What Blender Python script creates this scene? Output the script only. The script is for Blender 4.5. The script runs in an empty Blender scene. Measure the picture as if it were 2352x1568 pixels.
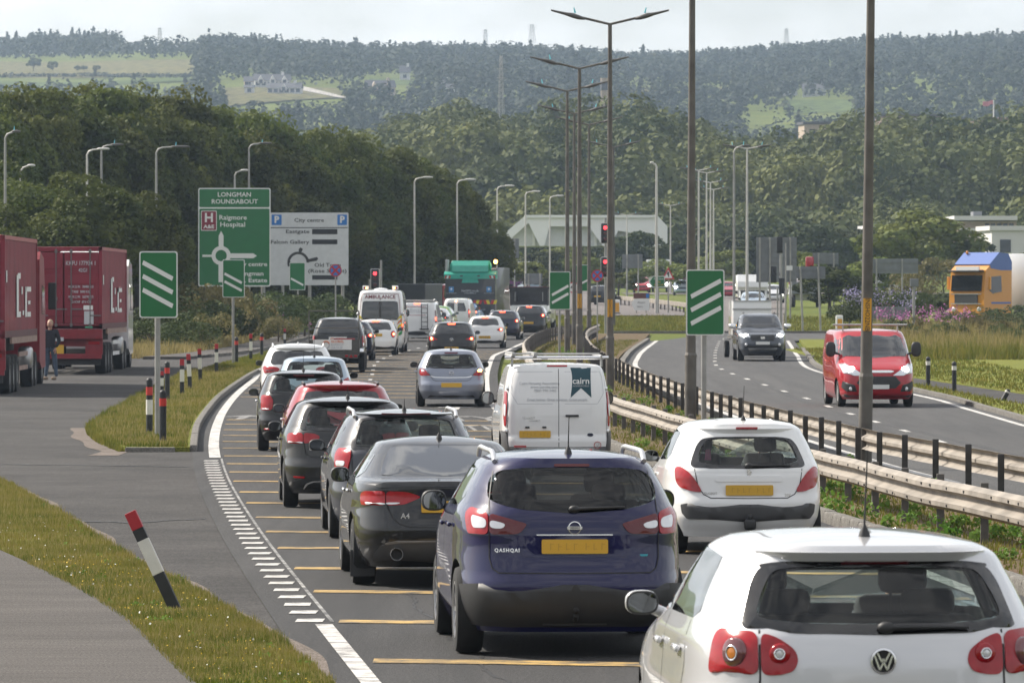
import bpy, bmesh, math, random
import numpy as np
from mathutils import Vector, Matrix
from mathutils.geometry import delaunay_2d_cdt

scene = bpy.context.scene
COL = scene.collection
R = math.radians
rng = np.random.default_rng(7)
random.seed(7)

# ------------------------------------------------------------------ camera
CAM_H = 2.85
cam_d = bpy.data.cameras.new('camera'); cam = bpy.data.objects.new('camera', cam_d); COL.objects.link(cam)
cam_d.sensor_width = 36.0; cam_d.lens = 210.9
cam_d.clip_start = 0.5; cam_d.clip_end = 20000
cam.location = (0, 0, CAM_H)
cam.rotation_euler = (math.pi/2 - math.atan(105.3/13781), 0, 0)
cam_d.dof.use_dof = True; cam_d.dof.focus_distance = 72.0; cam_d.dof.aperture_fstop = 15.0
scene.camera = cam

# ------------------------------------------------------------------ sky, sun, exposure
SUN_AZ = R(-58)          # measured from +Y (view direction), negative = to the left
SUN_EL = R(40)
world = bpy.data.worlds.new('World'); scene.world = world; world.use_nodes = True
wn = world.node_tree.nodes; wl = world.node_tree.links
wn.clear()
out = wn.new('ShaderNodeOutputWorld'); bg = wn.new('ShaderNodeBackground'); bg.inputs['Strength'].default_value = 0.07
sky = wn.new('ShaderNodeTexSky'); sky.sky_type = 'NISHITA'; sky.sun_disc = False
sky.sun_elevation = SUN_EL; sky.sun_rotation = SUN_AZ; sky.altitude = 20; sky.air_density = 1.0; sky.dust_density = 2.0; sky.ozone_density = 1.0
tc = wn.new('ShaderNodeTexCoord'); mp = wn.new('ShaderNodeMapping'); mp.inputs['Scale'].default_value = (1, 1, 2.6)
nz = wn.new('ShaderNodeTexNoise'); nz.inputs['Scale'].default_value = 11.0; nz.inputs['Detail'].default_value = 9; nz.inputs['Roughness'].default_value = 0.55
rp = wn.new('ShaderNodeValToRGB'); rp.color_ramp.elements[0].position = 0.42; rp.color_ramp.elements[0].color = (0.42, 0.42, 0.42, 1)
rp.color_ramp.elements[1].position = 0.62; rp.color_ramp.elements[1].color = (0.97, 0.97, 0.97, 1)
mx = wn.new('ShaderNodeMixRGB'); mx.inputs['Color2'].default_value = (10.4, 10.4, 10.45, 1)
wl.new(tc.outputs['Generated'], mp.inputs['Vector']); wl.new(mp.outputs['Vector'], nz.inputs['Vector'])
wl.new(nz.outputs['Fac'], rp.inputs['Fac']); wl.new(rp.outputs['Color'], mx.inputs['Fac'])
wl.new(sky.outputs['Color'], mx.inputs['Color1']); wl.new(mx.outputs['Color'], bg.inputs['Color']); wl.new(bg.outputs['Background'], out.inputs['Surface'])

sun_d = bpy.data.lights.new('sun', 'SUN'); sun_d.energy = 5.0; sun_d.angle = R(0.6); sun_d.color = (1.0, 0.93, 0.83)
sun = bpy.data.objects.new('sun', sun_d); COL.objects.link(sun)
sdir = Vector((math.sin(SUN_AZ)*math.cos(SUN_EL), math.cos(SUN_AZ)*math.cos(SUN_EL), math.sin(SUN_EL)))
sun.rotation_euler = sdir.to_track_quat('Z', 'Y').to_euler()
sun.location = sdir*400

vs = scene.view_settings
vs.view_transform = 'Standard'; vs.look = 'None'; vs.exposure = 0.70; vs.gamma = 1.0; vs.use_curve_mapping = False
scene.cycles.max_bounces = 8; scene.cycles.transparent_max_bounces = 16; scene.cycles.volume_bounces = 1
scene.cycles.caustics_reflective = False; scene.cycles.caustics_refractive = False
scene.cycles.sample_clamp_indirect = 4.0

# ------------------------------------------------------------------ ground heights
F = 13781.0; CX = 1176.0; HZ = 678.7      # focal length, centre column and horizon row of a 2352 px wide picture
GK = [(-200,0),(150,0.03),(195,.27),(225,.40),(260,.48),(310,.62),(335,.78),(360,1.05),(400,1.65),(470,2.25),(550,2.8),(700,3.7),(740,5.0),(800,9.0),(860,13.5),(930,17.5),(1050,20.5),(1250,22),(1500,27),(1700,37),(1900,53),(2200,76),(2500,94),(2800,111),(3100,123),(3400,131),(3600,133),(3800,132),(4200,112)]
_gy = np.array([a for a, b in GK], float); _gz = np.array([b for a, b in GK], float)
def g(Y):
    return float(np.interp(Y, _gy, _gz))
def lat(X, Y):
    'gentle sideways undulation of the far hills'
    if Y < 720: return 0.0
    k = min(1.0, (Y-720)/600.0); t = X/Y; q = min(1.0, max(0.0, (Y-1500)/1900.0)); e = min(abs(t), .12)/.085
    return k*0.0009*Y*(math.sin(t*45+Y*0.0011+0.4)+.5*math.sin(t*110+2.1+Y*.002))+q*6.0*e*e
def gz(X, Y):
    return g(Y)+lat(X, Y)
_ys = np.concatenate([np.arange(25, 420, .25), np.arange(420, 700, 2)])
_yd = HZ+(CAM_H-np.interp(_ys, _gy, _gz))*F/_ys
def G(xd, yd):
    'point of the road plane seen at a pixel of the 2352 px wide picture'
    Y = float(np.interp(-yd, -_yd, _ys)); return ((xd-CX)/F*Y, Y)
def XA(xd, Y): return (xd-CX)/F*Y
def ZA(yd, Y): return CAM_H-(yd-HZ)*Y/F
def Gs(pts): return [G(*p) for p in pts]
def path_x(pts):
    'X as a smooth function of Y through measured points'
    p = sorted([(b, a) for a, b in pts]); ys = np.array([q[0] for q in p]); xs = np.array([q[1] for q in p])
    m = pchip_slopes(ys, xs)
    return lambda Y: float(pchip_eval(ys, xs, m, Y))
def pchip_slopes(x, y):
    n = len(x); h = np.diff(x); d = np.diff(y)/h; m = np.zeros(n)
    if n == 2: return np.array([d[0], d[0]])
    for i in range(1, n-1):
        if d[i-1]*d[i] > 0:
            w1 = 2*h[i]+h[i-1]; w2 = h[i]+2*h[i-1]; m[i] = (w1+w2)/(w1/d[i-1]+w2/d[i])
    m[0] = d[0]; m[-1] = d[-1]
    return m
def pchip_eval(x, y, m, q):
    q = np.asarray(q, float); i = np.clip(np.searchsorted(x, q)-1, 0, len(x)-2)
    h = x[i+1]-x[i]; t = (q-x[i])/h; lo = q < x[0]; hi = q > x[-1]
    t2 = t*t; t3 = t2*t
    v = (2*t3-3*t2+1)*y[i]+(t3-2*t2+t)*h*m[i]+(-2*t3+3*t2)*y[i+1]+(t3-t2)*h*m[i+1]
    v = np.where(lo, y[0]+m[0]*(q-x[0]), v); v = np.where(hi, y[-1]+m[-1]*(q-x[-1]), v)
    return v

# ------------------------------------------------------------------ materials
MATS = {}
def setin(n, key, v):
    if key in n.inputs: n.inputs[key].default_value = v
def mat(name, col=(.5,.5,.5), rough=.5, metal=0., coat=0., spec=.5, var=0., vscale=4., bump=0., bscale=30., emit=None, es=1., col2=None, objrand=0., trans=0., coat_rough=.03):
    if name in MATS: return MATS[name]
    m = bpy.data.materials.new(name); m.use_nodes = True; nt = m.node_tree; b = nt.nodes['Principled BSDF']
    b.inputs['Base Color'].default_value = (*col, 1); b.inputs['Roughness'].default_value = rough; b.inputs['Metallic'].default_value = metal
    setin(b, 'Coat Weight', coat); setin(b, 'Coat Roughness', coat_rough); setin(b, 'Specular IOR Level', spec)
    if emit: setin(b, 'Emission Color', (*emit, 1)); setin(b, 'Emission Strength', es)
    if var or col2 or objrand:
        t = nt.nodes.new('ShaderNodeTexCoord'); n = nt.nodes.new('ShaderNodeTexNoise'); n.inputs['Scale'].default_value = vscale; n.inputs['Detail'].default_value = 6
        nt.links.new(t.outputs['Object'], n.inputs['Vector'])
        r = nt.nodes.new('ShaderNodeValToRGB')
        c2 = col2 if col2 else tuple(min(1, c*(1+var)) for c in col); c1 = col if col2 else tuple(c*(1-var) for c in col)
        r.color_ramp.elements[0].position = .32; r.color_ramp.elements[0].color = (*c1, 1); r.color_ramp.elements[1].position = .68; r.color_ramp.elements[1].color = (*c2, 1)
        nt.links.new(n.outputs['Fac'], r.inputs['Fac']); src = r.outputs['Color']
        if objrand:
            oi = nt.nodes.new('ShaderNodeObjectInfo'); hs = nt.nodes.new('ShaderNodeHueSaturation')
            ma = nt.nodes.new('ShaderNodeMapRange'); ma.inputs['To Min'].default_value = 1-objrand; ma.inputs['To Max'].default_value = 1+objrand
            mh = nt.nodes.new('ShaderNodeMapRange'); mh.inputs['To Min'].default_value = .5-objrand*.08; mh.inputs['To Max'].default_value = .5+objrand*.05
            nt.links.new(oi.outputs['Random'], ma.inputs['Value']); nt.links.new(oi.outputs['Random'], mh.inputs['Value'])
            nt.links.new(ma.outputs['Result'], hs.inputs['Value']); nt.links.new(mh.outputs['Result'], hs.inputs['Hue']); nt.links.new(src, hs.inputs['Color']); src = hs.outputs['Color']
        nt.links.new(src, b.inputs['Base Color'])
    if bump:
        t = nt.nodes.new('ShaderNodeTexCoord'); n = nt.nodes.new('ShaderNodeTexNoise'); n.inputs['Scale'].default_value = bscale; n.inputs['Detail'].default_value = 4
        bp = nt.nodes.new('ShaderNodeBump'); bp.inputs['Strength'].default_value = bump; bp.inputs['Distance'].default_value = .02
        nt.links.new(t.outputs['Object'], n.inputs['Vector']); nt.links.new(n.outputs['Fac'], bp.inputs['Height']); nt.links.new(bp.outputs['Normal'], b.inputs['Normal'])
    MATS[name] = m
    return m
def glass_mat(name, tint, rough=.02, ior=1.5, gl=(1,1,1)):
    if name in MATS: return MATS[name]
    m = bpy.data.materials.new(name); m.use_nodes = True; nt = m.node_tree; nt.nodes.clear()
    o = nt.nodes.new('ShaderNodeOutputMaterial'); mixn = nt.nodes.new('ShaderNodeMixShader'); tr = nt.nodes.new('ShaderNodeBsdfTransparent'); gs = nt.nodes.new('ShaderNodeBsdfGlossy'); lw = nt.nodes.new('ShaderNodeLayerWeight')
    tr.inputs['Color'].default_value = (*tint, 1); gs.inputs['Roughness'].default_value = rough; gs.inputs['Color'].default_value = (*gl, 1); lw.inputs['Blend'].default_value = .5; r0 = ((ior-1)/(ior+1))**2
    pw = nt.nodes.new('ShaderNodeMath'); pw.operation = 'POWER'; pw.inputs[1].default_value = 5; ml = nt.nodes.new('ShaderNodeMath'); ml.operation = 'MULTIPLY_ADD'; ml.inputs[1].default_value = 1-r0; ml.inputs[2].default_value = r0
    nt.links.new(lw.outputs['Facing'], pw.inputs[0]); nt.links.new(pw.outputs[0], ml.inputs[0]); nt.links.new(ml.outputs[0], mixn.inputs[0])
    nt.links.new(tr.outputs[0], mixn.inputs[1]); nt.links.new(gs.outputs[0], mixn.inputs[2]); nt.links.new(mixn.outputs[0], o.inputs['Surface'])
    MATS[name] = m
    return m
def leaf_mat(name, c1, c2, trans=.25, vscale=.6, rand=.25):
    if name in MATS: return MATS[name]
    m = mat(name, c1, .7, spec=.15, col2=c2, vscale=vscale, objrand=rand)
    nt = m.node_tree; b = nt.nodes['Principled BSDF']; o = [n for n in nt.nodes if n.type == 'OUTPUT_MATERIAL'][0]
    src = b.inputs['Base Color'].links[0].from_socket
    tl = nt.nodes.new('ShaderNodeBsdfTranslucent'); mixn = nt.nodes.new('ShaderNodeMixShader'); mixn.inputs[0].default_value = trans
    nt.links.new(src, tl.inputs['Color']); nt.links.new(b.outputs[0], mixn.inputs[1]); nt.links.new(tl.outputs[0], mixn.inputs[2]); nt.links.new(mixn.outputs[0], o.inputs['Surface'])
    return m

# ------------------------------------------------------------------ objects
def tag(o, label=None, cat=None, group=None, kind=None):
    if label: o['label'] = label
    if cat: o['category'] = cat
    if group: o['group'] = group
    if kind: o['kind'] = kind
    return o
def empty(name, loc=(0,0,0), rz=0., label=None, cat=None, group=None, scale=None):
    o = bpy.data.objects.new(name, None); COL.objects.link(o); o.location = loc; o.rotation_euler = (0,0,rz); o.empty_display_size = .2
    if scale: o.scale = scale
    return tag(o, label, cat, group)
def link(name, me, parent=None, loc=None, rz=None):
    o = bpy.data.objects.new(name, me); COL.objects.link(o)
    if parent: o.parent = parent
    if loc is not None: o.location = loc
    if rz is not None: o.rotation_euler = (0,0,rz)
    return o
def mesh(name, verts, faces, m=None, smooth=None):
    me = bpy.data.meshes.new(name); me.from_pydata([tuple(v) for v in verts], [], [tuple(f) for f in faces])
    if m is not None: me.materials.append(MATS[m] if isinstance(m, str) else m)
    if smooth:
        me.polygons.foreach_set('use_smooth', [True]*len(me.polygons))
        if smooth < 180: me.set_sharp_from_angle(angle=R(smooth))
    me.update(); return me
def fastmesh(name, V, Q, m, smooth=False):
    'V (n,3) array and Q (k,3 or 4) index array'
    me = bpy.data.meshes.new(name); V = np.asarray(V, np.float32); Q = np.asarray(Q, np.int32); k, c = Q.shape
    me.vertices.add(len(V)); me.vertices.foreach_set('co', V.ravel()); me.loops.add(k*c); me.loops.foreach_set('vertex_index', Q.ravel())
    me.polygons.add(k); me.polygons.foreach_set('loop_start', np.arange(0, k*c, c, dtype=np.int32)); me.polygons.foreach_set('loop_total', np.full(k, c, np.int32))
    if smooth: me.polygons.foreach_set('use_smooth', np.ones(k, bool))
    me.update(calc_edges=True); me.materials.append(MATS[m] if isinstance(m, str) else m)
    return me
class MB:
    'collects shapes; build() links them as one mesh object'
    def __init__(s): s.v = []; s.f = []
    def add(s, v, f):
        n = len(s.v); s.v += [tuple(q) for q in v]; s.f += [tuple(i+n for i in q) for q in f]; return s
    def box(s, c, d, rz=0., rx=0., bev=0.):
        hx, hy, hz = d[0]/2, d[1]/2, d[2]/2
        M = Matrix.Translation(c) @ Matrix.Rotation(rz, 4, 'Z') @ Matrix.Rotation(rx, 4, 'X')
        if bev <= 0:
            P = [M @ Vector((x*hx, y*hy, z*hz)) for z in (-1,1) for x, y in ((-1,-1),(1,-1),(1,1),(-1,1))]
            return s.add(P, [(3,2,1,0),(4,5,6,7),(0,1,5,4),(1,2,6,5),(2,3,7,6),(3,0,4,7)])
        b = min(bev, hx*.95, hy*.95, hz*.95); bm = bmesh.new(); bmesh.ops.create_cube(bm, size=1.0)
        for v in bm.verts: v.co = Vector((v.co.x*2*hx, v.co.y*2*hy, v.co.z*2*hz))
        bmesh.ops.bevel(bm, geom=bm.edges[:], offset=b, segments=2, affect='EDGES', profile=.5)
        bm.verts.index_update(); P = [M @ v.co for v in bm.verts]; Fc = [[v.index for v in f.verts] for f in bm.faces]; bm.free()
        return s.add(P, Fc)
    def tube(s, pts, r, n=8, caps=True, r2=None):
        pts = [Vector(p) for p in pts]; k = len(pts); V = []; Fc = []
        prev = None
        for i, p in enumerate(pts):
            d = (pts[min(i+1, k-1)]-pts[max(i-1, 0)]).normalized()
            u = (prev - d*prev.dot(d)) if prev is not None else d.orthogonal()
            if u.length < 1e-6: u = d.orthogonal()
            u.normalize(); prev = u; w = d.cross(u)
            rr = r if r2 is None else r+(r2-r)*i/(k-1)
            if hasattr(rr, '__len__'): rr = rr[i]
            V += [p+(u*math.cos(a)+w*math.sin(a))*rr for a in [2*math.pi*j/n for j in range(n)]]
        for i in range(k-1):
            for j in range(n): Fc.append((i*n+j, i*n+(j+1)%n, (i+1)*n+(j+1)%n, (i+1)*n+j))
        if caps: Fc.append(tuple(range(n))[::-1]); Fc.append(tuple((k-1)*n+j for j in range(n)))
        return s.add(V, Fc)
    def lathe(s, prof, n=24, axis='Z', c=(0,0,0), cap=True):
        'prof: (radius, height)'
        V = []; Fc = []; k = len(prof)
        for r, h in prof:
            for j in range(n):
                a = 2*math.pi*j/n; p = (r*math.cos(a), r*math.sin(a), h)
                if axis == 'X': p = (p[2], p[0], p[1])
                elif axis == 'Y': p = (p[0], p[2], p[1])
                V.append((p[0]+c[0], p[1]+c[1], p[2]+c[2]))
        for i in range(k-1):
            for j in range(n): Fc.append((i*n+j, i*n+(j+1)%n, (i+1)*n+(j+1)%n, (i+1)*n+j))
        if cap: Fc.append(tuple(range(n))[::-1]); Fc.append(tuple((k-1)*n+j for j in range(n)))
        return s.add(V, Fc)
    def prism(s, poly, d0, d1, axis='Y'):
        'polygon (a,b) extruded along an axis; Y: (x,z), X: (y,z), Z: (x,y)'
        n = len(poly)
        def P(a, b, t): return (a, t, b) if axis == 'Y' else ((t, a, b) if axis == 'X' else (a, b, t))
        V = [P(a, b, d0) for a, b in poly]+[P(a, b, d1) for a, b in poly]
        return s.add(V, [tuple(range(n))[::-1], tuple(range(n, 2*n))]+[(i, (i+1)%n, n+(i+1)%n, n+i) for i in range(n)])
    def ell(s, c, r, nu=14, nv=9, p=1.0):
        V = []; Fc = []
        f = lambda t: math.copysign(abs(t)**p, t)
        for i in range(nv+1):
            b = -math.pi/2+math.pi*i/nv
            for j in range(nu):
                a = 2*math.pi*j/nu
                V.append((c[0]+r[0]*f(math.cos(b))*f(math.cos(a)), c[1]+r[1]*f(math.cos(b))*f(math.sin(a)), c[2]+r[2]*f(math.sin(b))))
        for i in range(nv):
            for j in range(nu): Fc.append((i*nu+j, i*nu+(j+1)%nu, (i+1)*nu+(j+1)%nu, (i+1)*nu+j))
        return s.add(V, Fc)
    def me(s, name, m, smooth=None):
        me = mesh(name, s.v, s.f, m, smooth)
        bm = bmesh.new(); bm.from_mesh(me); bmesh.ops.recalc_face_normals(bm, faces=bm.faces); bm.to_mesh(me); bm.free()
        return me
    def build(s, name, m, parent=None, smooth=None, loc=None, rz=None):
        return link(name, s.me(name, m, smooth), parent, loc, rz)
def rrect(w, h, r, n=5, cx=0., cy=0.):
    P = []
    for sx, sy, a0 in ((1,1,0),(-1,1,90),(-1,-1,180),(1,-1,270)):
        for i in range(n+1):
            a = R(a0+90*i/n); P.append((cx+sx*(w/2-r)+r*math.cos(a), cy+sy*(h/2-r)+r*math.sin(a)))
    return P
def copy_tree(o, parent=None):
    c = o.copy(); COL.objects.link(c); c.parent = parent
    for ch in list(o.children): copy_tree(ch, c)
    return c
_txt = {}
def text_mesh(s, size, m, depth=.004, align='CENTER', spacing=1.0, bold=0.0, key=None):
    cu = bpy.data.curves.new('lettering', 'FONT'); cu.body = s; cu.size = size; cu.align_x = align; cu.align_y = 'CENTER'; cu.space_character = spacing; cu.extrude = depth/2; cu.resolution_u = 2; cu.offset = bold
    o = bpy.data.objects.new('lettering', cu); COL.objects.link(o)
    me = bpy.data.meshes.new_from_object(o.evaluated_get(bpy.context.evaluated_depsgraph_get()))
    bpy.data.objects.remove(o); bpy.data.curves.remove(cu)
    me.name = 'lettering'; me.materials.clear(); me.materials.append(MATS[m] if isinstance(m, str) else m)
    return me
def text(s, size, m, parent, loc, rot=(math.pi/2,0,0), name='lettering', sx=1., **k):
    o = link(name, text_mesh(s, size, m, **k), parent); o.location = loc; o.rotation_euler = rot; o.scale = (sx, 1, 1)
    return o
def boolean(me, cutters, op='DIFFERENCE'):
    o = bpy.data.objects.new('t', me); COL.objects.link(o); tmp = [o]
    for c in cutters:
        co = bpy.data.objects.new('c', c); COL.objects.link(co); tmp.append(co)
        md = o.modifiers.new('b', 'BOOLEAN'); md.object = co; md.operation = op; md.solver = 'EXACT'
        try: md.material_mode = 'TRANSFER'
        except Exception: pass
    dg = bpy.context.evaluated_depsgraph_get(); dg.update()
    r = bpy.data.meshes.new_from_object(o.evaluated_get(dg))
    for t in tmp: bpy.data.objects.remove(t)
    return r
# ------------------------------------------------------------------ surface materials
def ground_mat(name, cols, scales=(0.35, 6.0, 60.0), rough=.95, bump=.4, bscale=40., spec=.2, stretch=None, low=.35, high=.65):
    m = bpy.data.materials.new(name); m.use_nodes = True; nt = m.node_tree; b = nt.nodes['Principled BSDF']
    b.inputs['Roughness'].default_value = rough; setin(b, 'Specular IOR Level', spec)
    t = nt.nodes.new('ShaderNodeTexCoord'); vec = t.outputs['Object']
    if stretch:
        mpn = nt.nodes.new('ShaderNodeMapping'); mpn.inputs['Scale'].default_value = stretch; nt.links.new(vec, mpn.inputs['Vector']); vec = mpn.outputs['Vector']
    def noise(sc, det=6, v=vec):
        n = nt.nodes.new('ShaderNodeTexNoise'); n.inputs['Scale'].default_value = sc; n.inputs['Detail'].default_value = det; nt.links.new(v, n.inputs['Vector']); return n.outputs['Fac']
    def ramp(f, c1, c2, a=low, bb=high):
        r = nt.nodes.new('ShaderNodeValToRGB'); r.color_ramp.elements[0].position = a; r.color_ramp.elements[1].position = bb
        r.color_ramp.elements[0].color = (*c1, 1); r.color_ramp.elements[1].color = (*c2, 1); nt.links.new(f, r.inputs['Fac']); return r.outputs['Color']
    a = ramp(noise(scales[0]), cols[0], cols[1])
    bb = ramp(noise(scales[1]), cols[2], cols[3])
    mxn = nt.nodes.new('ShaderNodeMixRGB'); mxn.inputs['Fac'].default_value = .5; nt.links.new(a, mxn.inputs['Color1']); nt.links.new(bb, mxn.inputs['Color2'])
    fr_ = nt.nodes.new('ShaderNodeMapRange'); fr_.inputs['From Min'].default_value = .36; fr_.inputs['From Max'].default_value = .64; fr_.inputs['To Min'].default_value = .18; fr_.inputs['To Max'].default_value = .82; nt.links.new(noise(scales[2], 3, t.outputs['Object']), fr_.inputs['Value']); fine = fr_.outputs['Result']
    m2 = nt.nodes.new('ShaderNodeMixRGB'); m2.blend_type = 'OVERLAY'; m2.inputs['Fac'].default_value = .8
    nt.links.new(mxn.outputs['Color'], m2.inputs['Color1']); nt.links.new(fine, m2.inputs['Color2']); nt.links.new(m2.outputs['Color'], b.inputs['Base Color'])
    bp = nt.nodes.new('ShaderNodeBump'); bp.inputs['Strength'].default_value = bump; bp.inputs['Distance'].default_value = .02
    nt.links.new(noise(bscale, 4, t.outputs['Object']), bp.inputs['Height']); nt.links.new(bp.outputs['Normal'], b.inputs['Normal'])
    MATS[name] = m
    return m
ground_mat('asphalt', [(.020,.020,.021),(.045,.043,.042),(.022,.022,.022),(.044,.042,.041)], (.45, 2.6, 38.), .8, .9, 60., .35, stretch=(1.6, .06, 1))
ground_mat('asphalt_old', [(.030,.028,.027),(.062,.058,.055),(.034,.032,.031),(.060,.057,.054)], (.30, 1.6, 34.), .88, .9, 55., .25)
ground_mat('asphalt_mid', [(.032,.031,.031),(.060,.058,.056),(.034,.033,.033),(.058,.056,.054)], (.45, 2.2, 30.), .75, .7, 50., .4, stretch=(1.6, .06, 1))
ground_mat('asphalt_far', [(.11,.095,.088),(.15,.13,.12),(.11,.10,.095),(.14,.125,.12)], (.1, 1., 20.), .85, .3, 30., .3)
ground_mat('footpath_surface', [(.055,.050,.046),(.095,.086,.079),(.06,.055,.05),(.092,.084,.078)], (.4, 4., 50.), .9, .4, 60., .2, stretch=(.4, 2.2, 1))
ground_mat('turf', [(.10,.125,.02),(.19,.17,.035),(.08,.12,.018),(.17,.17,.04)], (.5, 5., 45.), .95, .7, 50., .1)
ground_mat('meadow', [(.07,.10,.016),(.12,.13,.026),(.075,.105,.018),(.11,.12,.026)], (.06, .5, 9.), .95, .4, 6., .1)
ground_mat('bare_soil', [(.08,.05,.035),(.14,.09,.065),(.09,.10,.03),(.13,.085,.06)], (.6, 2.2, 30.), .95, .6, 40., .1)
ground_mat('kerb_concrete', [(.12,.11,.10),(.19,.18,.165),(.10,.095,.08),(.18,.17,.155)], (1.5, 8., 60.), .9, .3, 50., .2)
ground_mat('grit', [(.13,.11,.095),(.20,.17,.15),(.10,.085,.07),(.19,.16,.14)], (1., 9., 70.), .95, .6, 70., .1)
def paint_mat(name, col, worn=(.09,.088,.086), a=.34, bb=.46):
    m = bpy.data.materials.new(name); m.use_nodes = True; nt = m.node_tree; b = nt.nodes['Principled BSDF']; b.inputs['Roughness'].default_value = .75
    t = nt.nodes.new('ShaderNodeTexCoord'); n = nt.nodes.new('ShaderNodeTexNoise'); n.inputs['Scale'].default_value = 5.; n.inputs['Detail'].default_value = 10; n.inputs['Roughness'].default_value = .75
    mpn = nt.nodes.new('ShaderNodeMapping'); mpn.inputs['Scale'].default_value = (.55, .8, 1)
    nt.links.new(t.outputs['Object'], mpn.inputs['Vector']); nt.links.new(mpn.outputs['Vector'], n.inputs['Vector'])
    r = nt.nodes.new('ShaderNodeValToRGB'); r.color_ramp.elements[0].position = a; r.color_ramp.elements[1].position = bb
    r.color_ramp.elements[0].color = (*worn, 1); r.color_ramp.elements[1].color = (*col, 1)
    nt.links.new(n.outputs['Fac'], r.inputs['Fac']); nt.links.new(r.outputs['Color'], b.inputs['Base Color'])
    MATS[name] = m
paint_mat('white_paint', (.50,.485,.46), (.06,.058,.056), .38, .52); paint_mat('yellow_paint', (.47,.30,.085), (.05,.047,.04), .40, .60); paint_mat('worn_white_paint', (.42,.41,.39), (.05,.05,.05), .44, .64)

# ------------------------------------------------------------------ measured lines (X as a function of Y)
LX = path_x(Gs([(850,1568),(735,1425),(660,1330),(600,1250),(560,1190),(530,1140),(510,1100),(497,1060),(492,1020),(500,975),(520,935),(550,900),(585,870)])+[(-9.2,225),(-9.0,245),(-8.3,270),(-7.1,300),(-5.7,330),(-4.2,352)])
RX = path_x([(6.5,28),(5.55,42),(4.55,55),(3.75,71),(2.05,98),(.75,125),(-.45,152),(-.72,173),(-.82,200),(-.75,237),(-.15,262),(.9,300),(2.2,330),(3.5,352)])
ISL = path_x(Gs([(300,1042),(232,1012),(215,985),(330,912),(430,862),(520,836),(600,816),(660,800)]))
ISR = path_x(Gs([(448,1042),(450,1015),(456,985),(470,960),(500,922),(545,886),(590,858),(640,835),(680,812),(700,800)]))
NGR = path_x(Gs([(0,1108),(75,1150),(150,1195),(250,1262),(350,1320),(450,1368),(520,1412),(600,1462),(680,1520),(732,1568)]))
FPR = path_x(Gs([(0,1275),(80,1312),(150,1347),(230,1392),(300,1442),(360,1500),(430,1568)]))
LKX = path_x(Gs([(330,838),(440,825),(560,812),(640,797),(700,780),(740,772)]))
OLX = path_x(Gs([(2352,1150),(2016,1064),(1501,872),(1460,846),(1462,820),(1508,780)]))
ORX = path_x(Gs([(2352,975),(2182,924),(2090,902),(1877,851),(1835,815),(1822,796)]))
SLA = path_x(Gs([(2352,932),(2100,884),(1990,862),(1940,845)])); SLB = path_x(Gs([(2352,905),(2100,868),(2000,853),(1950,838)]))
def rows(y0, y1, d=2.5):
    ys = [y0]; k = math.floor(y0/d)*d+d
    while k < y1-1e-6:
        ys.append(k); k += d
    ys.append(y1); return ys
def strip_geo(y0, y1, xl, xr, dz, d=2.5, side=0., skew=0.):
    ys = rows(y0, y1, d); V = []; Fc = []
    for y in ys:
        a, b = xl(y), xr(y)
        V += [(a, y, g(y)+dz), (b, y, g(y)+dz)]
    for i in range(len(ys)-1): Fc.append((2*i, 2*i+1, 2*i+3, 2*i+2))
    if side:                                   # edge walls down to the layer below
        n = len(V); V += [(x, y, z-side) for x, y, z in V]
        for i in range(len(ys)-1): Fc += [(2*i, 2*i+2, n+2*i+2, n+2*i), (2*i+3, 2*i+1, n+2*i+1, n+2*i+3)]
        e = 2*(len(ys)-1); Fc += [(0, n, n+1, 1), (e, e+1, n+e+1, n+e)]
    return V, Fc
def sheet(name, parts, m, kind='structure', label=None, cat=None, parent=None):
    b = MB()
    for p in parts: b.add(*strip_geo(*p))
    o = b.build(name, m, parent)
    if kind and not parent: o['kind'] = kind
    return tag(o, label, cat)
C = lambda v: (lambda Y: v)
OFF = lambda f, d: (lambda Y: f(Y)+d)

# base terrain: a fan that reaches past the hill crest
ysr = sorted(set([-60, -20, 0]+list(np.arange(5, 420, 5.))+list(np.arange(420, 760, 20.))+list(np.arange(760, 1300, 20.))+list(np.arange(1300, 4201, 50.))+[a for a, b in GK if a > -60]))
nx = 60; V = []; Q = []
for y in ysr:
    wv = 45+.34*max(y, 0)
    for j in range(nx+1):
        x = -wv+2*wv*j/nx; V.append((x, y, gz(x, y)-(.10 if y < 395 else .02)))
for i in range(len(ysr)-1):
    for j in range(nx):
        a = i*(nx+1)+j; Q.append((a, a+1, a+nx+2, a+nx+1))
gr = link('ground', fastmesh('ground', V, Q, 'meadow', True)); gr['kind'] = 'structure'

sheet('road', [(20, 352, OFF(LX,-.4), OFF(RX,.35), .0)], 'asphalt')
sheet('side_road', [(43, 91, OFF(NGR,-.15), OFF(LX,-.4), -.004, .5), (91, 236, C(-60), OFF(LX,-.4), -.004), (236, 320, OFF(LKX,0), OFF(LX,-.4), -.004)], 'asphalt_old')
sheet('opposite_road', [(60, 300, OFF(OLX,-.3), OFF(ORX,.25), .0), (300, 333, lambda Y: XA(1508,300)+(Y-300)*.12, C(60), .0)], 'asphalt_mid')
sheet('slip_road', [(110, 262, SLA, SLB, .0)], 'asphalt_old')
FRR = path_x([(XA(1572,400),400),(XA(1570,420),420),(XA(1545,445),445),(XA(1490,480),480),(XA(1425,540),540),(XA(1380,620),620),(XA(1345,690),690)])
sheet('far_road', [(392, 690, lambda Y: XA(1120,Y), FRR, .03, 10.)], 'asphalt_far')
sheet('approach_road', [(336, 700, lambda Y: XA(1640+.05*(Y-336),Y), lambda Y: XA(1800+.03*(Y-336),Y), .03, 10.), (575, 600, C(XA(1430,590)), C(70), .04, 10.)], 'asphalt_far')
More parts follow.
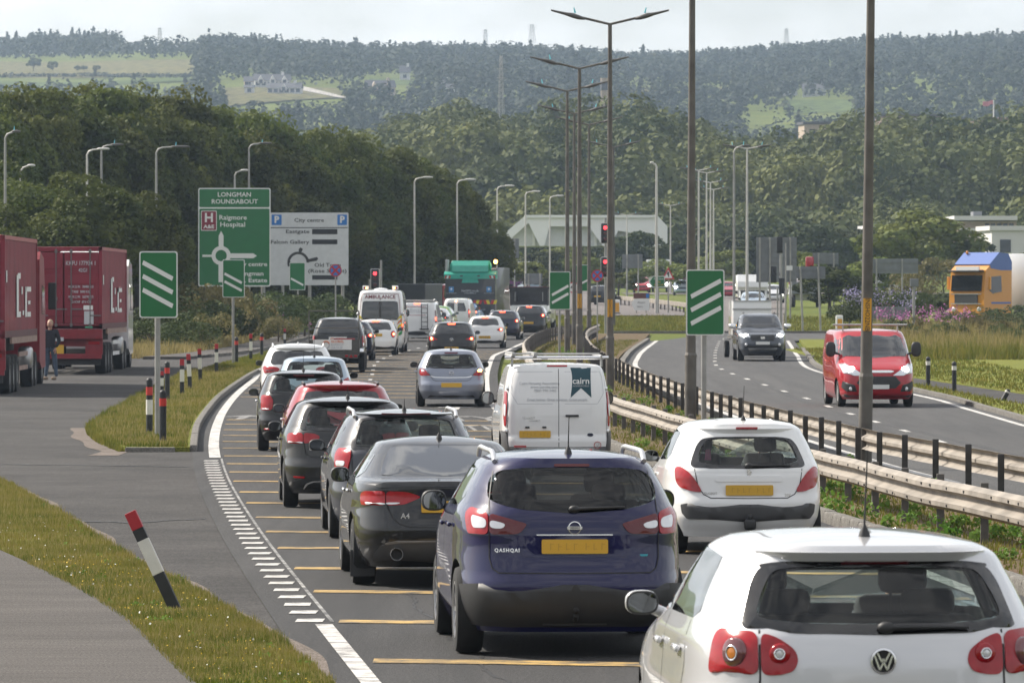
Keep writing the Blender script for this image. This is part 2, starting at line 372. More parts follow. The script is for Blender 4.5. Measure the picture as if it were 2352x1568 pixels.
sheet('footpath', [(20, 66, C(-30), FPR, .06, .5, .12)], 'footpath_surface')
sheet('grass_verge', [(20, 66, OFF(FPR,-.02), NGR, .035, .5, .1), (66, 91.5, C(-30), NGR, .035, .5, .1)], 'turf')
sheet('traffic_island', [(108.6, 247, OFF(ISL,.0), OFF(ISR,-.1), .085, 2.5, .15)], 'turf')
sheet('central_reserve', [(20, 330, OFF(RX,.75), OFF(OLX,-.65), .02, 2.5, .15)], 'bare_soil')
sheet('roadside_verge', [(60, 262, OFF(ORX,.5), SLA, .04, 2.5, .1), (110, 262, SLB, C(60), .04, 2.5, .1)], 'turf')
sheet('splitter_island', [(262, 300, OFF(ORX,.5), lambda Y: XA(1905+1.0*(300-Y),Y), .08, 2.5, .15)], 'turf')
sheet('roadside_grit', [(43.5, 91, OFF(NGR,-.12), lambda Y: NGR(Y)+.20+.05*math.sin(Y*.55)+.03*math.sin(Y*1.1), .002, .5), (106, 128, lambda Y: ISL(max(Y,109))-.45-.06*math.sin(Y*.8), lambda Y: ISL(max(Y,109))+.1, .002, .5)], 'grit')
# far kerbs, as low steps
sheet('kerb', [(236, 320, OFF(LKX,-.14), OFF(LKX,0), .12, 2.5, .15)], 'kerb_concrete')
sheet('kerb', [(60, 262, OFF(ORX,.25), OFF(ORX,.42), .10, 2.5, .15)], 'kerb_concrete')
sheet('kerb', [(140, 303, OFF(OLX,-.5), OFF(OLX,-.3), .11, 2.5, .15)], 'kerb_concrete')
sheet('kerb', [(333, 333.35, C(XA(1400,333)), C(60), .12, 2.5, .15)], 'kerb_concrete')
sheet('roadside_path', [(230, 330, OFF(LKX,-1.9), OFF(LKX,-.14), .10, 2.5, .1)], 'footpath_surface')

# markings
def line(parts, m): return sheet('road_marking', parts, m)
line([(20, 51.6, OFF(LX,-.07), OFF(LX,.08), .005, .5)], 'white_paint')
line([(52, 104, OFF(LX,.08), OFF(LX,.115), .005, 2.5)], 'worn_white_paint')
line([(104.6, 352, OFF(LX,-.11), OFF(LX,.09), .005)], 'white_paint')
line([(20, 352, OFF(RX,-.10), OFF(RX,.08), .005)], 'white_paint')
line([(60, 300, OFF(OLX,-.02), OFF(OLX,.16), .005)], 'white_paint'); line([(60, 300, OFF(ORX,-.16), OFF(ORX,.0), .005)], 'white_paint')
b = MB(); y = 52.2; i = 0
dash_me = {}
rib = bpy.data.objects.new('rib_marking', None); COL.objects.link(rib); rib['kind'] = 'structure'
unit = mesh('rib_mark', [(-.15,-.27,0),(.09,-.24,0),(.09,.27,0),(-.15,.24,0)], [(0,1,2,3)], 'white_paint')
while y < 103.8:
    o = link('rib_mark', unit, rib, (LX(y)-.06, y, g(y)+.006+.0004*(i % 2))); o.rotation_euler = (math.atan((g(y+.5)-g(y-.5))), 0, random.uniform(-.03,.03)); y += 1.36; i += 1
YB = [G(800,v)[1] for v in (1616,1518,1427,1358,1305,1258,1221,1188,1155,1130,1105,1084,1065,1047,1029,1014,1000,987,974,964)]+[163+5*k for k in range(20)]
bars = bpy.data.objects.new('yellow_bar_marking', None); COL.objects.link(bars); bars['kind'] = 'structure'
for y in YB:
    a, c = LX(y)+.16, RX(y)-.14; w = .25; n = 6; Vv = []; Fc = []
    for k in range(n+1):
        x = a+(c-a)*k/n; yy = y-.22*(x-a)+.03*math.sin(x*2.3+y)
        for s in (-1, 1): Vv.append((x, yy+s*w, g(yy+s*w)+.006))
    for k in range(n): Fc.append((2*k, 2*k+2, 2*k+3, 2*k+1))
    link('yellow_bar', mesh('yellow_bar', Vv, Fc, 'yellow_paint'), bars)
lane = bpy.data.objects.new('lane_line', None); COL.objects.link(lane); lane['kind'] = 'structure'
def dashes(f, y0, y1, pitch, ln, w=.06, dz=.007):
    y = y0
    while y < y1:
        link('lane_dash', mesh('lane_dash', [(f(y)-w,y,g(y)+dz),(f(y)+w,y,g(y)+dz),(f(y+ln)+w,y+ln,g(y+ln)+dz),(f(y+ln)-w,y+ln,g(y+ln)+dz)], [(0,1,2,3)], 'white_paint'), lane); y += pitch
dashes(lambda Y: (LX(Y)+RX(Y))/2, 60, 340, 9., 2.)
dashes(lambda Y: OLX(Y)*.52+ORX(Y)*.48, 70, 300, 9., 2.0, .07)
# lettering and arrow painted in the right-hand lane
rt = bpy.data.objects.new('road_lettering', None); COL.objects.link(rt); rt['kind'] = 'structure'
def roadtext(s, x, y, w, hgt):
    me = text_mesh(s, 1.0, 'worn_white_paint', depth=.001, bold=.01)
    xs = [v.co.x for v in me.vertices]; ys_ = [v.co.y for v in me.vertices]; kx = w/(max(xs)-min(xs)); ky = hgt/(max(ys_)-min(ys_))
    for v in me.vertices: v.co = (v.co.x*kx, v.co.y*ky, v.co.z)
    o = link('painted_word', me, rt, (x, y, g(y)+.008)); o.rotation_euler = (math.atan(g(y+1)-g(y)), 0, .04)
roadtext('CITY', XA(1035,136), 137, 2.3, 5.5); roadtext('CENTRE', XA(1050,127), 127.5, 2.6, 5.0)
ar = [(-.09,-2.4),(.09,-2.4),(.12,.6),(.55,.4),(0,2.4),(-.55,.4),(-.12,.6)]
link('painted_arrow', mesh('painted_arrow', [(a,b_,0) for a,b_ in ar], [(0,1,2,6),(6,2,3,4,5)], 'white_paint'), rt, (XA(1046,150), 150.3, g(150)+.012))
link('painted_arrow', mesh('painted_arrow', [(a,b_,0) for a,b_ in ar], [(0,1,2,6),(6,2,3,4,5)], 'worn_white_paint'), rt, (XA(560,139), 139, g(139)+.008))

mat('tar', (.012,.012,.012), .6, var=.2)
def tar_seam(pts, w=.035):
    V = []; Fc = []; n = 24
    xs = [p[0] for p in pts]; ys_ = [p[1] for p in pts]; tt = np.linspace(0, 1, len(pts))
    for i in range(n*3):
        t = i/(n*3-1); x = float(np.interp(t, tt, xs))+.05*math.sin(t*23)+random.uniform(-.02,.02); y = float(np.interp(t, tt, ys_))+.06*math.sin(t*17+1)+random.uniform(-.03,.03); d = 1 if abs(ys_[-1]-ys_[0]) > abs(xs[-1]-xs[0]) else 0; ww = w*random.uniform(.5,1.4)
        V += [(x-ww*d, y-ww*2*(1-d), g(y)+.003), (x+ww*d, y+ww*2*(1-d), g(y)+.003)]
    for i in range(n*3-1): Fc.append((2*i,2*i+1,2*i+3,2*i+2))
    o = link('tar_seam', mesh('tar_seam', V, Fc, 'tar')); o['kind'] = 'structure'
for q in ([(0,1066),(200,1068),(440,1072)], [(150,1195),(300,1200),(480,1190)], [(0,935),(200,942),(420,958)]): tar_seam(Gs(q), .05)
tar_seam([(LX(y)+3.2, y) for y in (40,60,80,100,130,160)], .022); tar_seam([(LX(y)+1.0, y) for y in (42,50,58)], .015); tar_seam([(OLX(y)+2.9, y) for y in (85,120,160,220)], .02)

# kerb stones, one by one along the traffic island and the near edge of the central reserve
def kerb_stones(name, f, y0, y1, dz, w=.14):
    k = bpy.data.objects.new(name, None); COL.objects.link(k); k['kind'] = 'structure'
    st = MB().box((0,0,0), (w,.9,.26), bev=.02).me('kerb_stone', 'kerb_concrete', 40)
    y = y0
    while y < y1:
        x0, x1 = f(y), f(y+.9); a = math.atan2(x1-x0, .9)
        o = link('kerb_stone', st, k, ((x0+x1)/2, y+.45, g(y+.45)+dz-.13+random.uniform(-.006,.006)), -a+random.uniform(-.008,.008)); o.scale = (1, .99/math.cos(a), 1)
        y += .915
kerb_stones('kerb', OFF(ISR,-.03), 108.7, 246, .125)
kerb_stones('kerb', OFF(RX,.55), 30, 150, .11, .16)
kt = MB().box((0,0,0), (.9,.14,.26), bev=.02).me('kerb_stone', 'kerb_concrete', 40); kk = bpy.data.objects.new('kerb', None); COL.objects.link(kk); kk['kind'] = 'structure'
x = ISL(108.6)
while x < ISR(108.6)-.7:
    link('kerb_stone', kt, kk, (x+.45, 108.5, g(108.5)-.045)); x += .91

# ------------------------------------------------------------------ grass blades and weeds (nobody could count them)
leaf_mat('grass_blade', (.075,.105,.014), (.21,.18,.042), .35, .8, 0.)
leaf_mat('dry_grass', (.20,.17,.06), (.34,.27,.12), .3, .9, 0.)
leaf_mat('weed_leaf', (.07,.16,.02), (.17,.26,.05), .35, 1.5, 0.)
mat('yellow_flower', (.65,.42,.02), .7); mat('white_flower', (.7,.7,.65), .7); mat('pink_flower', (.36,.09,.27), .7, var=.3, vscale=.8); mat('lilac_flower', (.22,.19,.33), .7, var=.3, vscale=.8)
def blades(name, n, regions, hgt, wid, m, dz=0., lean=.5, label=None, parent=None, acc=None):
    'regions: (y0,y1,xl,xr,weight)'
    ws = []
    for (y0, y1, a, c, w) in regions: ws.append(w*sum(max(0., c(y)-a(y)) for y in np.linspace(y0, y1, 9))/9*(y1-y0))
    ws = np.array(ws)/sum(ws); P = []
    for (y0, y1, a, c, w), q in zip(regions, ws):
        k = int(n*q); yy = rng.uniform(y0, y1, k); yg = np.linspace(y0, y1, 60); A = np.interp(yy, yg, [a(v) for v in yg]); B = np.interp(yy, yg, [c(v) for v in yg])
        keep = B > A; P.append(np.stack([A+(B-A)*rng.random(k), yy], 1)[keep])
    P = np.concatenate(P)
    cl = np.sin(P[:,0]*2.1+np.sin(P[:,1]*.9)*2)*np.sin(P[:,1]*1.3+1)+np.sin(P[:,0]*5.3+P[:,1]*3.1)*.5
    z = np.interp(P[:,1], _gy, _gz)+dz; k = len(P); a = rng.uniform(0, 2*np.pi, k); h = hgt*rng.uniform(.45, 1.25, k)*(1+.35*cl); w = wid*rng.uniform(.6, 1.3, k)
    ux, uy = np.cos(a), np.sin(a); l = rng.uniform(0, lean, k)*h; b2 = rng.uniform(0, 2*np.pi, k)
    V = np.empty((k, 3, 3), np.float32)
    V[:,0] = np.stack([P[:,0]-ux*w/2, P[:,1]-uy*w/2, z-.01], 1); V[:,1] = np.stack([P[:,0]+ux*w/2, P[:,1]+uy*w/2, z-.01], 1); V[:,2] = np.stack([P[:,0]+np.cos(b2)*l, P[:,1]+np.sin(b2)*l, z+h], 1)
    o = link(name, fastmesh(name, V.reshape(-1,3), np.arange(3*k).reshape(-1,3), m), parent); o['kind'] = 'stuff'
    if label: tag(o, label, 'grass')
    return o
nearv = [(43, 62, OFF(FPR,-.04), OFF(NGR,.07), 1.0), (62, 66, FPR, OFF(NGR,.07), .8), (66, 91, lambda Y: NGR(Y)-3.2, OFF(NGR,.07), .6)]
blades('grass', 120000, nearv, .06, .010, 'grass_blade', .035, label='short yellowing grass on the verge beside the footpath')
blades('grass', 40000, nearv, .075, .008, 'dry_grass', .035, label='dry straw stems in the verge beside the footpath')
blades('grass', 60000, [(108.8, 160, OFF(ISL,.05), OFF(ISR,-.15), 1.), (160, 246, OFF(ISL,.05), OFF(ISR,-.15), .6)], .075, .03, 'grass_blade', .085, label='short grass on the island between the side road and main road')
blades('grass', 9000, [(108.6, 200, OFF(ISL,-.14), OFF(ISL,.04), 1.)], .15, .025, 'grass_blade', 0., label='rough grass along the worn left edge of the island')
blades('grass', 8000, [(108.8, 200, OFF(ISL,.05), OFF(ISR,-.15), 1.)], .13, .02, 'dry_grass', .085, label='dry stems on the island beside the marker posts')
blades('grass', 30000, [(60, 110, OFF(RX,.8), OFF(OLX,-.8), 1.), (110, 300, OFF(RX,.8), OFF(OLX,-.8), .5)], .08, .03, 'grass_blade', .02, label='patchy grass under the crash barriers of the central reserve')
blades('grass', 22000, [(110, 262, OFF(ORX,.55), SLA, 1.), (110, 262, SLB, lambda Y: SLB(Y)+5, .7)], .10, .05, 'grass_blade', .04, label='grass on the verge beyond the opposite road')
blades('grass', 22000, [(232, 330, lambda Y: LKX(Y)-6, lambda Y: LKX(Y)-1.95, 1.)], .45, .06, 'dry_grass', 0., label='tall straw coloured grass behind the left hand pavement')
def flecks(name, n, regions, z0, z1, size, m, label, cat='flowers', parent=None):
    P = []
    for (y0, y1, a, c, w) in regions:
        k = int(n*w); yy = rng.uniform(y0, y1, k); A = np.array([a(v) for v in yy]); B = np.array([c(v) for v in yy]); P.append(np.stack([A+(B-A)*rng.random(k), yy], 1))
    P = np.concatenate(P); k = len(P); z = np.interp(P[:,1], _gy, _gz)+rng.uniform(z0, z1, k)
    V, Q = quads(np.column_stack([P, z]), np.tile([[0,-.5,.85]], (k,1)), size, .6)
    o = link(name, fastmesh(name, V, Q, m), parent); tag(o, label, cat, kind='stuff'); return o
def quads(P, N, size, jit, r=None):
    r = r or rng
    k = len(P); N = N+r.normal(0, jit, (k,3)); N /= np.linalg.norm(N, axis=1)[:,None]+1e-9
    A = np.cross(N, r.normal(0, 1, (k,3))); A /= np.linalg.norm(A, axis=1)[:,None]+1e-9; B = np.cross(N, A)
    s = (size*r.uniform(.55, 1.3, k))[:,None]/2; B2 = B*r.uniform(.6, 1., k)[:,None]
    V = np.stack([P-A*s-B2*s*.5, P+A*s*.35-B2*s, P+A*s+B2*s*.4, P-A*s*.3+B2*s], 1).reshape(-1,3)
    return V, np.arange(4*k).reshape(-1,4)
def flower_clumps(name, n, per, regions, z0, z1, spread, size, m, label):
    Ps = []
    for (y0, y1, a, c, w) in regions:
        for _ in range(int(n*w)):
            y = random.uniform(y0, y1); x = random.uniform(a(y), c(y)); z = g(y)+random.uniform(z0, z1); k = max(3, int(per*random.uniform(.3, 1.3)))
            Ps.append(np.array([x, y, z])+rng.normal(0, 1, (k,3))*np.array([spread, spread, spread*.8]))
    P = np.concatenate(Ps); V, Q = quads(P, np.tile([[0,-.5,.85]], (len(P),1)), size, .6)
    o = link(name, fastmesh(name, V, Q, m)); tag(o, label, 'flowers', kind='stuff'); return o
flecks('flower', 520, [(43, 64, OFF(FPR,.05), OFF(NGR,-.1), 1.)], .05, .09, .015, 'yellow_flower', 'tiny yellow flowers in the near verge grass')
flecks('flower', 120, [(43, 75, OFF(FPR,.05), OFF(NGR,-.1), 1.)], .07, .10, .018, 'white_flower', 'tiny white flowers in the near verge grass')
# broad-leaved weeds along the barriers
def weed_clumps(name, n, regions, m, label, hmax=.5, size=.07, per=60):
    Vs = []; Qs = []; base = 0
    for (y0, y1, a, c, w) in regions:
        for _ in range(int(n*w)):
            y = random.uniform(y0, y1); x = random.uniform(a(y), c(y)); h = random.uniform(.3, 1)*hmax; r = h*random.uniform(.5, .9)
            P = rng.normal(0, 1, (per,3)); P /= np.linalg.norm(P, axis=1)[:,None]; P = P*np.array([r, r, h*.55])*rng.uniform(.4, 1, (per,1)); N = P.copy(); N[:,2] += .6
            P += np.array([x, y, g(y)+h*.5])
            V, Q = quads(P, N, size, .7); Vs.append(V); Qs.append(Q+base); base += len(V)
    o = link(name, fastmesh(name, np.concatenate(Vs), np.concatenate(Qs), m)); tag(o, label, 'weeds', kind='stuff'); return o
weed_clumps('weeds', 70, [(43, 80, OFF(NGR,-.7), OFF(NGR,.1), .7), (43, 62, OFF(FPR,.0), OFF(FPR,.5), .3)], 'weed_leaf', 'small leafy weeds along the edges of the near verge', .10, .028, 40)
BX1 = path_x([(5.95,57),(5.36,66.3),(4.9,72),(4.45,80),(2.8,112),(2.13,128),(1.2,150),(.6,185),(.45,220),(.8,255),(1.7,290),(3.2,318)])
BX2 = path_x([(7.4,70),(6.58,84.4),(5.96,93),(5.35,107),(4.6,130),(4.15,149),(3.8,160),(3.25,187),(2.95,220),(3.2,260),(3.7,290),(4.6,318)])
weed_clumps('weeds', 130, [(62, 130, OFF(BX1,.15), OFF(BX2,-.1), .55), (130, 260, OFF(BX1,.1), OFF(BX2,-.1), .30), (60, 110, OFF(BX1,-.6), OFF(BX1,.4), .25)], 'weed_leaf', 'green broad leaved weeds growing along the crash barriers', .34, .06, 70)

# ------------------------------------------------------------------ crash barriers
mat('barrier_steel', (.25,.22,.185), .7, .15, var=.28, vscale=1.6, bump=.25, bscale=14.); mat('barrier_dark', (.16,.145,.13), .75, .1, var=.3, vscale=3.); mat('dark_metal', (.05,.047,.045), .6, .3, var=.3, vscale=8.)
mat('post_dark', (.11,.10,.09), .8, .1, var=.35, vscale=5.)
mat('steel', (.42,.42,.41), .5, .5, var=.12, vscale=3.)
def barrier(f, y0, y1, side, label, pm, bolts):
    root = empty('crash_barrier', (f(y0), y0, g(y0)), 0, label, 'barrier', 'crash barriers of the central reserve')
    prof = [(0,.33),(.075,.375),(.08,.43),(.0,.475),(.0,.525),(.08,.57),(.075,.625),(0,.67)]
    loop = [(a*side, z) for a, z in prof]+[((a-.012)*side, z) for a, z in reversed(prof)]
    n = len(loop); y = y0; ox, oy, oz = f(y0), y0, g(y0); L = 3.2
    pm_me = MB().box((0,0,.30), (.09,.06,.80), bev=.008).me('post', pm)
    bl = MB()
    for zz in (.40, .60):
        for yy in (.35, 1.6, 2.85): bl.box((.082*side, yy, zz), (.012,.06,.028))
    bl_me = bl.me('bolt', 'dark_metal')
    while y < y1:
        V = []; Fc = []; k = 4
        for i in range(k+1):
            yy = y+L*i/k; dx = (f(yy+.2)-f(yy-.2))/.4; q = math.sqrt(1+dx*dx)
            for a, z in loop: V.append((f(yy)+a/q-ox+.002*math.sin(yy*.9), yy-a*dx/q-oy, z+g(yy)-oz+.006*math.sin(yy*.5)+.003*math.sin(yy*1.3)))
        for i in range(k):
            for j in range(n): Fc.append((i*n+j, i*n+(j+1) % n, (i+1)*n+(j+1) % n, (i+1)*n+j))
        Fc += [tuple(range(n))[::-1], tuple(k*n+j for j in range(n))]
        bo = link('beam', mesh('beam', V, Fc, 'barrier_steel', 40), root)
        if y < bolts:
            q = link('bolt', bl_me, bo, (f(y)-ox, y-oy, g(y)-oz), -math.atan(f(y+1)-f(y))); q['kind'] = 'stuff'
        p = link('post', pm_me, root, (f(y)-ox-side*.10, y-oy, g(y)-oz), random.uniform(-.12,.12))
        p.scale = (1, 1, random.uniform(.96, 1.04))
        y += L
barrier(BX1, 55, 318, -1, 'weathered steel crash barrier beside the queue, its beam towards the queue', 'post_dark', 110)
barrier(BX2, 72, 318, 1, 'steel crash barrier with dark posts facing us, along the opposite road', 'dark_metal', 0)
# ================================================================== vehicles
def paint(name, col, metal=.0, rough=.35, coat=1.0, fl=.02):
    return mat(name, col, rough, metal, coat, .12, var=fl, vscale=1.5)
mat('tyre', (.012,.012,.012), .85, var=.3, vscale=12.); mat('rim_silver', (.45,.45,.46), .3, .8); mat('arch_black', (.012,.012,.012), .9); mat('underbody', (.02,.019,.018), .9, var=.3)
mat('plastic_black', (.022,.022,.023), .55, var=.2, vscale=6.); mat('trim_grey', (.055,.055,.057), .5, var=.15); mat('seam', (.008,.008,.009), .6); mat('chrome', (.78,.78,.79), .22, .85)
mat('seat_cloth', (.022,.023,.025), .9, var=.2, vscale=20.); mat('frit', (.006,.006,.007), .12, coat=.6); mat('mirror', (.13,.14,.15), .03, 1.0)
mat('lens_red', (.33,.004,.010), .2, 0, .4, .4, var=.12, vscale=18.); mat('lens_dark_red', (.10,.003,.007), .2, 0, .5, .4); mat('lens_clear', (.72,.72,.74), .15, .3, 1.); mat('lens_smoke', (.16,.05,.055), .1, .3, 1.); mat('lens_amber', (.6,.2,.02), .2, 0, 1.)
mat('lamp_lit', (.9,.1,.03), .2, emit=(1.,.07,.03), es=6.); mat('lamp_lit_core', (1,.5,.2), .2, emit=(1.,.30,.12), es=14.); mat('head_lit', (1,1,1), .2, emit=(1.,.97,.9), es=25.); mat('amber_lit', (1,.5,.1), .2, emit=(1.,.45,.08), es=14.)
mat('plate_yellow', (.62,.36,.03), .45, coat=.3); mat('plate_white', (.7,.7,.68), .45); mat('plate_ink', (.48,.28,.03), .5); mat('ink_black', (.02,.02,.02), .5); mat('plate_blue', (.03,.06,.3), .5)
mat('privacy_glass', (.012,.013,.014), .04, coat=1., spec=.6)
glass_mat('glass_green', (.80,.87,.84)); glass_mat('glass_tint', (.13,.14,.14)); glass_mat('glass_side', (.42,.46,.46), ior=1.75)
glass_mat('glass_front', (.86,.91,.89), ior=1.4)

def fix_normals(me):
    bm = bmesh.new(); bm.from_mesh(me); bmesh.ops.remove_doubles(bm, verts=bm.verts, dist=1e-5); bmesh.ops.recalc_face_normals(bm, faces=bm.faces); bm.to_mesh(me); bm.free(); return me
def area(me): return sum(p.area for p in me.polygons)
def safe_boolean(me, cutters):
    fix_normals(me)
    for c in cutters:
        fix_normals(c); a0 = area(me); r_ = boolean(me, [c]); 
        if area(r_) < a0*.8 or area(r_) > a0*2.6:
            print('BOOLEAN SKIPPED', round(a0, 2), round(area(r_), 2)); continue
        me = r_
    return me
class Body:
    'a car body as a stack of rounded plan outlines: key rows (z, half width, y rear, y front, corner power)'
    def __init__(s, keys, crown=.06):
        k = np.array(keys, float); s.z = k[:,0]; s.cols = [k[:,i] for i in range(1,5)]; s.m = [pchip_slopes(s.z, c) for c in s.cols]; s.crown = crown; s.top = s.z[-1]; s.cache = {}
    def par(s, z): return [float(pchip_eval(s.z, c, m, z)) for c, m in zip(s.cols, s.m)]
    def half(s, z):
        q = round(z, 3)
        if q in s.cache: return s.cache[q]
        w, yr, yf, n = s.par(q); c = (yr+yf)/2; L = (yf-yr)/2
        t = np.linspace(0, 1, 260); a1 = (1-np.cos(t*np.pi))/2*np.pi          # rear centre -> side -> front centre
        sx = np.sin(a1); cy = -np.cos(a1)
        x = w*np.abs(sx)**(2/n); y = c+L*np.sign(cy)*np.abs(cy)**(2/n)
        d = np.concatenate([[0], np.cumsum(np.hypot(np.diff(x), np.diff(y)))])
        s.cache[q] = (x, y, d); return s.cache[q]
    def pt(s, u, z):
        x, y, d = s.half(z); a = abs(u); return Vector((math.copysign(float(np.interp(a, d, x)), u), float(np.interp(a, d, y)), z))
    def side(s, y, z, sg):
        w, yr, yf, n = s.par(z); c = (yr+yf)/2; L = (yf-yr)/2; t = min(1., abs((y-c)/L)); return Vector((sg*w*(1-t**n)**(1/n), y, z))
    def front(s, x, z):
        w, yr, yf, n = s.par(z); c = (yr+yf)/2; L = (yf-yr)/2; t = min(1., abs(x/w)); return Vector((x, c+L*(1-t**n)**(1/n), z))
    def shell(s, z0, z1, inset=0., nz=46, nu=88, cap=True, ymax=None):
        zs = sorted(set(list(np.linspace(z0, z1, nz))+[z for z in s.z if z0 < z < z1])); rings = []
        for z in zs:
            x, y, d = s.half(z)
            q = np.linspace(0, d[-1], nu//2+1); xs = np.interp(q, d, x); ys = np.interp(q, d, y)
            if inset:
                w, yr, yf, n = s.par(z); c = (yr+yf)/2; L = (yf-yr)/2; xs = xs*(1-inset/w); ys = c+(ys-c)*(1-(inset+.02)/L)
                if ymax: ys = np.minimum(ys, ymax-1e-3*np.abs(z))
            ring = [(a, b_, z) for a, b_ in zip(xs, ys)]+[(-a, b_, z) for a, b_ in list(zip(xs, ys))[-2:0:-1]]
            rings.append(ring)
        if cap:                                   # crowned roof
            w, yr, yf, n = s.par(z1); c = (yr+yf)/2; base = rings[-1]
            for k in (.97, .92, .8, .6, .35, .12):
                rings.append([(p[0]*k, c+(p[1]-c)*(1-(1-k)*.98), z1+s.crown*(1-k**2.2)) for p in base])
        n = len(rings[0]); V = [p for r_ in rings for p in r_]; Fc = []
        for i in range(len(rings)-1):
            for j in range(n): Fc.append((i*n+j, i*n+(j+1) % n, (i+1)*n+(j+1) % n, (i+1)*n+j))
        Fc.append(tuple(range(n))[::-1]); Fc.append(tuple((len(rings)-1)*n+j for j in range(n)))
        return V, Fc
def chaikin(P, it=2, keep=.25):
    'round the corners of an outline by a small radius'
    rad = .045 if it == 2 else .02; Q = []; n = len(P)
    for i in range(n):
        p = Vector(P[i]); a = Vector(P[i-1])-p; c = Vector(P[(i+1) % n])-p
        if a.length < 1e-6 or c.length < 1e-6: continue
        p0 = p+a.normalized()*min(rad, a.length*.42); p1 = p+c.normalized()*min(rad, c.length*.42)
        for t in (0, .25, .5, .75, 1.): q = p0*(1-t)**2+p*2*t*(1-t)+p1*t*t; Q.append((q.x, q.y))
    return Q
def inside(p, P):
    r_ = False; n = len(P)
    for i in range(n):
        (x1, y1), (x2, y2) = P[i], P[(i+1) % n]
        if (y1 > p[1]) != (y2 > p[1]) and p[0] < (x2-x1)*(p[1]-y1)/(y2-y1)+x1: r_ = not r_
    return r_
def mirror_full(half): return half+[(-a, b_) for a, b_ in reversed(half) if abs(a) > 1e-6]
def patch(name, fn, poly, m, parent, off=.004, skirt=.03, res=.05, hole=None, smooth_it=2, ctr=None):
    'a panel of outline poly laid on the surface fn(a,b), with its own thickness'
    P = chaikin(poly, smooth_it) if smooth_it else poly
    H = (chaikin(hole, smooth_it) if smooth_it else hole) if hole else None
    xs = [p[0] for p in P]; ys = [p[1] for p in P]
    pts = [Vector(p) for p in P]; edges = [(i, (i+1) % len(P)) for i in range(len(P))]; nb = len(P)
    if H:
        k = len(pts); pts += [Vector(p) for p in H]; edges += [(k+i, k+(i+1) % len(H)) for i in range(len(H))]
    nbd = len(pts)
    res = max(res, (max(xs)-min(xs))/34, (max(ys)-min(ys))/34)
    for a in np.arange(min(xs)+res/2, max(xs), res):
        for b_ in np.arange(min(ys)+res/2, max(ys), res):
            if inside((a, b_), P) and not (H and inside((a, b_), H)): pts.append(Vector((a, b_)))
    v2, e2, f2, _, _, _ = delaunay_2d_cdt(pts, edges, [], 0, 1e-6)
    fs = []
    for f in f2:
        cx = sum(v2[i].x for i in f)/len(f); cy = sum(v2[i].y for i in f)/len(f)
        if inside((cx, cy), P) and not (H and inside((cx, cy), H)): fs.append(tuple(f))
    if not fs: return None
    e = .004; V = []; N = []
    for v in v2:
        p = fn(v.x, v.y); du = fn(v.x+e, v.y)-fn(v.x-e, v.y); dv = fn(v.x, v.y+e)-fn(v.x, v.y-e); nn = du.cross(dv)
        if nn.length < 1e-12: nn = Vector((0,-1,0))
        nn.normalize(); V.append(p); N.append(nn)
    cn = fn(sum(xs)/len(xs), sum(ys)/len(ys)); c0 = ctr or Vector((0, 2.1, .8))
    i0 = min(range(len(V)), key=lambda i: (V[i]-cn).length)
    if N[i0].dot(cn-c0) < 0: N = [-q for q in N]
    top = [p+q*off for p, q in zip(V, N)]; n = len(top); bot = [p-q*skirt for p, q in zip(V, N)]
    cnt = {}
    for f in fs:
        for i in range(3): a, b_ = f[i], f[(i+1) % 3]; cnt[(a, b_)] = 1
    Fc = list(fs); bd = [k for k in cnt if (k[1], k[0]) not in cnt]
    used = sorted({i for k in bd for i in k}); mp_ = {v: n+i for i, v in enumerate(used)}
    allv = top+[bot[i] for i in used]
    for a, b_ in bd: Fc.append((b_, a, mp_[a], mp_[b_]))
    me = mesh(name, allv, Fc, m); bm = bmesh.new(); bm.from_mesh(me)
    lone = [v for v in bm.verts if not v.link_faces]
    if lone: bmesh.ops.delete(bm, geom=lone, context='VERTS')
    bm.to_mesh(me); bm.free()
    # make the panel face outwards, then shade it smooth
    s_ = sum(me.polygons[i].normal.dot(N[i0])*me.polygons[i].area for i in range(min(len(fs), len(me.polygons))))
    if s_ < 0: me.flip_normals()
    me.polygons.foreach_set('use_smooth', [True]*len(me.polygons)); me.set_sharp_from_angle(angle=R(50))
    return link(name, me, parent)
def ribbon(name, fn, pts, w, m, parent, off=.0015):
    P = [Vector(p) for p in pts]; V = []; Fc = []; k = len(P)
    L = []
    for i in range(k-1):
        nseg = max(1, int((P[i+1]-P[i]).length/.06))
        L += [P[i].lerp(P[i+1], j/nseg) for j in range(nseg)]
    L.append(P[-1]); k = len(L); c0 = Vector((0, 2.1, .8)); e = .004
    for i, p in enumerate(L):
        d = (L[min(i+1, k-1)]-L[max(i-1, 0)]).normalized(); nrm = Vector((-d.y, d.x))*w/2
        for s in (-1, 1):
            q = p+nrm*s; v = fn(q.x, q.y); n_ = (fn(q.x+e, q.y)-fn(q.x-e, q.y)).cross(fn(q.x, q.y+e)-fn(q.x, q.y-e))
            n_ = n_.normalized() if n_.length > 1e-12 else Vector((0,-1,0))
            if n_.dot(v-c0) < 0: n_ = -n_
            V.append(v+n_*off)
    for i in range(k-1): Fc.append((2*i, 2*i+1, 2*i+3, 2*i+2))
    return link(name, mesh(name, V, Fc, m), parent)

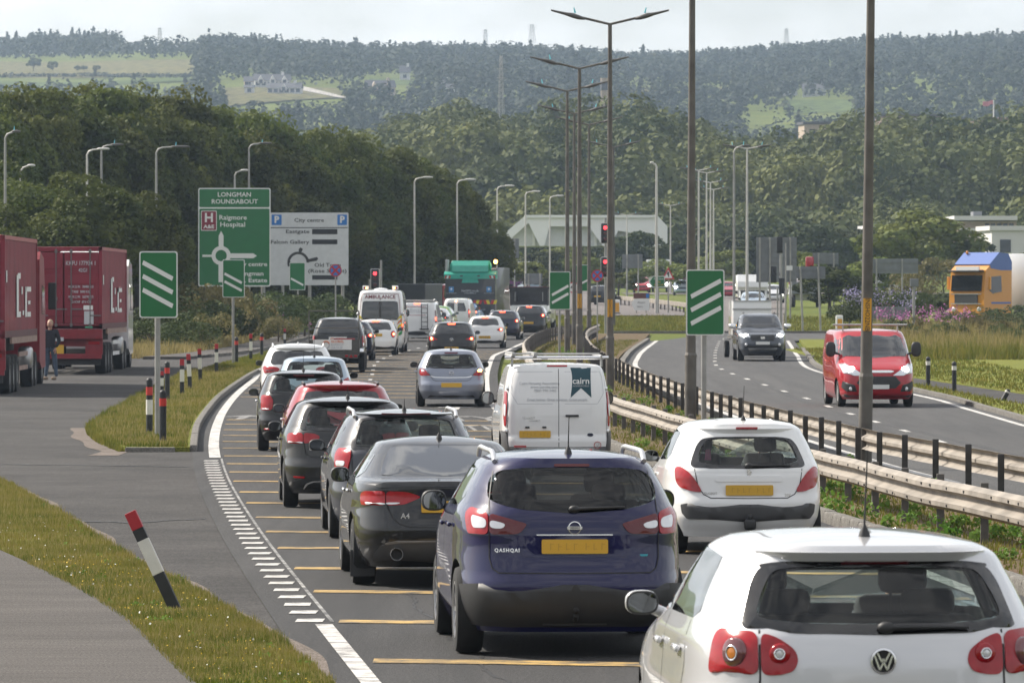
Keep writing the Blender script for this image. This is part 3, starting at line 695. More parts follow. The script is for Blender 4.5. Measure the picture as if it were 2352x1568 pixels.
# shared wheels
def wheel_meshes():
    t = MB().lathe([(.205,-.095),(.27,-.105),(.315,-.095),(.33,-.065),(.333,0),(.33,.065),(.315,.095),(.27,.105),(.205,.095)], 36, 'X', cap=False).me('tyre', 'tyre', 40)
    out_ = {}
    for key, ns, wd in (('a', 5, .07), ('b', 10, .035), ('c', 7, .05)):
        r_ = MB(); r_.lathe([(.212,.08),(.215,.10),(.195,.10),(.19,.03),(.05,.03),(.05,.075),(.0,.08)], 30, 'X', cap=False)
        for i in range(ns):
            a = 2*math.pi*i/ns; P = []
            for rr, hw, xx in ((.04, wd*.6, .085), (.2, wd*.45, .092)):
                for sg in (-1, 1):
                    P.append((xx, rr*math.cos(a)-sg*hw*math.sin(a), rr*math.sin(a)+sg*hw*math.cos(a))); P.append((xx-.03, rr*math.cos(a)-sg*hw*math.sin(a), rr*math.sin(a)+sg*hw*math.cos(a)))
            r_.add(P, [(0,2,6,4),(1,5,7,3),(0,4,5,1),(2,3,7,6)])
        out_[key] = r_.me('rim', 'rim_silver', 40)
    out_['d'] = MB().lathe([(.212,.07),(.2,.09),(.12,.07),(.08,.09),(.0,.09)], 24, 'X', cap=False).me('rim', mat('rim_steel', (.25,.25,.25), .5, .5), 40)
    return t, out_
TYRE, RIMS = wheel_meshes()
def wheel(parent, x, y, r, wdt=.205, rim='a', dual=False):
    for k in range(2 if dual else 1):
        w = bpy.data.objects.new('wheel', None); COL.objects.link(w); w.parent = parent; w.location = (x-math.copysign(k*(wdt+.03), x), y, r); sg = 1 if x > 0 else -1
        w.scale = (sg*wdt/.21, r/.333, r/.333); w.rotation_euler = (random.uniform(0, 1) if False else 0, 0, 0)
        link('tyre', TYRE, w); link('rim', RIMS[rim], w)
# shared mirror, seat, aerial shapes
def door_mirror(parent, x, y, z, m, sg, k=1.0, tall=1.0):
    k *= .72
    h = MB().ell((0,0,0), (.115*k, .07*k, .085*k*tall), 16, 10, .75).tube([(-sg*.05,.02,-.03),(-sg*.15,.04,-.07)], .03, 8)
    o = h.build('door_mirror', m, parent, 60); o.location = (x+sg*.13, y, z)
    gl = MB().lathe([(.0,-.076*k),(.001,-.076*k)], 4, 'Y'); gl = MB().prism([(.098*k*math.copysign(abs(math.cos(a))**.75, math.cos(a)), .068*k*tall*math.copysign(abs(math.sin(a))**.75, math.sin(a))) for a in np.linspace(0, 2*math.pi, 24, endpoint=False)], -.0735*k, -.066*k)
    gl.build('mirror_glass', 'mirror', o)
    rim_ = MB(); pts = [(.104*k*math.copysign(abs(math.cos(a))**.75, math.cos(a)), -.066*k, .074*k*tall*math.copysign(abs(math.sin(a))**.75, math.sin(a))) for a in np.linspace(0, 2*math.pi, 25)]
    rim_.tube(pts, .009*k, 6, False).build('mirror_surround', 'plastic_black', o, 60)
    return o
def _seat():
    s = MB().box((0,0,.30), (.46,.14,.60), rx=R(-12), bev=.06).box((0,-.10,.70), (.25,.10,.19), rx=R(-12), bev=.045).box((0,.24,.0), (.48,.5,.16), bev=.06)
    for sg in (-.06, .06): s.tube([(sg,-.06,.5),(sg,-.1,.66)], .008, 6)
    return s.me('seat', 'seat_cloth', 45)
SEAT = _seat()
def _bench():
    s = MB().box((0,0,.22), (1.26,.16,.56), rx=R(-14), bev=.06)
    for x in (-.36, .36): s.box((x,-.09,.56), (.27,.09,.13), rx=R(-10), bev=.04)
    s.box((0,.26,-.06), (1.26,.5,.14), bev=.05)
    return s.me('rear_bench', 'seat_cloth', 45)
BENCH = _bench()
def rad_text(p, s, size, m, loc, rz=0., **k): return text(s, size, m, p, loc, (math.pi/2, 0, rz), **k)

def car(spec):
    'one vehicle: root empty, body and every visible part'
    S = dict(sill=.2, wheel=.315, wheel_w=.205, rim='a', rails=None, aerial=None, plate=(0,.72), plate_w=.52, plate_h=.112, hollow=False, glass='glass_green', seams=[], lights=[], trims=[], mirrors=None, brake=None, mirror_z=None, drv=False, wiper=True, plate_col='plate_yellow', front=[], nu=88, nz=44, cut_front=None, side_glass=[], side_m=None)
    S.update(spec)
    Y = S['Y']; x = XA(S['xd'], Y) if 'xd' in S else S['X']
    root = empty(S['name'], (x, Y, g(Y)), S['yaw'], S['label'], S['cat'], S.get('group')); sc = S.get('scale', 1.0); root.scale = sc if hasattr(sc, '__len__') else (sc,)*3
    slope = math.atan((g(Y+3)-g(Y))/3)*math.cos(S['yaw']); root.rotation_euler = (slope, 0, S['yaw'])
    B = Body(S['keys'], S.get('crown', .05)); L = S['L']; zt = B.top
    pm = S['paint']
    V, Fc = B.shell(S['sill'], zt, 0, S['nz'], S['nu']); me = mesh('body', V, Fc, pm)
    cut = []
    wr = S['wheel']+.045
    for ax in S['axles']:
        c = MB().lathe([(wr,-1.3),(wr,1.3)], 28, 'X', (0, ax, S['wheel']+.015)); inner = MB()
        cut.append(c.me('c', 'arch_black'))
    glass_rear = S.get('glass_rear'); gf = S.get('glass_front')
    if S['hollow']:
        hb = S['hollow']; V2, F2 = B.shell(hb[0], zt-.02, .055, 26, 48, False, B.par(min(p[1] for p in gf))[2]-.10); cut.append(mesh('c', V2, F2, 'seat_cloth'))
        if glass_rear: cut.append(MB().prism(chaikin(mirror_full(S.get('glass_hole') or glass_rear), 2), -.6, hb[1]).me('c', 'frit'))
        if gf: cut.append(MB().prism(chaikin(mirror_full(gf), 1), hb[2], L+.8).me('c', 'frit'))
        for poly in S['side_glass']: cut.append(MB().prism(poly, -1.5, 1.5, 'X').me('c', 'frit'))
    me = safe_boolean(me, cut)
    me.polygons.foreach_set('use_smooth', [True]*len(me.polygons)); me.set_sharp_from_angle(angle=R(S.get('sharp', 32)))
    body = link('body', me, root)
    # the shaft through the arches is filled with a dark floor pan
    MB().box((0, L/2, S['sill']+.10), (1.05, L*.9, .2)).build('floor_pan', 'underbody', root)
    for ax in S['axles']:
        for sg in (-1, 1): wheel(root, sg*(S['track']/2), ax, S['wheel'], S['wheel_w'], S['rim'])
    if S.get('exhaust'):
        for ex in S['exhaust']: MB().lathe([(.034,0),(.04,0),(.04,.16),(.034,.16)], 14, 'Y', (ex[0], ex[1], ex[2]), cap=False).build('exhaust_pipe', 'chrome', root, 40)
    gm = S['glass']
    if glass_rear:
        full = mirror_full(glass_rear)
        if S['hollow']:
            patch('rear_window', B.pt, full, gm, root, .002, .0, .07)
            if S.get('glass_hole'): patch('window_surround', B.pt, full, 'frit', root, .005, .02, .07, hole=mirror_full(S['glass_hole']))
        else: patch('rear_window', B.pt, full, gm if gm != 'glass_green' else 'privacy_glass', root, .004, .02, .07)
    if gf:
        patch('windscreen', lambda a, b_: B.front(a, b_), mirror_full(gf), ('glass_front' if S['hollow'] else 'privacy_glass'), root, .003, .0 if S['hollow'] else .02, .08, smooth_it=1)
    sm = S['side_m'] or ('glass_side' if S['hollow'] else 'privacy_glass')
    for poly in S['side_glass']:
        for sg in (-1, 1): patch('side_window', lambda a, b_, sg=sg: B.side(a, b_, sg), poly, sm, root, .002, .0 if S['hollow'] else .015, .12, smooth_it=1)
    for (nm, poly, m_, off, both) in S['lights']:
        for sg in ((-1, 1) if both == 2 else (both,) if both else (1,)):
            pp = [(a*sg, b_) for a, b_ in poly] if both else mirror_full(poly)
            patch(nm, B.pt, pp, m_, root, off, .03, .03, smooth_it=S.get('light_smooth', 2))
    for (nm, poly, m_, off) in S['trims']: patch(nm, B.pt, mirror_full(poly), m_, root, off, .03, .06, smooth_it=1)
    for (nm, poly, m_, off) in S['front']:
        if poly[0][0] < 0 or len(nm.split('|')) > 1:
            nm = nm.split('|')[0]; patch(nm, B.front, poly, m_, root, off, .03, .05, smooth_it=1)
        else:
            for sg in (-1, 1): patch(nm, B.front, [(a*sg, b_) for a, b_ in poly], m_, root, off, .03, .04, smooth_it=1)
    for k_, pts in enumerate(S['seams']):
        for sg in (-1, 1): ribbon('panel_gap', B.pt, [(a*sg, b_) for a, b_ in pts], .010, 'seam', root)
    for pts in S.get('side_seams', []):
        for sg in (-1, 1): ribbon('panel_gap', lambda a, b_, sg=sg: B.side(a, b_, sg), pts, .011, 'seam', root)
    for pts in S.get('side_trims', []):
        for sg in (-1, 1): patch('side_trim', lambda a, b_, sg=sg: B.side(a, b_, sg), pts[1], pts[0], root, .006, .02, .1, smooth_it=1)
    for hy, hz in S.get('handles', []):
        for sg in (-1, 1):
            p = B.side(hy, hz, sg); MB().box((0,0,0), (.03,.2,.035), bev=.012).build('door_handle', S.get('handle_m', pm), root, 60, (p.x+sg*.02, p.y, p.z))
    if S['plate']:
        px, pz = S['plate']; n0 = B.pt(px, pz+.07); n1 = B.pt(px, pz-.07); pl = empty_part(root, 'number_plate', rrect(S['plate_w'], S['plate_h'], .012), .012, S['plate_col'], (px, min(n0.y, n1.y)-.006, pz))
        if S.get('plate_text'): rad_text(pl, S['plate_text'], .1, 'ink_black', (0,-.014,0), sx=.9, depth=.002)
        if S.get('plate_marks'):
            for i in range(7): rng_x = -.19+.062*i+(.03 if i > 3 else 0); MB().box((rng_x,-.0125,-.003*(i % 2)), (.008,.001,.055)).box((rng_x+.012,-.0125,.02-.02*(i % 3)), (.026,.001,.006)).build('plate_mark', 'plate_ink', pl)
    if S['brake']:
        bx, bz, bh, bm_ = S['brake']; patch('high_brake_light', B.pt, mirror_full([(0,bz+bh/2),(bx,bz+bh/2),(bx,bz-bh/2),(0,bz-bh/2)]), bm_, root, S.get('brake_off', .012), .03, .04, smooth_it=1)
    if S.get('spoiler'):
        sw, sz, sy, st, sm_ = S['spoiler']
        w, yr, yf, n = B.par(sz); P = []
        for i in range(21):
            t = -1+2*i/20; P.append((t*sw, yr+.02-sy*(1-abs(t)**4)+(yf-yr)/2*(1-(1-min(.999,abs(t)*sw/w)**n)**(1/n))))
        outl = [(a, b_) for a, b_ in P]+[(a, b_+.28) for a, b_ in reversed(P)]
        sp = MB(); nn = len(outl); VV = [(a, b_, sz+st*.5+(.012 if i >= 21 else 0)) for i, (a, b_) in enumerate(outl)]+[(a*.99, b_+.03, sz-st*.5) for a, b_ in outl]
        sp.add(VV, [tuple(range(nn)), tuple(range(nn, 2*nn))[::-1]]+[(i, (i+1) % nn, nn+(i+1) % nn, nn+i) for i in range(nn)]).build('spoiler', sm_, root, 40)
    if S['aerial']:
        ax_, ay, ln, kind = S['aerial']; w, yr, yf, n = B.par(zt); az = zt+S.get('crown', .05)*.9+S.get('aerial_dz', 0)
        if kind == 'fin': MB().add([(-.03,-.1,0),(.03,-.1,0),(.03,.08,0),(-.03,.08,0),(-.006,-.1,.07),(.006,-.1,.07)], [(0,1,5,4),(1,2,5),(2,3,4,5),(3,0,4),(0,3,2,1)]).build('aerial', pm, root, 40, (ax_, ay, az-.02))
        else: MB().lathe([(.032,-.01),(.024,.02),(.009,.05),(.005,.06)], 10).tube([(0,0,.05),(0,-ln*.28,ln)], .0055, 6, r2=.003).build('aerial', 'plastic_black', root, 60, (ax_, ay, az-.01))
    if S['rails']:
        rx, y0, y1, rh, rm = S['rails']; zz = zt+S.get('rail_dz', .0)
        for sg in (-1, 1):
            pts = []
            for i in range(13):
                t = i/12; e_ = min(1., min(t, 1-t)*9); pts.append((sg*(rx-.02*abs(t-.4)), y0+(y1-y0)*t, zz-.03+rh*(e_**.6)))
            MB().tube(pts, .021, 8).build('roof_rail', rm, root, 60)
    if S['wiper'] and glass_rear:
        zb = min(p[1] for p in glass_rear)+.035; wx = S.get('wiper_x', (.02, .40)); wz = S.get('wiper_z', .02)
        pa = B.pt(wx[0], zb); pb = B.pt(wx[1], zb+wz); MB().tube([(pa.x,pa.y-.03,pa.z),(pb.x,pb.y-.025,pb.z)], .016, 6, r2=.007).ell((pa.x,pa.y-.02,pa.z), (.045,.03,.03), 10, 6).build('wiper', 'plastic_black', root, 60)
    if S['mirrors']:
        my, mz, mm, mk = S['mirrors'][:4]; tall = S['mirrors'][4] if len(S['mirrors']) > 4 else 1.
        for sg in (-1, 1): p = B.side(my, mz, sg); door_mirror(root, p.x, my, mz+.04, mm, sg, mk, tall)
    if S['hollow'] and S.get('seats', True):
        fz = S['hollow'][0]
        for sx in (-.36, .36): link('seat', SEAT, root, (sx, S['seat_y'], fz-.10+S.get('seat_dz', 0)))
        if S.get('bench_y'): link('rear_bench', BENCH, root, (0, S['bench_y'], fz-.02+S.get('bench_dz', 0)))
        sw_ = MB(); sw_.tube([(.36+.18*math.cos(a), S['seat_y']+.75+.05*math.sin(a), fz+.22+.16*math.sin(a)) for a in np.linspace(0, 2*math.pi, 20)], .016, 6, False).build('steering_wheel', 'seat_cloth', root, 60)
        MB().box((0, S['seat_y']+1.05, fz+.12), (1.3,.4,.22), bev=.08).build('dashboard', 'seat_cloth', root, 60)
        MB().box((-.0, S['seat_y']+.62, zt-.13), (.22,.03,.07), bev=.012).build('interior_mirror', 'seat_cloth', root, 60)
    S['B'] = B; S['root'] = root
    return S
def empty_part(parent, name, poly, th, m, loc): return MB().prism(poly, -th, .0).build(name, m, parent, None, loc)
def badge(root, loc, r_, m='chrome', kind='disc'):
    o = MB().lathe([(r_,0),(r_,-.012),(r_*.86,-.014),(r_*.86,-.006)], 28, 'Y', cap=False).build('badge', m, root, 40, loc); return o
def bar(o, pts, w, m='chrome', y=-.010):
    b_ = MB()
    for (a, c) in zip(pts[:-1], pts[1:]):
        d = Vector((c[0]-a[0], c[1]-a[1])).normalized(); n_ = Vector((-d.y, d.x))*w/2
        b_.prism([(a[0]-n_.x, a[1]-n_.y), (c[0]-n_.x, c[1]-n_.y), (c[0]+n_.x, c[1]+n_.y), (a[0]+n_.x, a[1]+n_.y)], y-.004, y+.004)
    return b_.build('badge_mark', m, o)
def keys(W, H, L, belt, rear, yws, roof_f, roof_w, hood=.78, n0=5.5, n1=4.6, sill=.2, crown=.05, nose=.0, shoulder=.0):
    top = H-crown; ry = lambda z: float(np.interp(z, [a for a, b_ in rear], [b_ for a, b_ in rear]))
    zs = [sill, sill+.1, .42, .56, .68]; hb = belt-.05
    K = []
    wf = {0:.92, 1:.965, 2:.99, 3:1.0, 4:1.0}; ff = [L-.22, L-.05, L, L-.01, L-.05]
    for i, z in enumerate(zs): K.append((z, W/2*wf[i], ry(z), ff[i]-nose*z, n0))
    K.append((hood, W/2*.992, ry(hood), L-.16-nose, n0)); 
    m = (hood+hb)/2
    K.append((m, W/2*.985, ry(m), (L-.2+yws)/2+.25, n0)); K.append((hb, W/2*.975, ry(hb), yws+.25, n0-.3)); K.append((belt, W/2*(.955+shoulder), ry(belt), yws, (n0+n1)/2))
    for t in (.2, .45, .7, .88, .96, 1.0):
        z = belt+(top-belt)*t; e = t**1.25
        w = W/2*.95+(roof_w+.07-W/2*.95)*e
        if t > .86: w -= .07*((t-.86)/.14)**1.8
        yf = yws+(roof_f-yws)*(t**.9)
        K.append((z, w, ry(z), yf, n1))
    return K
P_ = paint
P_('paint_silver', (.62,.62,.63), .35, .3); P_('paint_blue', (.005,.005,.055), .0, .4); P_('paint_white', (.78,.78,.77), 0, .35); P_('paint_darkgrey', (.013,.0135,.015), .1, .4)
P_('paint_bluegrey', (.045,.048,.060), .1, .4); P_('paint_grey', (.022,.022,.023), .1, .4); P_('paint_red', (.30,.012,.022), .1, .3); P_('paint_black', (.007,.007,.008), .1, .4); P_('paint_paleblue', (.34,.42,.50), .35, .3)
P_('paint_steelblue', (.24,.26,.32), .5, .3); P_('paint_navy', (.010,.014,.035), .1, .4); P_('paint_vanred', (.36,.012,.02), 0, .35); P_('paint_green', (.20,.42,.08), 0, .35); P_('paint_skyblue', (.10,.25,.50), .2, .3); P_('paint_midgrey', (.075,.085,.105), .1, .4)
# ---- silver hatchback closest to us
bz = [(.2,.16),(.32,.03),(.5,0),(.63,.015),(.67,.06),(.85,.07),(1.0,.10),(1.06,.135),(1.2,.25),(1.36,.39),(1.42,.43),(1.5,.50)]
silver = car(dict(name='hatchback_car', label='silver hatchback closest to us, half out of frame at the bottom right corner', cat='car', group='cars queueing on the left hand road', Y=30.6, xd=2034, yaw=.070, scale=1.07, L=4.2, axles=(.78, 3.36), track=1.53,
    paint='paint_silver', keys=keys(1.76, 1.485, 4.2, 1.01, bz, 3.05, 2.25, .56), hollow=(.62, 1.15, 2.1), seat_y=2.15, bench_y=1.22, bench_dz=-.03, wheel=.31,
    glass_rear=[(0,1.345),(.40,1.345),(.57,1.335),(.625,1.27),(.69,1.08),(.69,1.055),(.40,1.03),(0,1.022)], glass_hole=[(0,1.335),(.36,1.335),(.50,1.32),(.555,1.24),(.605,1.13),(.58,1.095),(.36,1.075),(0,1.07)], glass_front=[(0,1.37),(.56,1.37),(.76,1.035),(0,1.035)],
    side_glass=[[(2.06,1.37),(2.28,1.37),(2.98,1.06),(2.10,1.05)], [(1.0,1.36),(1.98,1.38),(2.02,1.05),(1.02,1.06),(.85,1.10)]],
    lights=[('tail_light', [(.965,.86),(.90,1.02),(.84,1.045),(.60,1.035),(.60,.835),(.95,.83)], 'lens_red', .006, 2), ('tail_light', [(.585,1.033),(.50,1.01),(.42,.955),(.405,.90),(.43,.85),(.50,.833),(.585,.833)], 'lens_red', .006, 2)],
    trims=[('tailgate_trim', [(0,1.365),(.45,1.36),(.58,1.345),(.57,1.33),(.40,1.34),(0,1.343)], 'frit', .004)], spoiler=(.56, 1.385, .10, .045, 'paint_silver'), brake=(.17,1.358,.022,'lens_dark_red'), brake_off=.03,
    seams=[[(.592,1.045),(.592,.82),(.60,.70),(.56,.66),(0,.655)]], side_seams=[[(2.04,1.04),(2.06,.45)], [(3.0,1.0),(3.02,.45)], [(1.05,1.05),(1.0,.85),(1.15,.6)]], handles=[(1.25,.90),(2.18,.89)],
    mirrors=(2.72, 1.01, 'paint_silver', 1.05, 1.0), aerial=(0,.78,.42,'rod'), plate=(0,.72), wiper_x=(.02,.42), wiper_z=.0, plate_marks=True))
ro = silver['root']
for sg in (-1, 1):
    for (u, rr, ma, mb) in ((.735,.072,'lens_smoke','lens_amber'), (.495,.05,'lens_red','lens_clear')):
        p = silver['B'].pt(u*sg, .935); q = silver['B'].pt((u+.01)*sg, .935); a = math.atan2((q-p).y, (q-p).x) if sg > 0 else math.atan2((p-q).y, (p-q).x)
        lo = MB().lathe([(rr,.02),(rr,-.008),(rr*.9,-.014),(rr*.5,-.02),(rr*.46,-.014),(.0,-.012)], 26, 'Y', cap=False).build('tail_light', ma, ro, 50, (p.x, p.y-.004, p.z), a)
        MB().lathe([(rr*.42,-.012),(rr*.36,-.022),(0,-.024)], 20, 'Y', cap=False).build('bulb', mb, lo, 50)
        MB().tube([(rr*.48*math.cos(t), -.02, rr*.48*math.sin(t)) for t in np.linspace(0, 6.2832, 21)], .004, 5, False).build('light_ring', 'chrome', lo, 60)
p = silver['B'].pt(0, .90)
bo = badge(ro, (0, p.y-.004, .90), .062); MB().lathe([(.055,-.004),(0,-.004)], 24, 'Y', cap=False).build('badge_face', 'seam', bo)
bar(bo, [(-.030,.040),(-.008,-.004),(0,.012),(.008,-.004),(.030,.040)], .009); bar(bo, [(-.044,.030),(-.018,-.042),(0,-.004),(.018,-.042),(.044,.030)], .009)

# ---- dark blue crossover
bz = [(.2,.16),(.30,.05),(.45,.0),(.58,.0),(.60,.03),(.66,.05),(.76,.06),(.85,.085),(1.0,.09),(1.12,.12),(1.2,.17),(1.3,.24),(1.42,.34),(1.5,.38),(1.62,.45)]
blue = car(dict(name='crossover_car', label='dark blue crossover with silver roof rails and black lower bumper, in the left lane', cat='car', group='cars queueing on the left hand road', Y=46.8, xd=1322, yaw=.070, L=4.38, axles=(.80, 3.45), track=1.58, wheel=.345, wheel_w=.225, rim='b',
    paint='paint_blue', keys=keys(1.82, 1.60, 4.38, 1.10, bz, 3.2, 2.35, .56, .86, 5.2, 4.3, .24, shoulder=.01), hollow=(.72, 1.2, 2.3), seat_y=2.2, bench_y=1.25, glass='glass_tint',
    glass_rear=[(0,1.48),(.40,1.475),(.56,1.455),(.64,1.40),(.665,1.30),(.66,1.23),(.56,1.19),(.40,1.155),(0,1.125)], glass_front=[(0,1.47),(.57,1.47),(.76,1.13),(0,1.13)],
    side_glass=[[(2.15,1.47),(2.4,1.47),(3.05,1.16),(2.2,1.14)], [(1.15,1.45),(2.08,1.48),(2.1,1.14),(1.2,1.16),(.95,1.24)]],
    lights=[('tail_light', [(1.02,1.135),(.93,1.165),(.80,1.15),(.685,1.128),(.685,.962),(.86,.965),(.95,.965),(1.0,1.06)], 'lens_red', .012, 2), ('tail_light', [(.675,1.125),(.38,1.05),(.375,1.035),(.43,.967),(.675,.963)], 'lens_dark_red', .012, 2),
        ('light_unit', [(.885,1.11),(.70,1.085),(.70,1.01),(.86,1.01)], 'lens_clear', .016, 2), ('light_unit', [(.665,1.075),(.535,1.045),(.56,1.005),(.665,1.01)], 'lens_clear', .016, 2), ('reflector', [(.72,.415),(.57,.415),(.57,.395),(.72,.395)], 'lens_red', .01, 2)],
    trims=[('lower_bumper', [(0,.572),(.80,.578),(1.08,.565),(1.3,.56),(1.3,.25),(1.02,.25),(.8,.25),(.5,.25),(0,.25)], 'plastic_black', .016), ('plate_recess', [(0,.955),(.36,.955),(.405,.85),(.41,.79),(0,.785)], 'paint_blue', .004), ('number_plate_frame', [(0,.965),(.30,.965),(.30,.955),(0,.955)], 'chrome', .010)],
    side_trims=[('plastic_black', [(.45,.30),(.45,.56),(.52,.66),(.62,.74),(.80,.775),(.98,.74),(1.1,.66),(1.17,.55),(1.18,.42),(3.05,.42),(3.07,.55),(3.15,.66),(3.3,.75),(3.45,.775),(3.62,.75),(3.75,.66),(3.83,.5),(3.83,.45),(3.80,.30)])] if False else [],
    seams=[[(.678,1.45),(.695,1.20),(.68,1.13),(.68,.78),(.655,.70),(.60,.665),(0,.66)]], side_seams=[[(2.12,1.13),(2.14,.5)], [(1.2,1.13),(1.12,.85)]], handles=[(1.35,1.0),(2.3,.98)],
    mirrors=(2.85, 1.10, 'plastic_black', 1.25, 1.15), aerial=(0,.72,.30,'rod'), rails=(.60,.62,2.6,.075,'rail_alu'), brake=(.14,1.492,.02,'lens_dark_red'), plate=(0,.87), plate_marks=True, wiper_x=(.0,.40), wiper_z=.015) if mat('rail_alu', (.6,.6,.61), .3, .7) else {})
ro = blue['root']; B = blue['B']
p = B.pt(0, 1.015); bo = badge(ro, (0, p.y-.006, 1.015), .052); MB().prism(rrect(.118,.024,.004), -.018, -.004).build('badge_bar', 'chrome', bo); rad_text(bo, 'NISSAN', .022, 'ink_black', (0,-.020,0), depth=.002, bold=.0005)
QQ = (B, ro)
p = B.pt(.55, .82); MB().prism([(-.045,-.008),(.04,-.008),(.05,.008),(-.035,.008)], -.008, 0).build('badge', mat('badge_teal', (.05,.35,.45), .3), ro, None, (.53, p.y+.0, .80), .08)
MB().tube([(.0,.30,.30),(.0,.0,.30),(0,-.06,.34)], .02, 8).ell((0,-.06,.375), (.026,.026,.026), 10, 8).box((0,.10,.28), (.5,.06,.05)).tube([(-.5,.25,.25),(.5,.25,.25)], .03, 8).build('tow_bar', 'underbody', ro, 60)

# ---- white supermini on the right lane
bz = [(.2,.14),(.32,.04),(.45,0),(.55,0),(.6,.03),(.7,.045),(.85,.06),(.93,.08),(1.1,.20),(1.3,.36),(1.36,.40),(1.42,.42),(1.5,.5)]
super_ = car(dict(name='supermini_car', label='white supermini with big rear window and black bumper strip, beside the crash barrier', cat='car', group='cars queueing on the left hand road', Y=65.3, xd=1722, yaw=.055, L=4.03, axles=(.72, 3.26), track=1.46, wheel=.30, rim='d',
    paint='paint_white', keys=keys(1.75, 1.472, 4.03, .96, bz, 2.95, 2.15, .54, .78, 4.8, 3.9, .26), hollow=(.60, 1.15, 2.05), seat_y=2.05, bench_y=None, seat_dz=-.03,
    glass_rear=[(0,1.285),(.36,1.28),(.50,1.26),(.57,1.19),(.645,1.03),(.65,.975),(.60,.955),(.40,.945),(0,.94)], glass_hole=[(0,1.275),(.30,1.27),(.44,1.25),(.50,1.19),(.56,1.05),(.54,1.01),(.40,.985),(0,.975)], glass_front=[(0,1.35),(.53,1.35),(.73,1.0),(0,1.0)],
    side_glass=[[(1.95,1.34),(2.2,1.34),(2.85,1.02),(1.98,1.0)], [(1.0,1.32),(1.88,1.35),(1.9,1.0),(1.1,1.02),(.9,1.08)]],
    lights=[('tail_light', [(.93,.93),(.88,.955),(.78,.955),(.66,.90),(.575,.80),(.51,.69),(.60,.69),(.82,.74),(.90,.80)], 'lens_red', .012, 2)],
    trims=[('bumper_strip', [(0,.555),(.70,.565),(.80,.55),(.78,.46),(.70,.40),(0,.37)], 'trim_grey', .014), ('tailgate_handle', [(0,.865),(.35,.865),(.37,.83),(.36,.80),(0,.80)], 'paint_white', .010)],
    seams=[[(.60,.94),(.56,.75),(.50,.665),(.42,.625),(0,.62)]], side_seams=[[(1.92,.99),(1.94,.42)]], handles=[(2.1,.84)], mirrors=(2.6, .98, 'plastic_black', 1.05), aerial=(0,.75,.38,'rod'), brake=(.12,1.345,.022,'lens_red'), spoiler=(.53,1.345,.07,.05,'paint_white'), brake_off=.075,
    plate=(0,.71), plate_marks=True, wiper_x=(0,.46), wiper_z=.0))
ro = super_['root']; B = super_['B']
p = B.pt(0, .905); bo = MB().prism([(-.02,-.03),(-.008,-.03),(-.004,-.012),(.008,-.032),(.02,-.032),(.012,-.005),(.03,.002),(.03,.012),(.01,.01),(.006,.022),(.012,.034),(-.006,.034),(-.022,.026),(-.012,.018),(-.03,.008),(-.016,.004)], -.012, 0).build('badge', 'chrome', ro, None, (0, p.y, .90))
p = B.pt(-.42,.68); rad_text(ro, 'PEUGEOT', .036, 'chrome', (-.43,p.y-.006,.675), rz=-.08, depth=.003); p = B.pt(.42,.66); rad_text(ro, '207', .045, 'chrome', (.42,p.y-.006,.655), rz=.08, depth=.003)
MB().tube([(0,.3,.30),(0,-.08,.30)], .03, 8).box((0,-.05,.34), (.13,.1,.12), bev=.03).ell((0,-.06,.42), (.03,.03,.04), 10, 8).build('tow_bar', 'plastic_black', ro, 60)
mat('bag_pink', (.7,.12,.35), .6)
MB().ell((0,0,.0), (.05,.04,.06)).build('hanging_toy_head', 'ink_black', ro, 60, (-.30,1.75,1.17)); MB().prism([(-.035,-.07),(.035,-.07),(.025,.05),(-.025,.05)], -.02, .02).build('hanging_toy_body', 'bag_pink', ro, None, (-.30,1.75,1.06))

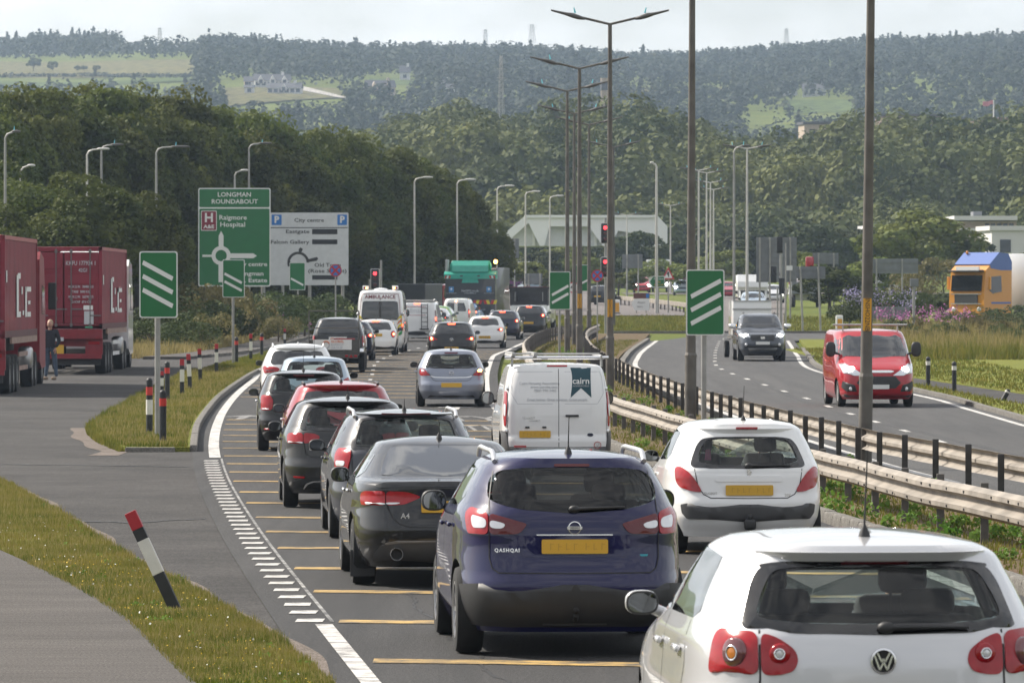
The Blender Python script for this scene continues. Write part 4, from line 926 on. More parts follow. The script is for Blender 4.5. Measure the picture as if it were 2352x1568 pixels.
# ---- dark saloon
bz = [(.2,.2),(.33,.05),(.5,.0),(.62,.0),(.7,.04),(.86,.07),(.98,.07),(1.02,.10),(1.035,.38),(1.06,.52),(1.18,.85),(1.3,1.18),(1.37,1.38),(1.45,1.5)]
K = keys(1.83, 1.43, 4.70, .94, bz, 3.3, 2.75, .54, .76, 5.0, 4.2, .2)
K = [k for k in K if k[0] < .93]+[(.95,.88,.07,3.35,4.8),(1.0,.865,.075,3.25,4.6),(1.03,.845,.14,3.18,4.4),(1.05,.82,.46,3.13,4.2),(1.1,.785,.62,3.02,4.1),(1.18,.735,.85,2.9,4.1),(1.27,.68,1.10,2.78,4.1),(1.33,.635,1.28,2.7,4.1),(1.365,.595,1.38,2.63,4.1),(1.38,.55,1.44,2.58,4.1)]
saloon = car(dict(name='saloon_car', label='dark grey saloon with wedge shaped tail lights, just ahead of the blue crossover', cat='car', group='cars queueing on the left hand road', Y=57.9, xd=1030, yaw=.068, L=4.70, axles=(1.0, 3.81), track=1.56, wheel=.33, wheel_w=.235, rim='b',
    paint='paint_darkgrey', keys=K, glass='privacy_glass', glass_rear=[(0,1.345),(.40,1.34),(.52,1.325),(.60,1.20),(.665,1.085),(.60,1.075),(0,1.07)], glass_front=[(0,1.33),(.5,1.33),(.66,1.05),(0,1.05)],
    side_glass=[[(2.45,1.31),(2.75,1.31),(3.1,1.06),(2.5,1.02)], [(1.35,1.26),(1.8,1.32),(2.38,1.32),(2.42,1.02),(1.35,1.03),(1.1,1.10)]],
    lights=[('tail_light', [(1.02,.90),(.92,.935),(.61,.94),(.61,.80),(.90,.80),(1.0,.80)], 'lens_red', .010, 2), ('tail_light', [(.60,.94),(.40,.935),(.25,.885),(.42,.81),(.60,.80)], 'lens_red', .010, 2), ('light_unit', [(.90,.832),(.61,.826),(.61,.808),(.88,.808)], 'lens_clear', .013, 2), ('light_unit', [(.60,.83),(.45,.83),(.50,.812),(.60,.812)], 'lens_clear', .013, 2)],
    trims=[('boot_lip', [(0,1.015),(.60,1.01),(.74,.985),(.66,.965),(.40,.975),(0,.98)], 'paint_darkgrey', .022), ('diffuser', [(0,.455),(.50,.45),(.66,.42),(.76,.33),(.80,.26),(0,.25)], 'trim_grey', .012), ('diffuser_strip', [(0,.47),(.50,.465),(.62,.44),(.60,.425),(.48,.445),(0,.45)], 'barrier_dark', .018)],
    seams=[[(.605,.96),(.60,.80),(.55,.70),(.48,.63),(.38,.595),(0,.59)]], side_seams=[[(2.42,1.0),(2.45,.4)]], handles=[(1.65,.90),(2.6,.88)], handle_m='chrome', mirrors=(2.95, .98, 'paint_darkgrey', 1.15, 1.1), aerial=(0,1.62,.17,'rod'), plate=(0,.79), wiper=False))
ro = saloon['root']; B = saloon['B']
p = B.pt(-.40,.70); rad_text(ro, 'A4', .075, 'chrome', (-.415,p.y-.008,.70), rz=-.05, depth=.004, bold=.001)
pp = B.pt(-.235,.79); MB().box((-.235,pp.y-.02,.79), (.045,.004,.10)).build('plate_band', 'plate_blue', ro)
MB().lathe([(.055,0),(.062,-.01),(.062,.15),(.055,.15)], 20, 'Y', (-.50,-.0,.335), cap=False).build('exhaust_pipe', 'chrome', ro, 40); MB().lathe([(.054,.05),(0,.05)], 16, 'Y', (-.50,.0,.335), cap=False).build('exhaust_bore', 'seam', ro)
for sg in (-1, 1): MB().box((sg*.80,.72,.22), (.24,.012,.26), bev=.004).build('mud_flap', 'plastic_black', ro)

# ---- grey-blue estate with roof rails
bz = [(.2,.18),(.32,.04),(.5,.0),(.62,.02),(.68,.06),(.86,.08),(1.0,.10),(1.1,.16),(1.25,.27),(1.38,.37),(1.45,.40),(1.52,.44)]
estate = car(dict(name='estate_car', label='blue grey estate with pale roof rails, between two darker cars in the left lane', cat='car', group='cars queueing on the left hand road', Y=69.1, xd=936, yaw=.064, L=4.6, axles=(.98, 3.6), track=1.55, wheel=.32, rim='c',
    paint='paint_bluegrey', keys=keys(1.80, 1.50, 4.6, 1.0, bz, 3.3, 2.5, .56, .78, 5.2, 4.3, .2), hollow=(.6, 1.2, 2.3), seat_y=2.3, bench_y=1.4, glass_rear=[(0,1.42),(.40,1.415),(.56,1.40),(.61,1.33),(.675,1.09),(.66,1.05),(.40,1.035),(0,1.03)], glass_hole=[(0,1.40),(.38,1.395),(.52,1.38),(.56,1.30),(.61,1.11),(.56,1.08),(.38,1.07),(0,1.07)], glass_front=[(0,1.39),(.57,1.39),(.76,1.04),(0,1.04)],
    side_glass=[[(2.3,1.39),(2.6,1.39),(3.2,1.06),(2.35,1.04)], [(1.15,1.38),(2.22,1.40),(2.26,1.04),(1.2,1.05),(.75,1.1),(.72,1.3)]],
    lights=[('tail_light', [(1.02,1.0),(.94,1.06),(.66,1.06),(.665,.93),(.70,.85),(.72,.74),(.95,.74),(1.0,.85)], 'lens_red', .012, 2), ('light_unit', [(.95,.92),(.74,.92),(.76,.86),(.95,.86)], 'lens_clear', .016, 2), ('light_unit', [(.95,.80),(.76,.80),(.76,.75),(.94,.75)], 'lens_clear', .016, 2)],
    seams=[[(.645,1.06),(.65,.85),(.60,.68),(0,.66)]], side_seams=[[(2.28,1.02),(2.3,.42)]], handles=[(1.45,.92),(2.45,.9)], mirrors=(2.8, 1.0, 'plastic_black', 1.15), aerial=(0,.85,.14,'rod'), rails=(.60,.55,2.8,.07,'rail_alu'), brake=(.28,1.435,.018,'lens_dark_red'), spoiler=(.56,1.44,.08,.035,'paint_bluegrey'), brake_off=.05, plate=(0,.80), wiper=True))
# ---- grey hatchback
bz = [(.2,.17),(.32,.03),(.48,.0),(.62,.015),(.68,.06),(.86,.075),(1.0,.10),(1.06,.14),(1.2,.26),(1.36,.40),(1.42,.42),(1.5,.5)]
HK = keys(1.79, 1.47, 4.26, 1.0, bz, 3.05, 2.3, .57, .78, 5.4, 4.5, .2)
HG = dict(glass_rear=[(0,1.36),(.42,1.355),(.56,1.335),(.61,1.27),(.68,1.08),(.66,1.045),(.40,1.03),(0,1.025)], glass_hole=[(0,1.345),(.38,1.34),(.50,1.32),(.54,1.25),(.59,1.12),(.56,1.085),(.38,1.07),(0,1.065)], glass_front=[(0,1.37),(.56,1.37),(.76,1.035),(0,1.035)],
    side_glass=[[(2.1,1.36),(2.32,1.36),(2.98,1.06),(2.14,1.04)], [(1.0,1.35),(2.02,1.37),(2.06,1.04),(1.02,1.05),(.85,1.1)]])
greyh = car(dict(name='hatchback_car', label='dark grey hatchback directly behind the red car, its left mirror over the road', cat='car', group='cars queueing on the left hand road', Y=79.5, xd=803, yaw=.060, L=4.26, axles=(.8, 3.42), track=1.53, wheel=.32, rim='c', paint='paint_grey', keys=HK, hollow=(.6, 1.15, 2.1), seat_y=2.15, bench_y=1.22, **HG,
    lights=[('tail_light', [(.98,.97),(.90,1.0),(.62,1.005),(.62,.86),(.90,.865),(.96,.88)], 'lens_red', .010, 2), ('tail_light', [(.612,1.005),(.46,.995),(.385,.96),(.42,.90),(.612,.86)], 'lens_red', .010, 2), ('light_unit', [(.92,.895),(.62,.885),(.62,.868),(.92,.873)], 'lens_clear', .013, 2), ('reflector', [(.80,.435),(.60,.43),(.60,.405),(.78,.41)], 'lens_red', .008, 2)],
    trims=[('diffuser', [(0,.40),(.60,.40),(.80,.37),(.85,.25),(0,.25)], 'plastic_black', .010), ('diffuser_strip', [(0,.375),(.48,.375),(.58,.34),(.62,.27),(.60,.27),(.55,.33),(.47,.36),(0,.36)], 'chrome', .016)], seams=[[(.615,1.02),(.605,.85),(.58,.73),(.50,.685),(0,.68)]], side_seams=[[(2.08,1.02),(2.1,.42)]], handles=[(1.3,.9),(2.25,.89)],
    mirrors=(2.7, 1.0, 'paint_grey', 1.12), aerial=(0,.8,.16,'rod'), brake=(.2,1.37,.02,'lens_dark_red'), spoiler=(.565,1.385,.09,.045,'paint_grey'), brake_off=.05, plate=(0,.62), exhaust=[]))
p = greyh['B'].pt(-.45,.80); rad_text(greyh['root'], 'GOLF', .055, 'chrome', (-.46,p.y-.006,.795), rz=-.06, depth=.004, bold=.001, spacing=1.15)
# ---- red hatchback (roof and flank show)
bz = [(.2,.15),(.32,.03),(.5,0),(.66,.05),(.9,.07),(1.0,.09),(1.2,.22),(1.38,.33),(1.47,.38),(1.55,.44)]
car(dict(name='hatchback_car', label='red hatchback with red roof and black roof strips, ahead of the dark grey hatchback', cat='car', group='cars queueing on the left hand road', Y=91.5, xd=786, yaw=.054, scale=1.0, L=4.2, axles=(.78, 3.4), track=1.52, wheel=.32, paint='paint_red', keys=keys(1.78, 1.51, 4.2, 1.02, bz, 3.05, 2.3, .57, .8, 5.2, 4.3, .2), glass='privacy_glass',
    glass_rear=[(0,1.37),(.42,1.365),(.56,1.345),(.66,1.10),(.64,1.06),(0,1.04)], glass_front=[(0,1.38),(.45,1.38),(.60,1.07),(0,1.07)], side_glass=[[(2.1,1.38),(2.32,1.38),(2.98,1.08),(2.14,1.06)], [(1.0,1.37),(2.02,1.39),(2.06,1.06),(1.02,1.07),(.85,1.12)]],
    lights=[('tail_light', [(1.0,.98),(.92,1.02),(.62,1.0),(.62,.86),(.92,.86)], 'lens_red', .01, 2)], handles=[(1.3,.92),(2.25,.9)], handle_m='chrome', mirrors=(2.7, 1.02, 'plastic_black', 1.15), aerial=(0,.75,.14,'rod'), spoiler=(.58,1.42,.10,.05,'paint_red'), plate=(0,.74), rails=(.575,.65,2.2,.012,'plastic_black'), rail_dz=.035))
# ---- black supermini
bz = [(.2,.14),(.32,.03),(.5,0),(.62,.015),(.68,.05),(.86,.06),(1.0,.08),(1.08,.13),(1.2,.22),(1.34,.33),(1.4,.36),(1.5,.42)]
black = car(dict(name='supermini_car', label='black supermini with square red tail light, ahead of the red hatchback', cat='car', group='cars queueing on the left hand road', Y=108.6, xd=698, yaw=.048, L=3.97, axles=(.72, 3.18), track=1.46, wheel=.30, paint='paint_black', keys=keys(1.70, 1.465, 3.97, 1.0, bz, 2.9, 2.2, .56, .78, 5.4, 4.6, .2), hollow=(.6, 1.1, 2.0), seat_y=2.0, bench_y=1.1,
    glass_rear=[(0,1.345),(.42,1.34),(.55,1.325),(.60,1.25),(.65,1.08),(.62,1.05),(0,1.03)], glass_hole=[(0,1.33),(.38,1.325),(.49,1.31),(.53,1.24),(.575,1.12),(.55,1.09),(0,1.07)], glass_front=[(0,1.36),(.54,1.36),(.72,1.03),(0,1.03)], side_glass=[[(2.0,1.36),(2.2,1.36),(2.85,1.06),(2.04,1.04)], [(.95,1.34),(1.92,1.36),(1.96,1.04),(.98,1.05),(.8,1.1)]],
    lights=[('tail_light', [(.92,.99),(.86,1.02),(.60,1.01),(.56,.92),(.57,.78),(.62,.745),(.88,.75),(.90,.80)], 'lens_red', .012, 2), ('light_unit', [(.85,.785),(.63,.78),(.64,.765),(.84,.765)], 'lens_clear', .016, 2), ('reflector', [(.80,.42),(.55,.42),(.55,.395),(.78,.395)], 'lens_red', .008, 2)], seams=[[(.60,1.03),(.57,.75),(.5,.66),(0,.65)]], trims=[('bumper_line', [(0,.515),(.75,.515),(.80,.50),(.75,.495),(0,.495)], 'trim_grey', .006)],
    handles=[(1.25,.9),(2.1,.89)], handle_m='chrome', mirrors=(2.55, 1.0, 'paint_black', 1.12), aerial=(0,.75,.34,'rod'), brake=(.19,1.355,.022,'lens_dark_red'), spoiler=(.555,1.375,.08,.045,'paint_black'), brake_off=.05, plate=(0,.74)))
# ---- pale blue supermini
bz = [(.2,.14),(.32,.03),(.5,0),(.66,.04),(.9,.06),(1.0,.08),(1.2,.19),(1.38,.30),(1.44,.33),(1.5,.38)]
car(dict(name='supermini_car', label='pale blue supermini with a long roof aerial, between the black car and white crossover', cat='car', group='cars queueing on the left hand road', Y=131.5, xd=722, yaw=.038, L=3.95, axles=(.70, 3.15), track=1.46, wheel=.30, paint='paint_paleblue', keys=keys(1.70, 1.49, 3.95, .99, bz, 2.9, 2.2, .57, .78, 5.4, 4.7, .2), hollow=(.6, 1.1, 2.0), seat_y=2.0, bench_y=1.1,
    glass_rear=[(0,1.375),(.44,1.37),(.56,1.355),(.62,1.25),(.665,1.04),(.62,1.02),(0,1.0)], glass_hole=[(0,1.36),(.40,1.355),(.51,1.34),(.56,1.24),(.60,1.09),(.56,1.06),(0,1.04)], glass_front=[(0,1.39),(.55,1.39),(.73,1.03),(0,1.03)], side_glass=[[(2.0,1.39),(2.2,1.39),(2.85,1.06),(2.04,1.04)], [(.95,1.37),(1.92,1.39),(1.96,1.04),(.98,1.05),(.8,1.1)]],
    lights=[('tail_light', [(.93,.99),(.84,1.03),(.66,.98),(.60,.85),(.62,.74),(.88,.75)], 'lens_red', .012, 2)], mirrors=(2.55, 1.0, 'plastic_black', 1.15), aerial=(0,.62,.45,'rod'), plate=(0,.70), wiper=False))
# ---- white crossover with rails
bz = [(.2,.14),(.32,.03),(.5,0),(.7,.03),(.9,.06),(1.05,.08),(1.2,.15),(1.4,.30),(1.52,.38),(1.58,.40),(1.68,.46)]
car(dict(name='crossover_car', label='white crossover with white roof rails, behind the trailer', cat='car', group='cars queueing on the left hand road', Y=145, xd=684, yaw=.033, L=4.45, axles=(.85, 3.5), track=1.58, wheel=.34, rim='b', paint='paint_white', keys=keys(1.85, 1.66, 4.45, 1.12, bz, 3.2, 2.4, .58, .88, 5.2, 4.4, .24), glass='privacy_glass',
    glass_rear=[(0,1.49),(.46,1.48),(.60,1.46),(.66,1.36),(.69,1.20),(.62,1.15),(0,1.12)], glass_front=[(0,1.5),(.5,1.5),(.66,1.18),(0,1.18)], side_glass=[[(2.2,1.52),(2.45,1.52),(3.05,1.18),(2.24,1.16)], [(1.1,1.50),(2.12,1.54),(2.16,1.16),(1.15,1.18),(.95,1.26)]],
    lights=[('tail_light', [(1.05,1.08),(.95,1.12),(.50,1.09),(.42,1.04),(.50,.97),(.90,.94)], 'lens_red', .012, 2), ('light_unit', [(.85,1.03),(.60,1.04),(.55,1.01),(.80,.99)], 'lens_smoke', .016, 2)], handles=[(1.4,1.02),(2.4,1.0)], handle_m='chrome', mirrors=(2.85, 1.12, 'plastic_black', 1.15), aerial=(0,.85,.1,'fin'), rails=(.62,.6,2.6,.07,'paint_white'), plate=(0,.80), spoiler=(.60,1.53,.10,.05,'paint_white')))
# ---- steel blue hatchback on the right lane
bz = [(.2,.18),(.30,.05),(.42,0),(.56,0),(.60,.03),(.68,.05),(.86,.07),(.98,.10),(1.1,.20),(1.3,.40),(1.38,.47),(1.5,.6)]
ast = car(dict(name='hatchback_car', label='steel blue hatchback alone in the right lane, its right indicator lamp glowing', cat='car', group='cars queueing on the left hand road', Y=151.3, xd=1037, yaw=.030, L=4.25, axles=(.78, 3.4), track=1.52, wheel=.315, rim='c', paint='paint_steelblue', keys=keys(1.76, 1.46, 4.25, .99, bz, 3.05, 2.3, .55, .78, 5.0, 4.3, .25), hollow=(.6, 1.15, 2.1), seat_y=2.1, bench_y=1.2,
    glass_rear=[(0,1.33),(.42,1.325),(.55,1.31),(.62,1.18),(.69,1.01),(.66,.99),(.40,.975),(0,.97)], glass_hole=[(0,1.315),(.38,1.31),(.49,1.295),(.55,1.18),(.61,1.05),(.58,1.025),(0,1.01)], glass_front=[(0,1.35),(.54,1.35),(.74,1.02),(0,1.02)], side_glass=[[(2.1,1.34),(2.32,1.34),(2.98,1.05),(2.14,1.03)], [(1.0,1.33),(2.02,1.35),(2.06,1.03),(1.02,1.04),(.85,1.1)]],
    lights=[('tail_light', [(.98,.88),(.90,.965),(.74,.97),(.64,.90),(.53,.80),(.70,.79),(.92,.80)], 'lens_red', .012, 2), ('light_unit', [(.86,.95),(.74,.95),(.68,.90),(.82,.89)], 'lens_clear', .016, -1), ('indicator_lamp', [(.86,.955),(.72,.955),(.66,.895),(.84,.885)], 'amber_lit', .016, 1)],
    trims=[('chrome_strip', [(0,.755),(.40,.76),(.52,.79),(.52,.77),(.40,.74),(0,.735)], 'chrome', .012), ('bumper_rib', [(.50,.545),(.86,.56),(.86,.53),(.50,.515)], 'paint_steelblue', .014) if False else ('lower_valance', [(0,.30),(.55,.30),(.62,.25),(0,.24)], 'plastic_black', .008)], seams=[[(.62,.93),(.52,.78),(.48,.70),(.40,.665),(0,.66)]],
    handles=[(1.3,.88),(2.25,.87)], mirrors=(2.7, .99, 'plastic_black', 1.2), aerial=(0,.75,.13,'rod'), brake=(.17,1.36,.02,'lens_dark_red'), plate=(0,.56), plate_marks=False, wiper_x=(.02,-.38)))
p = ast['B'].pt(0,.86); bo = badge(ast['root'], (0, p.y-.005, .86), .06); bar(bo, [(-.05,-.01),(-.01,.008),(.01,-.008),(.05,.012)], .014)
# ---- white van with the teal banner
GQ = 'cars queueing on the left hand road'
mat('banner_teal', (.008,.055,.075), .5); mat('letter_white', (.75,.75,.73), .6); mat('letter_grey', (.50,.51,.53), .6); mat('letter_red', (.40,.05,.06), .6); mat('letter_maroon', (.17,.02,.03), .6); mat('lettering_black', (.03,.03,.03), .6)
bz = [(.25,.10),(.40,.0),(.6,.0),(.66,.03),(.8,.03),(1.2,.04),(1.5,.08),(1.7,.14),(1.82,.2)]
KV = [(.24,.86,.10,4.25,9),(.36,.90,.01,4.38,9),(.55,.915,0,4.42,9),(.62,.917,.015,4.42,9),(.66,.917,.03,4.40,9),(.9,.915,.03,4.2,9),(1.05,.905,.035,3.7,9),(1.15,.895,.04,3.4,9),(1.4,.86,.07,3.0,8.5),(1.6,.82,.11,2.7,8),(1.72,.785,.15,2.55,8),(1.79,.74,.19,2.45,7.5),(1.815,.68,.24,2.38,7)]
van = car(dict(name='panel_van', label='white panel van with a dark teal banner on its rear door and a roof rack', cat='van', group=GQ, Y=94.6, xd=1281, yaw=.052, scale=.955, L=4.42, axles=(.85, 3.5), track=1.56, wheel=.33, paint='paint_white', keys=KV, crown=.03, glass_rear=None, glass_front=[(0,1.62),(.6,1.62),(.72,1.12),(0,1.12)], side_glass=[[(2.3,1.62),(2.62,1.62),(3.2,1.16),(2.3,1.12)]],
    lights=[('tail_light', [(1.05,1.38),(.90,1.38),(.86,1.20),(.90,.80),(.96,.80),(1.02,1.0)], 'lens_red', .012, 2), ('light_unit', [(.99,1.18),(.89,1.16),(.905,.96),(.98,.98)], 'lens_clear', .016, 2)],
    trims=[('lower_bumper', [(0,.44),(.60,.44),(.84,.46),(.88,.72),(1.25,.72),(1.25,.26),(0,.26)], 'trim_grey', .012)], seams=[[(.86,1.72),(.865,1.3),(.855,.80),(.86,.46),(0,.45)]], mirrors=(2.9, 1.18, 'plastic_black', 1.25, 1.5), plate=(-.375,.672), plate_marks=True, wiper=False, aerial=None, handles=[(2.4,1.0)], brake=(.17,1.79,.02,'lens_red'), sharp=38))
ro = van['root']; B = van['B']
ribbon('panel_gap', B.pt, [(.02,1.80),(.02,.46)], .010, 'seam', ro)
for sg in (-1, 1): ribbon('panel_crease', B.pt, [(sg*.10+.02,1.70),(sg*.72,1.70),(sg*.76,1.62),(sg*.78,1.35),(sg*.66,1.17),(sg*.10+.02,1.17)], .008, 'rim_silver', ro)
patch('banner', B.pt, [(.22,1.765),(.56,1.765),(.56,1.275),(.39,1.43),(.22,1.275)], 'banner_teal', ro, .004, .0, .06, smooth_it=0)
def on(B, root, s, u, z, size, m, **k):
    p = B.pt(u, z); q = B.pt(u+.03, z); r_ = B.pt(u-.03, z); a = math.atan2(q.y-r_.y, q.x-r_.x); t_ = B.pt(u, z+.03); v = B.pt(u, z-.03); tilt = math.atan2(t_.y-v.y, t_.z-v.z)
    o = text(s, size, m, root, (p.x, p.y-.006, p.z), (math.pi/2-tilt, 0, a), **k); return o
on(QQ[0], QQ[1], 'QASHQAI', -.53, .84, .040, 'chrome', spacing=1.2, bold=.0012)
on(B, ro, 'cairn', .39, 1.545, .145, 'letter_white', bold=.002); on(B, ro, 'HOMEWORKS', .39, 1.465, .042, 'letter_grey')
on(B, ro, 'Cairn Housing Association', -.30, 1.51, .062, 'letter_grey'); on(B, ro, 'www.cairnha.com', -.22, 1.45, .062, 'letter_grey'); on(B, ro, '0800 990 3405', -.20, 1.39, .062, 'letter_grey'); on(B, ro, 'Great homes. Great services. Great people.', .0, 1.24, .066, 'letter_grey', sx=.86)
on(B, ro, 'TRANSIT', -.48, .94, .05, 'chrome', spacing=1.1); on(B, ro, 'CONNECT', -.38, .895, .035, 'chrome', spacing=1.1)
MB().box((.24, B.pt(.24,.98).y-.02, .975), (.22,.03,.035), bev=.01).build('door_handle', 'plastic_black', ro, 60)
for u in (-.50,-.22): MB().box((u, B.pt(u,.79).y-.012, .785), (.07,.025,.03), bev=.008).build('plate_lamp', 'plastic_black', ro, 60)
p = B.pt(.54,.66); bo = MB().lathe([(.055,0),(.05,-.012),(0,-.014)], 24, 'Y', cap=False).build('badge', mat('badge_dark', (.02,.025,.05), .25, .3), ro, 40, (.54, p.y-.002, .66)); bo.scale = (1,1,.55)
MB().tube([(.054*math.cos(a), -.012, .054*math.sin(a)) for a in np.linspace(0, 6.2832, 21)], .004, 5, False).build('badge_ring', 'chrome', bo)
p = B.pt(.66,.48); bo = badge(ro, (.66, p.y-.004, .49), .06, mat('sticker_red', (.45,.05,.05), .5)); bar(bo, [(-.02,0),(-.004,-.02),(.025,.022)], .008, 'letter_grey')
p = B.pt(-.60,.47); MB().prism(rrect(.20,.03,.004), -.008, 0).build('sticker', 'sticker_red', ro, None, (-.62, p.y, .47))
for sg in (-1, 1):
    for z in (1.42, .72): p = B.pt(sg*.885, z); MB().box((p.x, p.y-.008, z), (.05,.03,.06), bev=.008).build('door_hinge', 'chrome', ro, 60)
rk = empty('roof_rack'); rk.parent = ro
MB().tube([(-.86,.30,1.93),(.86,.30,1.93)], .03, 10).build('rack_roller', 'chrome', rk, 60); MB().tube([(-.80,1.2,1.93),(.80,1.2,1.93)], .022, 8).build('rack_bar', 'steel', rk, 60)
for sg in (-.74, .74):
    MB().tube([(sg,.30,1.78),(sg,.30,1.92)], .02, 8).build('rack_leg', 'steel', rk, 60)
    MB().tube([(sg,.22,1.96),(sg,2.4,1.96)], .018, 8).build('rack_rail', 'steel', rk, 60)
MB().box((.0,.9,1.99), (1.5,.06,.03)).box((-.72,1.2,1.99), (.06,2.3,.05)).box((-.36,1.2,1.99), (.06,2.3,.05)).build('ladder', 'steel', rk)

# ---- generic far vehicles of the queue
HB = [(.2,.15),(.32,.03),(.5,0),(.66,.03),(.9,.06),(1.0,.09),(1.2,.24),(1.36,.38),(1.42,.42),(1.5,.5)]
HGEN = dict(glass_rear=[(0,1.34),(.42,1.335),(.54,1.32),(.62,1.2),(.67,1.06),(.62,1.03),(0,1.01)], glass_front=[(0,1.36),(.45,1.36),(.60,1.05),(0,1.05)], side_glass=[[(2.1,1.36),(2.32,1.36),(2.98,1.06),(2.14,1.04)], [(1.0,1.35),(2.02,1.37),(2.06,1.04),(1.02,1.05),(.85,1.1)]])
def far_car(label, Y, xd, yaw, paint_, name='hatchback_car', W=1.78, H=1.47, L=4.2, lit=True, n1=4.5, scale=1., rails=None, bz_=None, group=GQ, lights=None, glass='privacy_glass', lift=0., **k):
    dz = H-1.47; sh = lambda P, d=dz: [(a, z+d) for a, z in P]
    lt = lights or [(.95,.94),(.86,1.0),(.62,.99),(.60,.86),(.90,.84)]
    ls = [('tail_light', sh(lt), 'lens_red', .012, 2)]
    if lit:
        cx = sum(a for a, z in lt)/len(lt); cz = sum(z for a, z in lt)/len(lt)+dz
        ls.append(('brake_lamp', [(cx-.07,cz+.05),(cx+.08,cz+.05),(cx+.08,cz-.05),(cx-.07,cz-.05)], 'lamp_lit', .018, 2)); ls.append(('brake_lamp', [(cx-.03,cz+.025),(cx+.03,cz+.025),(cx+.03,cz-.025),(cx-.03,cz-.025)], 'lamp_lit_core', .022, 2))
    base = dict(name=name, label=label, cat='car', group=group, Y=Y, xd=xd, yaw=yaw, scale=scale, L=L, axles=(.8, L-.85), track=W-.26, wheel=.32, paint=paint_, keys=keys(W, H, L, 1.0+dz*.8, [(z+(dz if z > .9 else 0), y) for z, y in (bz_ or HB)], 3.05*L/4.2, 2.3*L/4.2, .56+(W-1.78)/2, .78+dz*.6, 5.2, n1, .22),
        glass=glass, glass_rear=sh(HGEN['glass_rear']), glass_front=sh(HGEN['glass_front']), side_glass=[[(y*L/4.2, z+dz) for y, z in q] for q in HGEN['side_glass']], lights=ls, mirrors=(2.7*L/4.2, 1.0+dz, 'plastic_black', 1.15), aerial=(0,.8,.16,'rod'), plate=(0,.66+dz*.5), wiper=False, nu=64, nz=30, rails=rails,
        brake=(.14, 1.37+dz, .026, 'lamp_lit' if lit else 'lens_dark_red'), brake_off=.03, trims=[('lower_bumper', [(0,.36),(.7,.36),(.95,.34),(.95,.24),(0,.24)], 'plastic_black', .010)])
    base.update(k); return car(base)
WHT = [(.92,.90),(.84,1.0),(.68,.98),(.62,.86),(.72,.72),(.86,.72)]
far_car('navy blue car half hidden by the pickup, ahead of it', 226, 805, .0, 'paint_navy', H=1.5)
t208 = far_car('white supermini with hooked red tail light, behind the ambulance', 242.5, 862, -.012, 'paint_white', 'supermini_car', 1.74, 1.46, 3.96, lights=WHT, glass=None or 'privacy_glass', plate=(.02,.82), plate_text='ZSP')
gtc = far_car('black coupe hatchback with two lit brake lamps, just ahead of the steel blue hatchback', 224.5, 1037, -.005, 'paint_black', 'hatchback_car', 1.86, 1.48, 4.4, lights=[(1.0,.86),(.92,.92),(.62,.86),(.50,.80),(.66,.77),(.95,.77)], plate=(0,.48), plate_text='EV57 RLJ', n1=3.8)
p = gtc['B'].pt(0,.80); bo = badge(gtc['root'], (0, p.y-.006, .80), .065); bar(bo, [(-.03,.03),(0,-.035),(.035,.03)], .02)
far_car('white supermini in the right lane with its brake lamps lit, ahead of the black coupe', 267.5, 1113, -.035, 'paint_white', 'supermini_car', 1.75, 1.46, 4.06, lights=[(.95,.86),(.88,.93),(.66,.90),(.52,.84),(.66,.78),(.92,.78)], plate=(0,.50), plate_text='SK15 EUW', n1=3.9)
far_car('dark blue estate with roof rails, behind the people carrier in the right lane', 305, 1153, -.06, 'paint_navy', 'estate_car', 1.80, 1.50, 4.6, rails=(.6,.55,2.8,.07,'rail_alu'), plate=(0,.62))
far_car('dark people carrier at the front of the right lane beside the curving barrier', 319.5, 1214, -.08, 'paint_black', 'people_carrier', 1.85, 1.66, 4.4, plate=(0,.72))
# ---- pickup with hard top
bz = [(.4,.10),(.55,.0),(.75,.0),(.8,.06),(1.0,.07),(1.12,.08),(1.25,.13),(1.5,.24),(1.66,.34),(1.75,.4)]
KP = [(.34,.84,.12,5.1,9),(.45,.90,.02,5.25,9),(.6,.925,0,5.3,9),(.78,.925,.05,5.28,9),(1.0,.92,.065,5.1,9),(1.1,.91,.075,4.4,8.5),(1.2,.89,.10,4.05,8),(1.4,.83,.19,3.75,7),(1.6,.76,.30,3.45,6),(1.7,.69,.37,3.3,6),(1.735,.63,.42,3.2,6)]
pick = car(dict(name='pickup_truck', label='black pickup with a hard top, towing the trailer', cat='pickup', group=GQ, Y=205.6, xd=777, yaw=.012, L=5.3, axles=(1.15, 4.2), track=1.6, wheel=.37, wheel_w=.25, paint='paint_black', keys=KP, glass='privacy_glass', glass_rear=[(0,1.70),(.50,1.69),(.60,1.66),(.70,1.42),(.76,1.27),(.72,1.25),(0,1.25)], glass_front=[(0,1.66),(.5,1.66),(.66,1.25),(0,1.25)], side_glass=[[(2.6,1.64),(3.3,1.62),(3.85,1.25),(2.6,1.22)], [(.6,1.60),(2.4,1.64),(2.45,1.22),(.5,1.25)]],
    lights=[('tail_light', [(1.05,1.16),(.86,1.16),(.85,.92),(.88,.80),(1.02,.80)], 'lens_red', .012, 2), ('light_unit', [(1.02,.92),(.87,.92),(.88,.82),(1.0,.82)], 'lens_clear', .016, 2)], trims=[('tailgate_rib', [(0,1.19),(.66,1.19),(.66,1.16),(0,1.16)], 'trim_grey', .012), ('bumper', [(0,.72),(.8,.72),(.95,.70),(.95,.52),(0,.52)], 'chrome', .012)], mirrors=(3.7,1.22,'plastic_black',1.3,1.2), plate=None, wiper=False, nu=64, nz=34))
p = pick['B'].pt(.05,1.0); MB().prism(rrect(.62,.25,.01), -.012, 0).build('sign_board', 'letter_white', pick['root'], None, (-.02, p.y-.004, 1.0))
mat('logo_orange', (.65,.17,.05), .5)
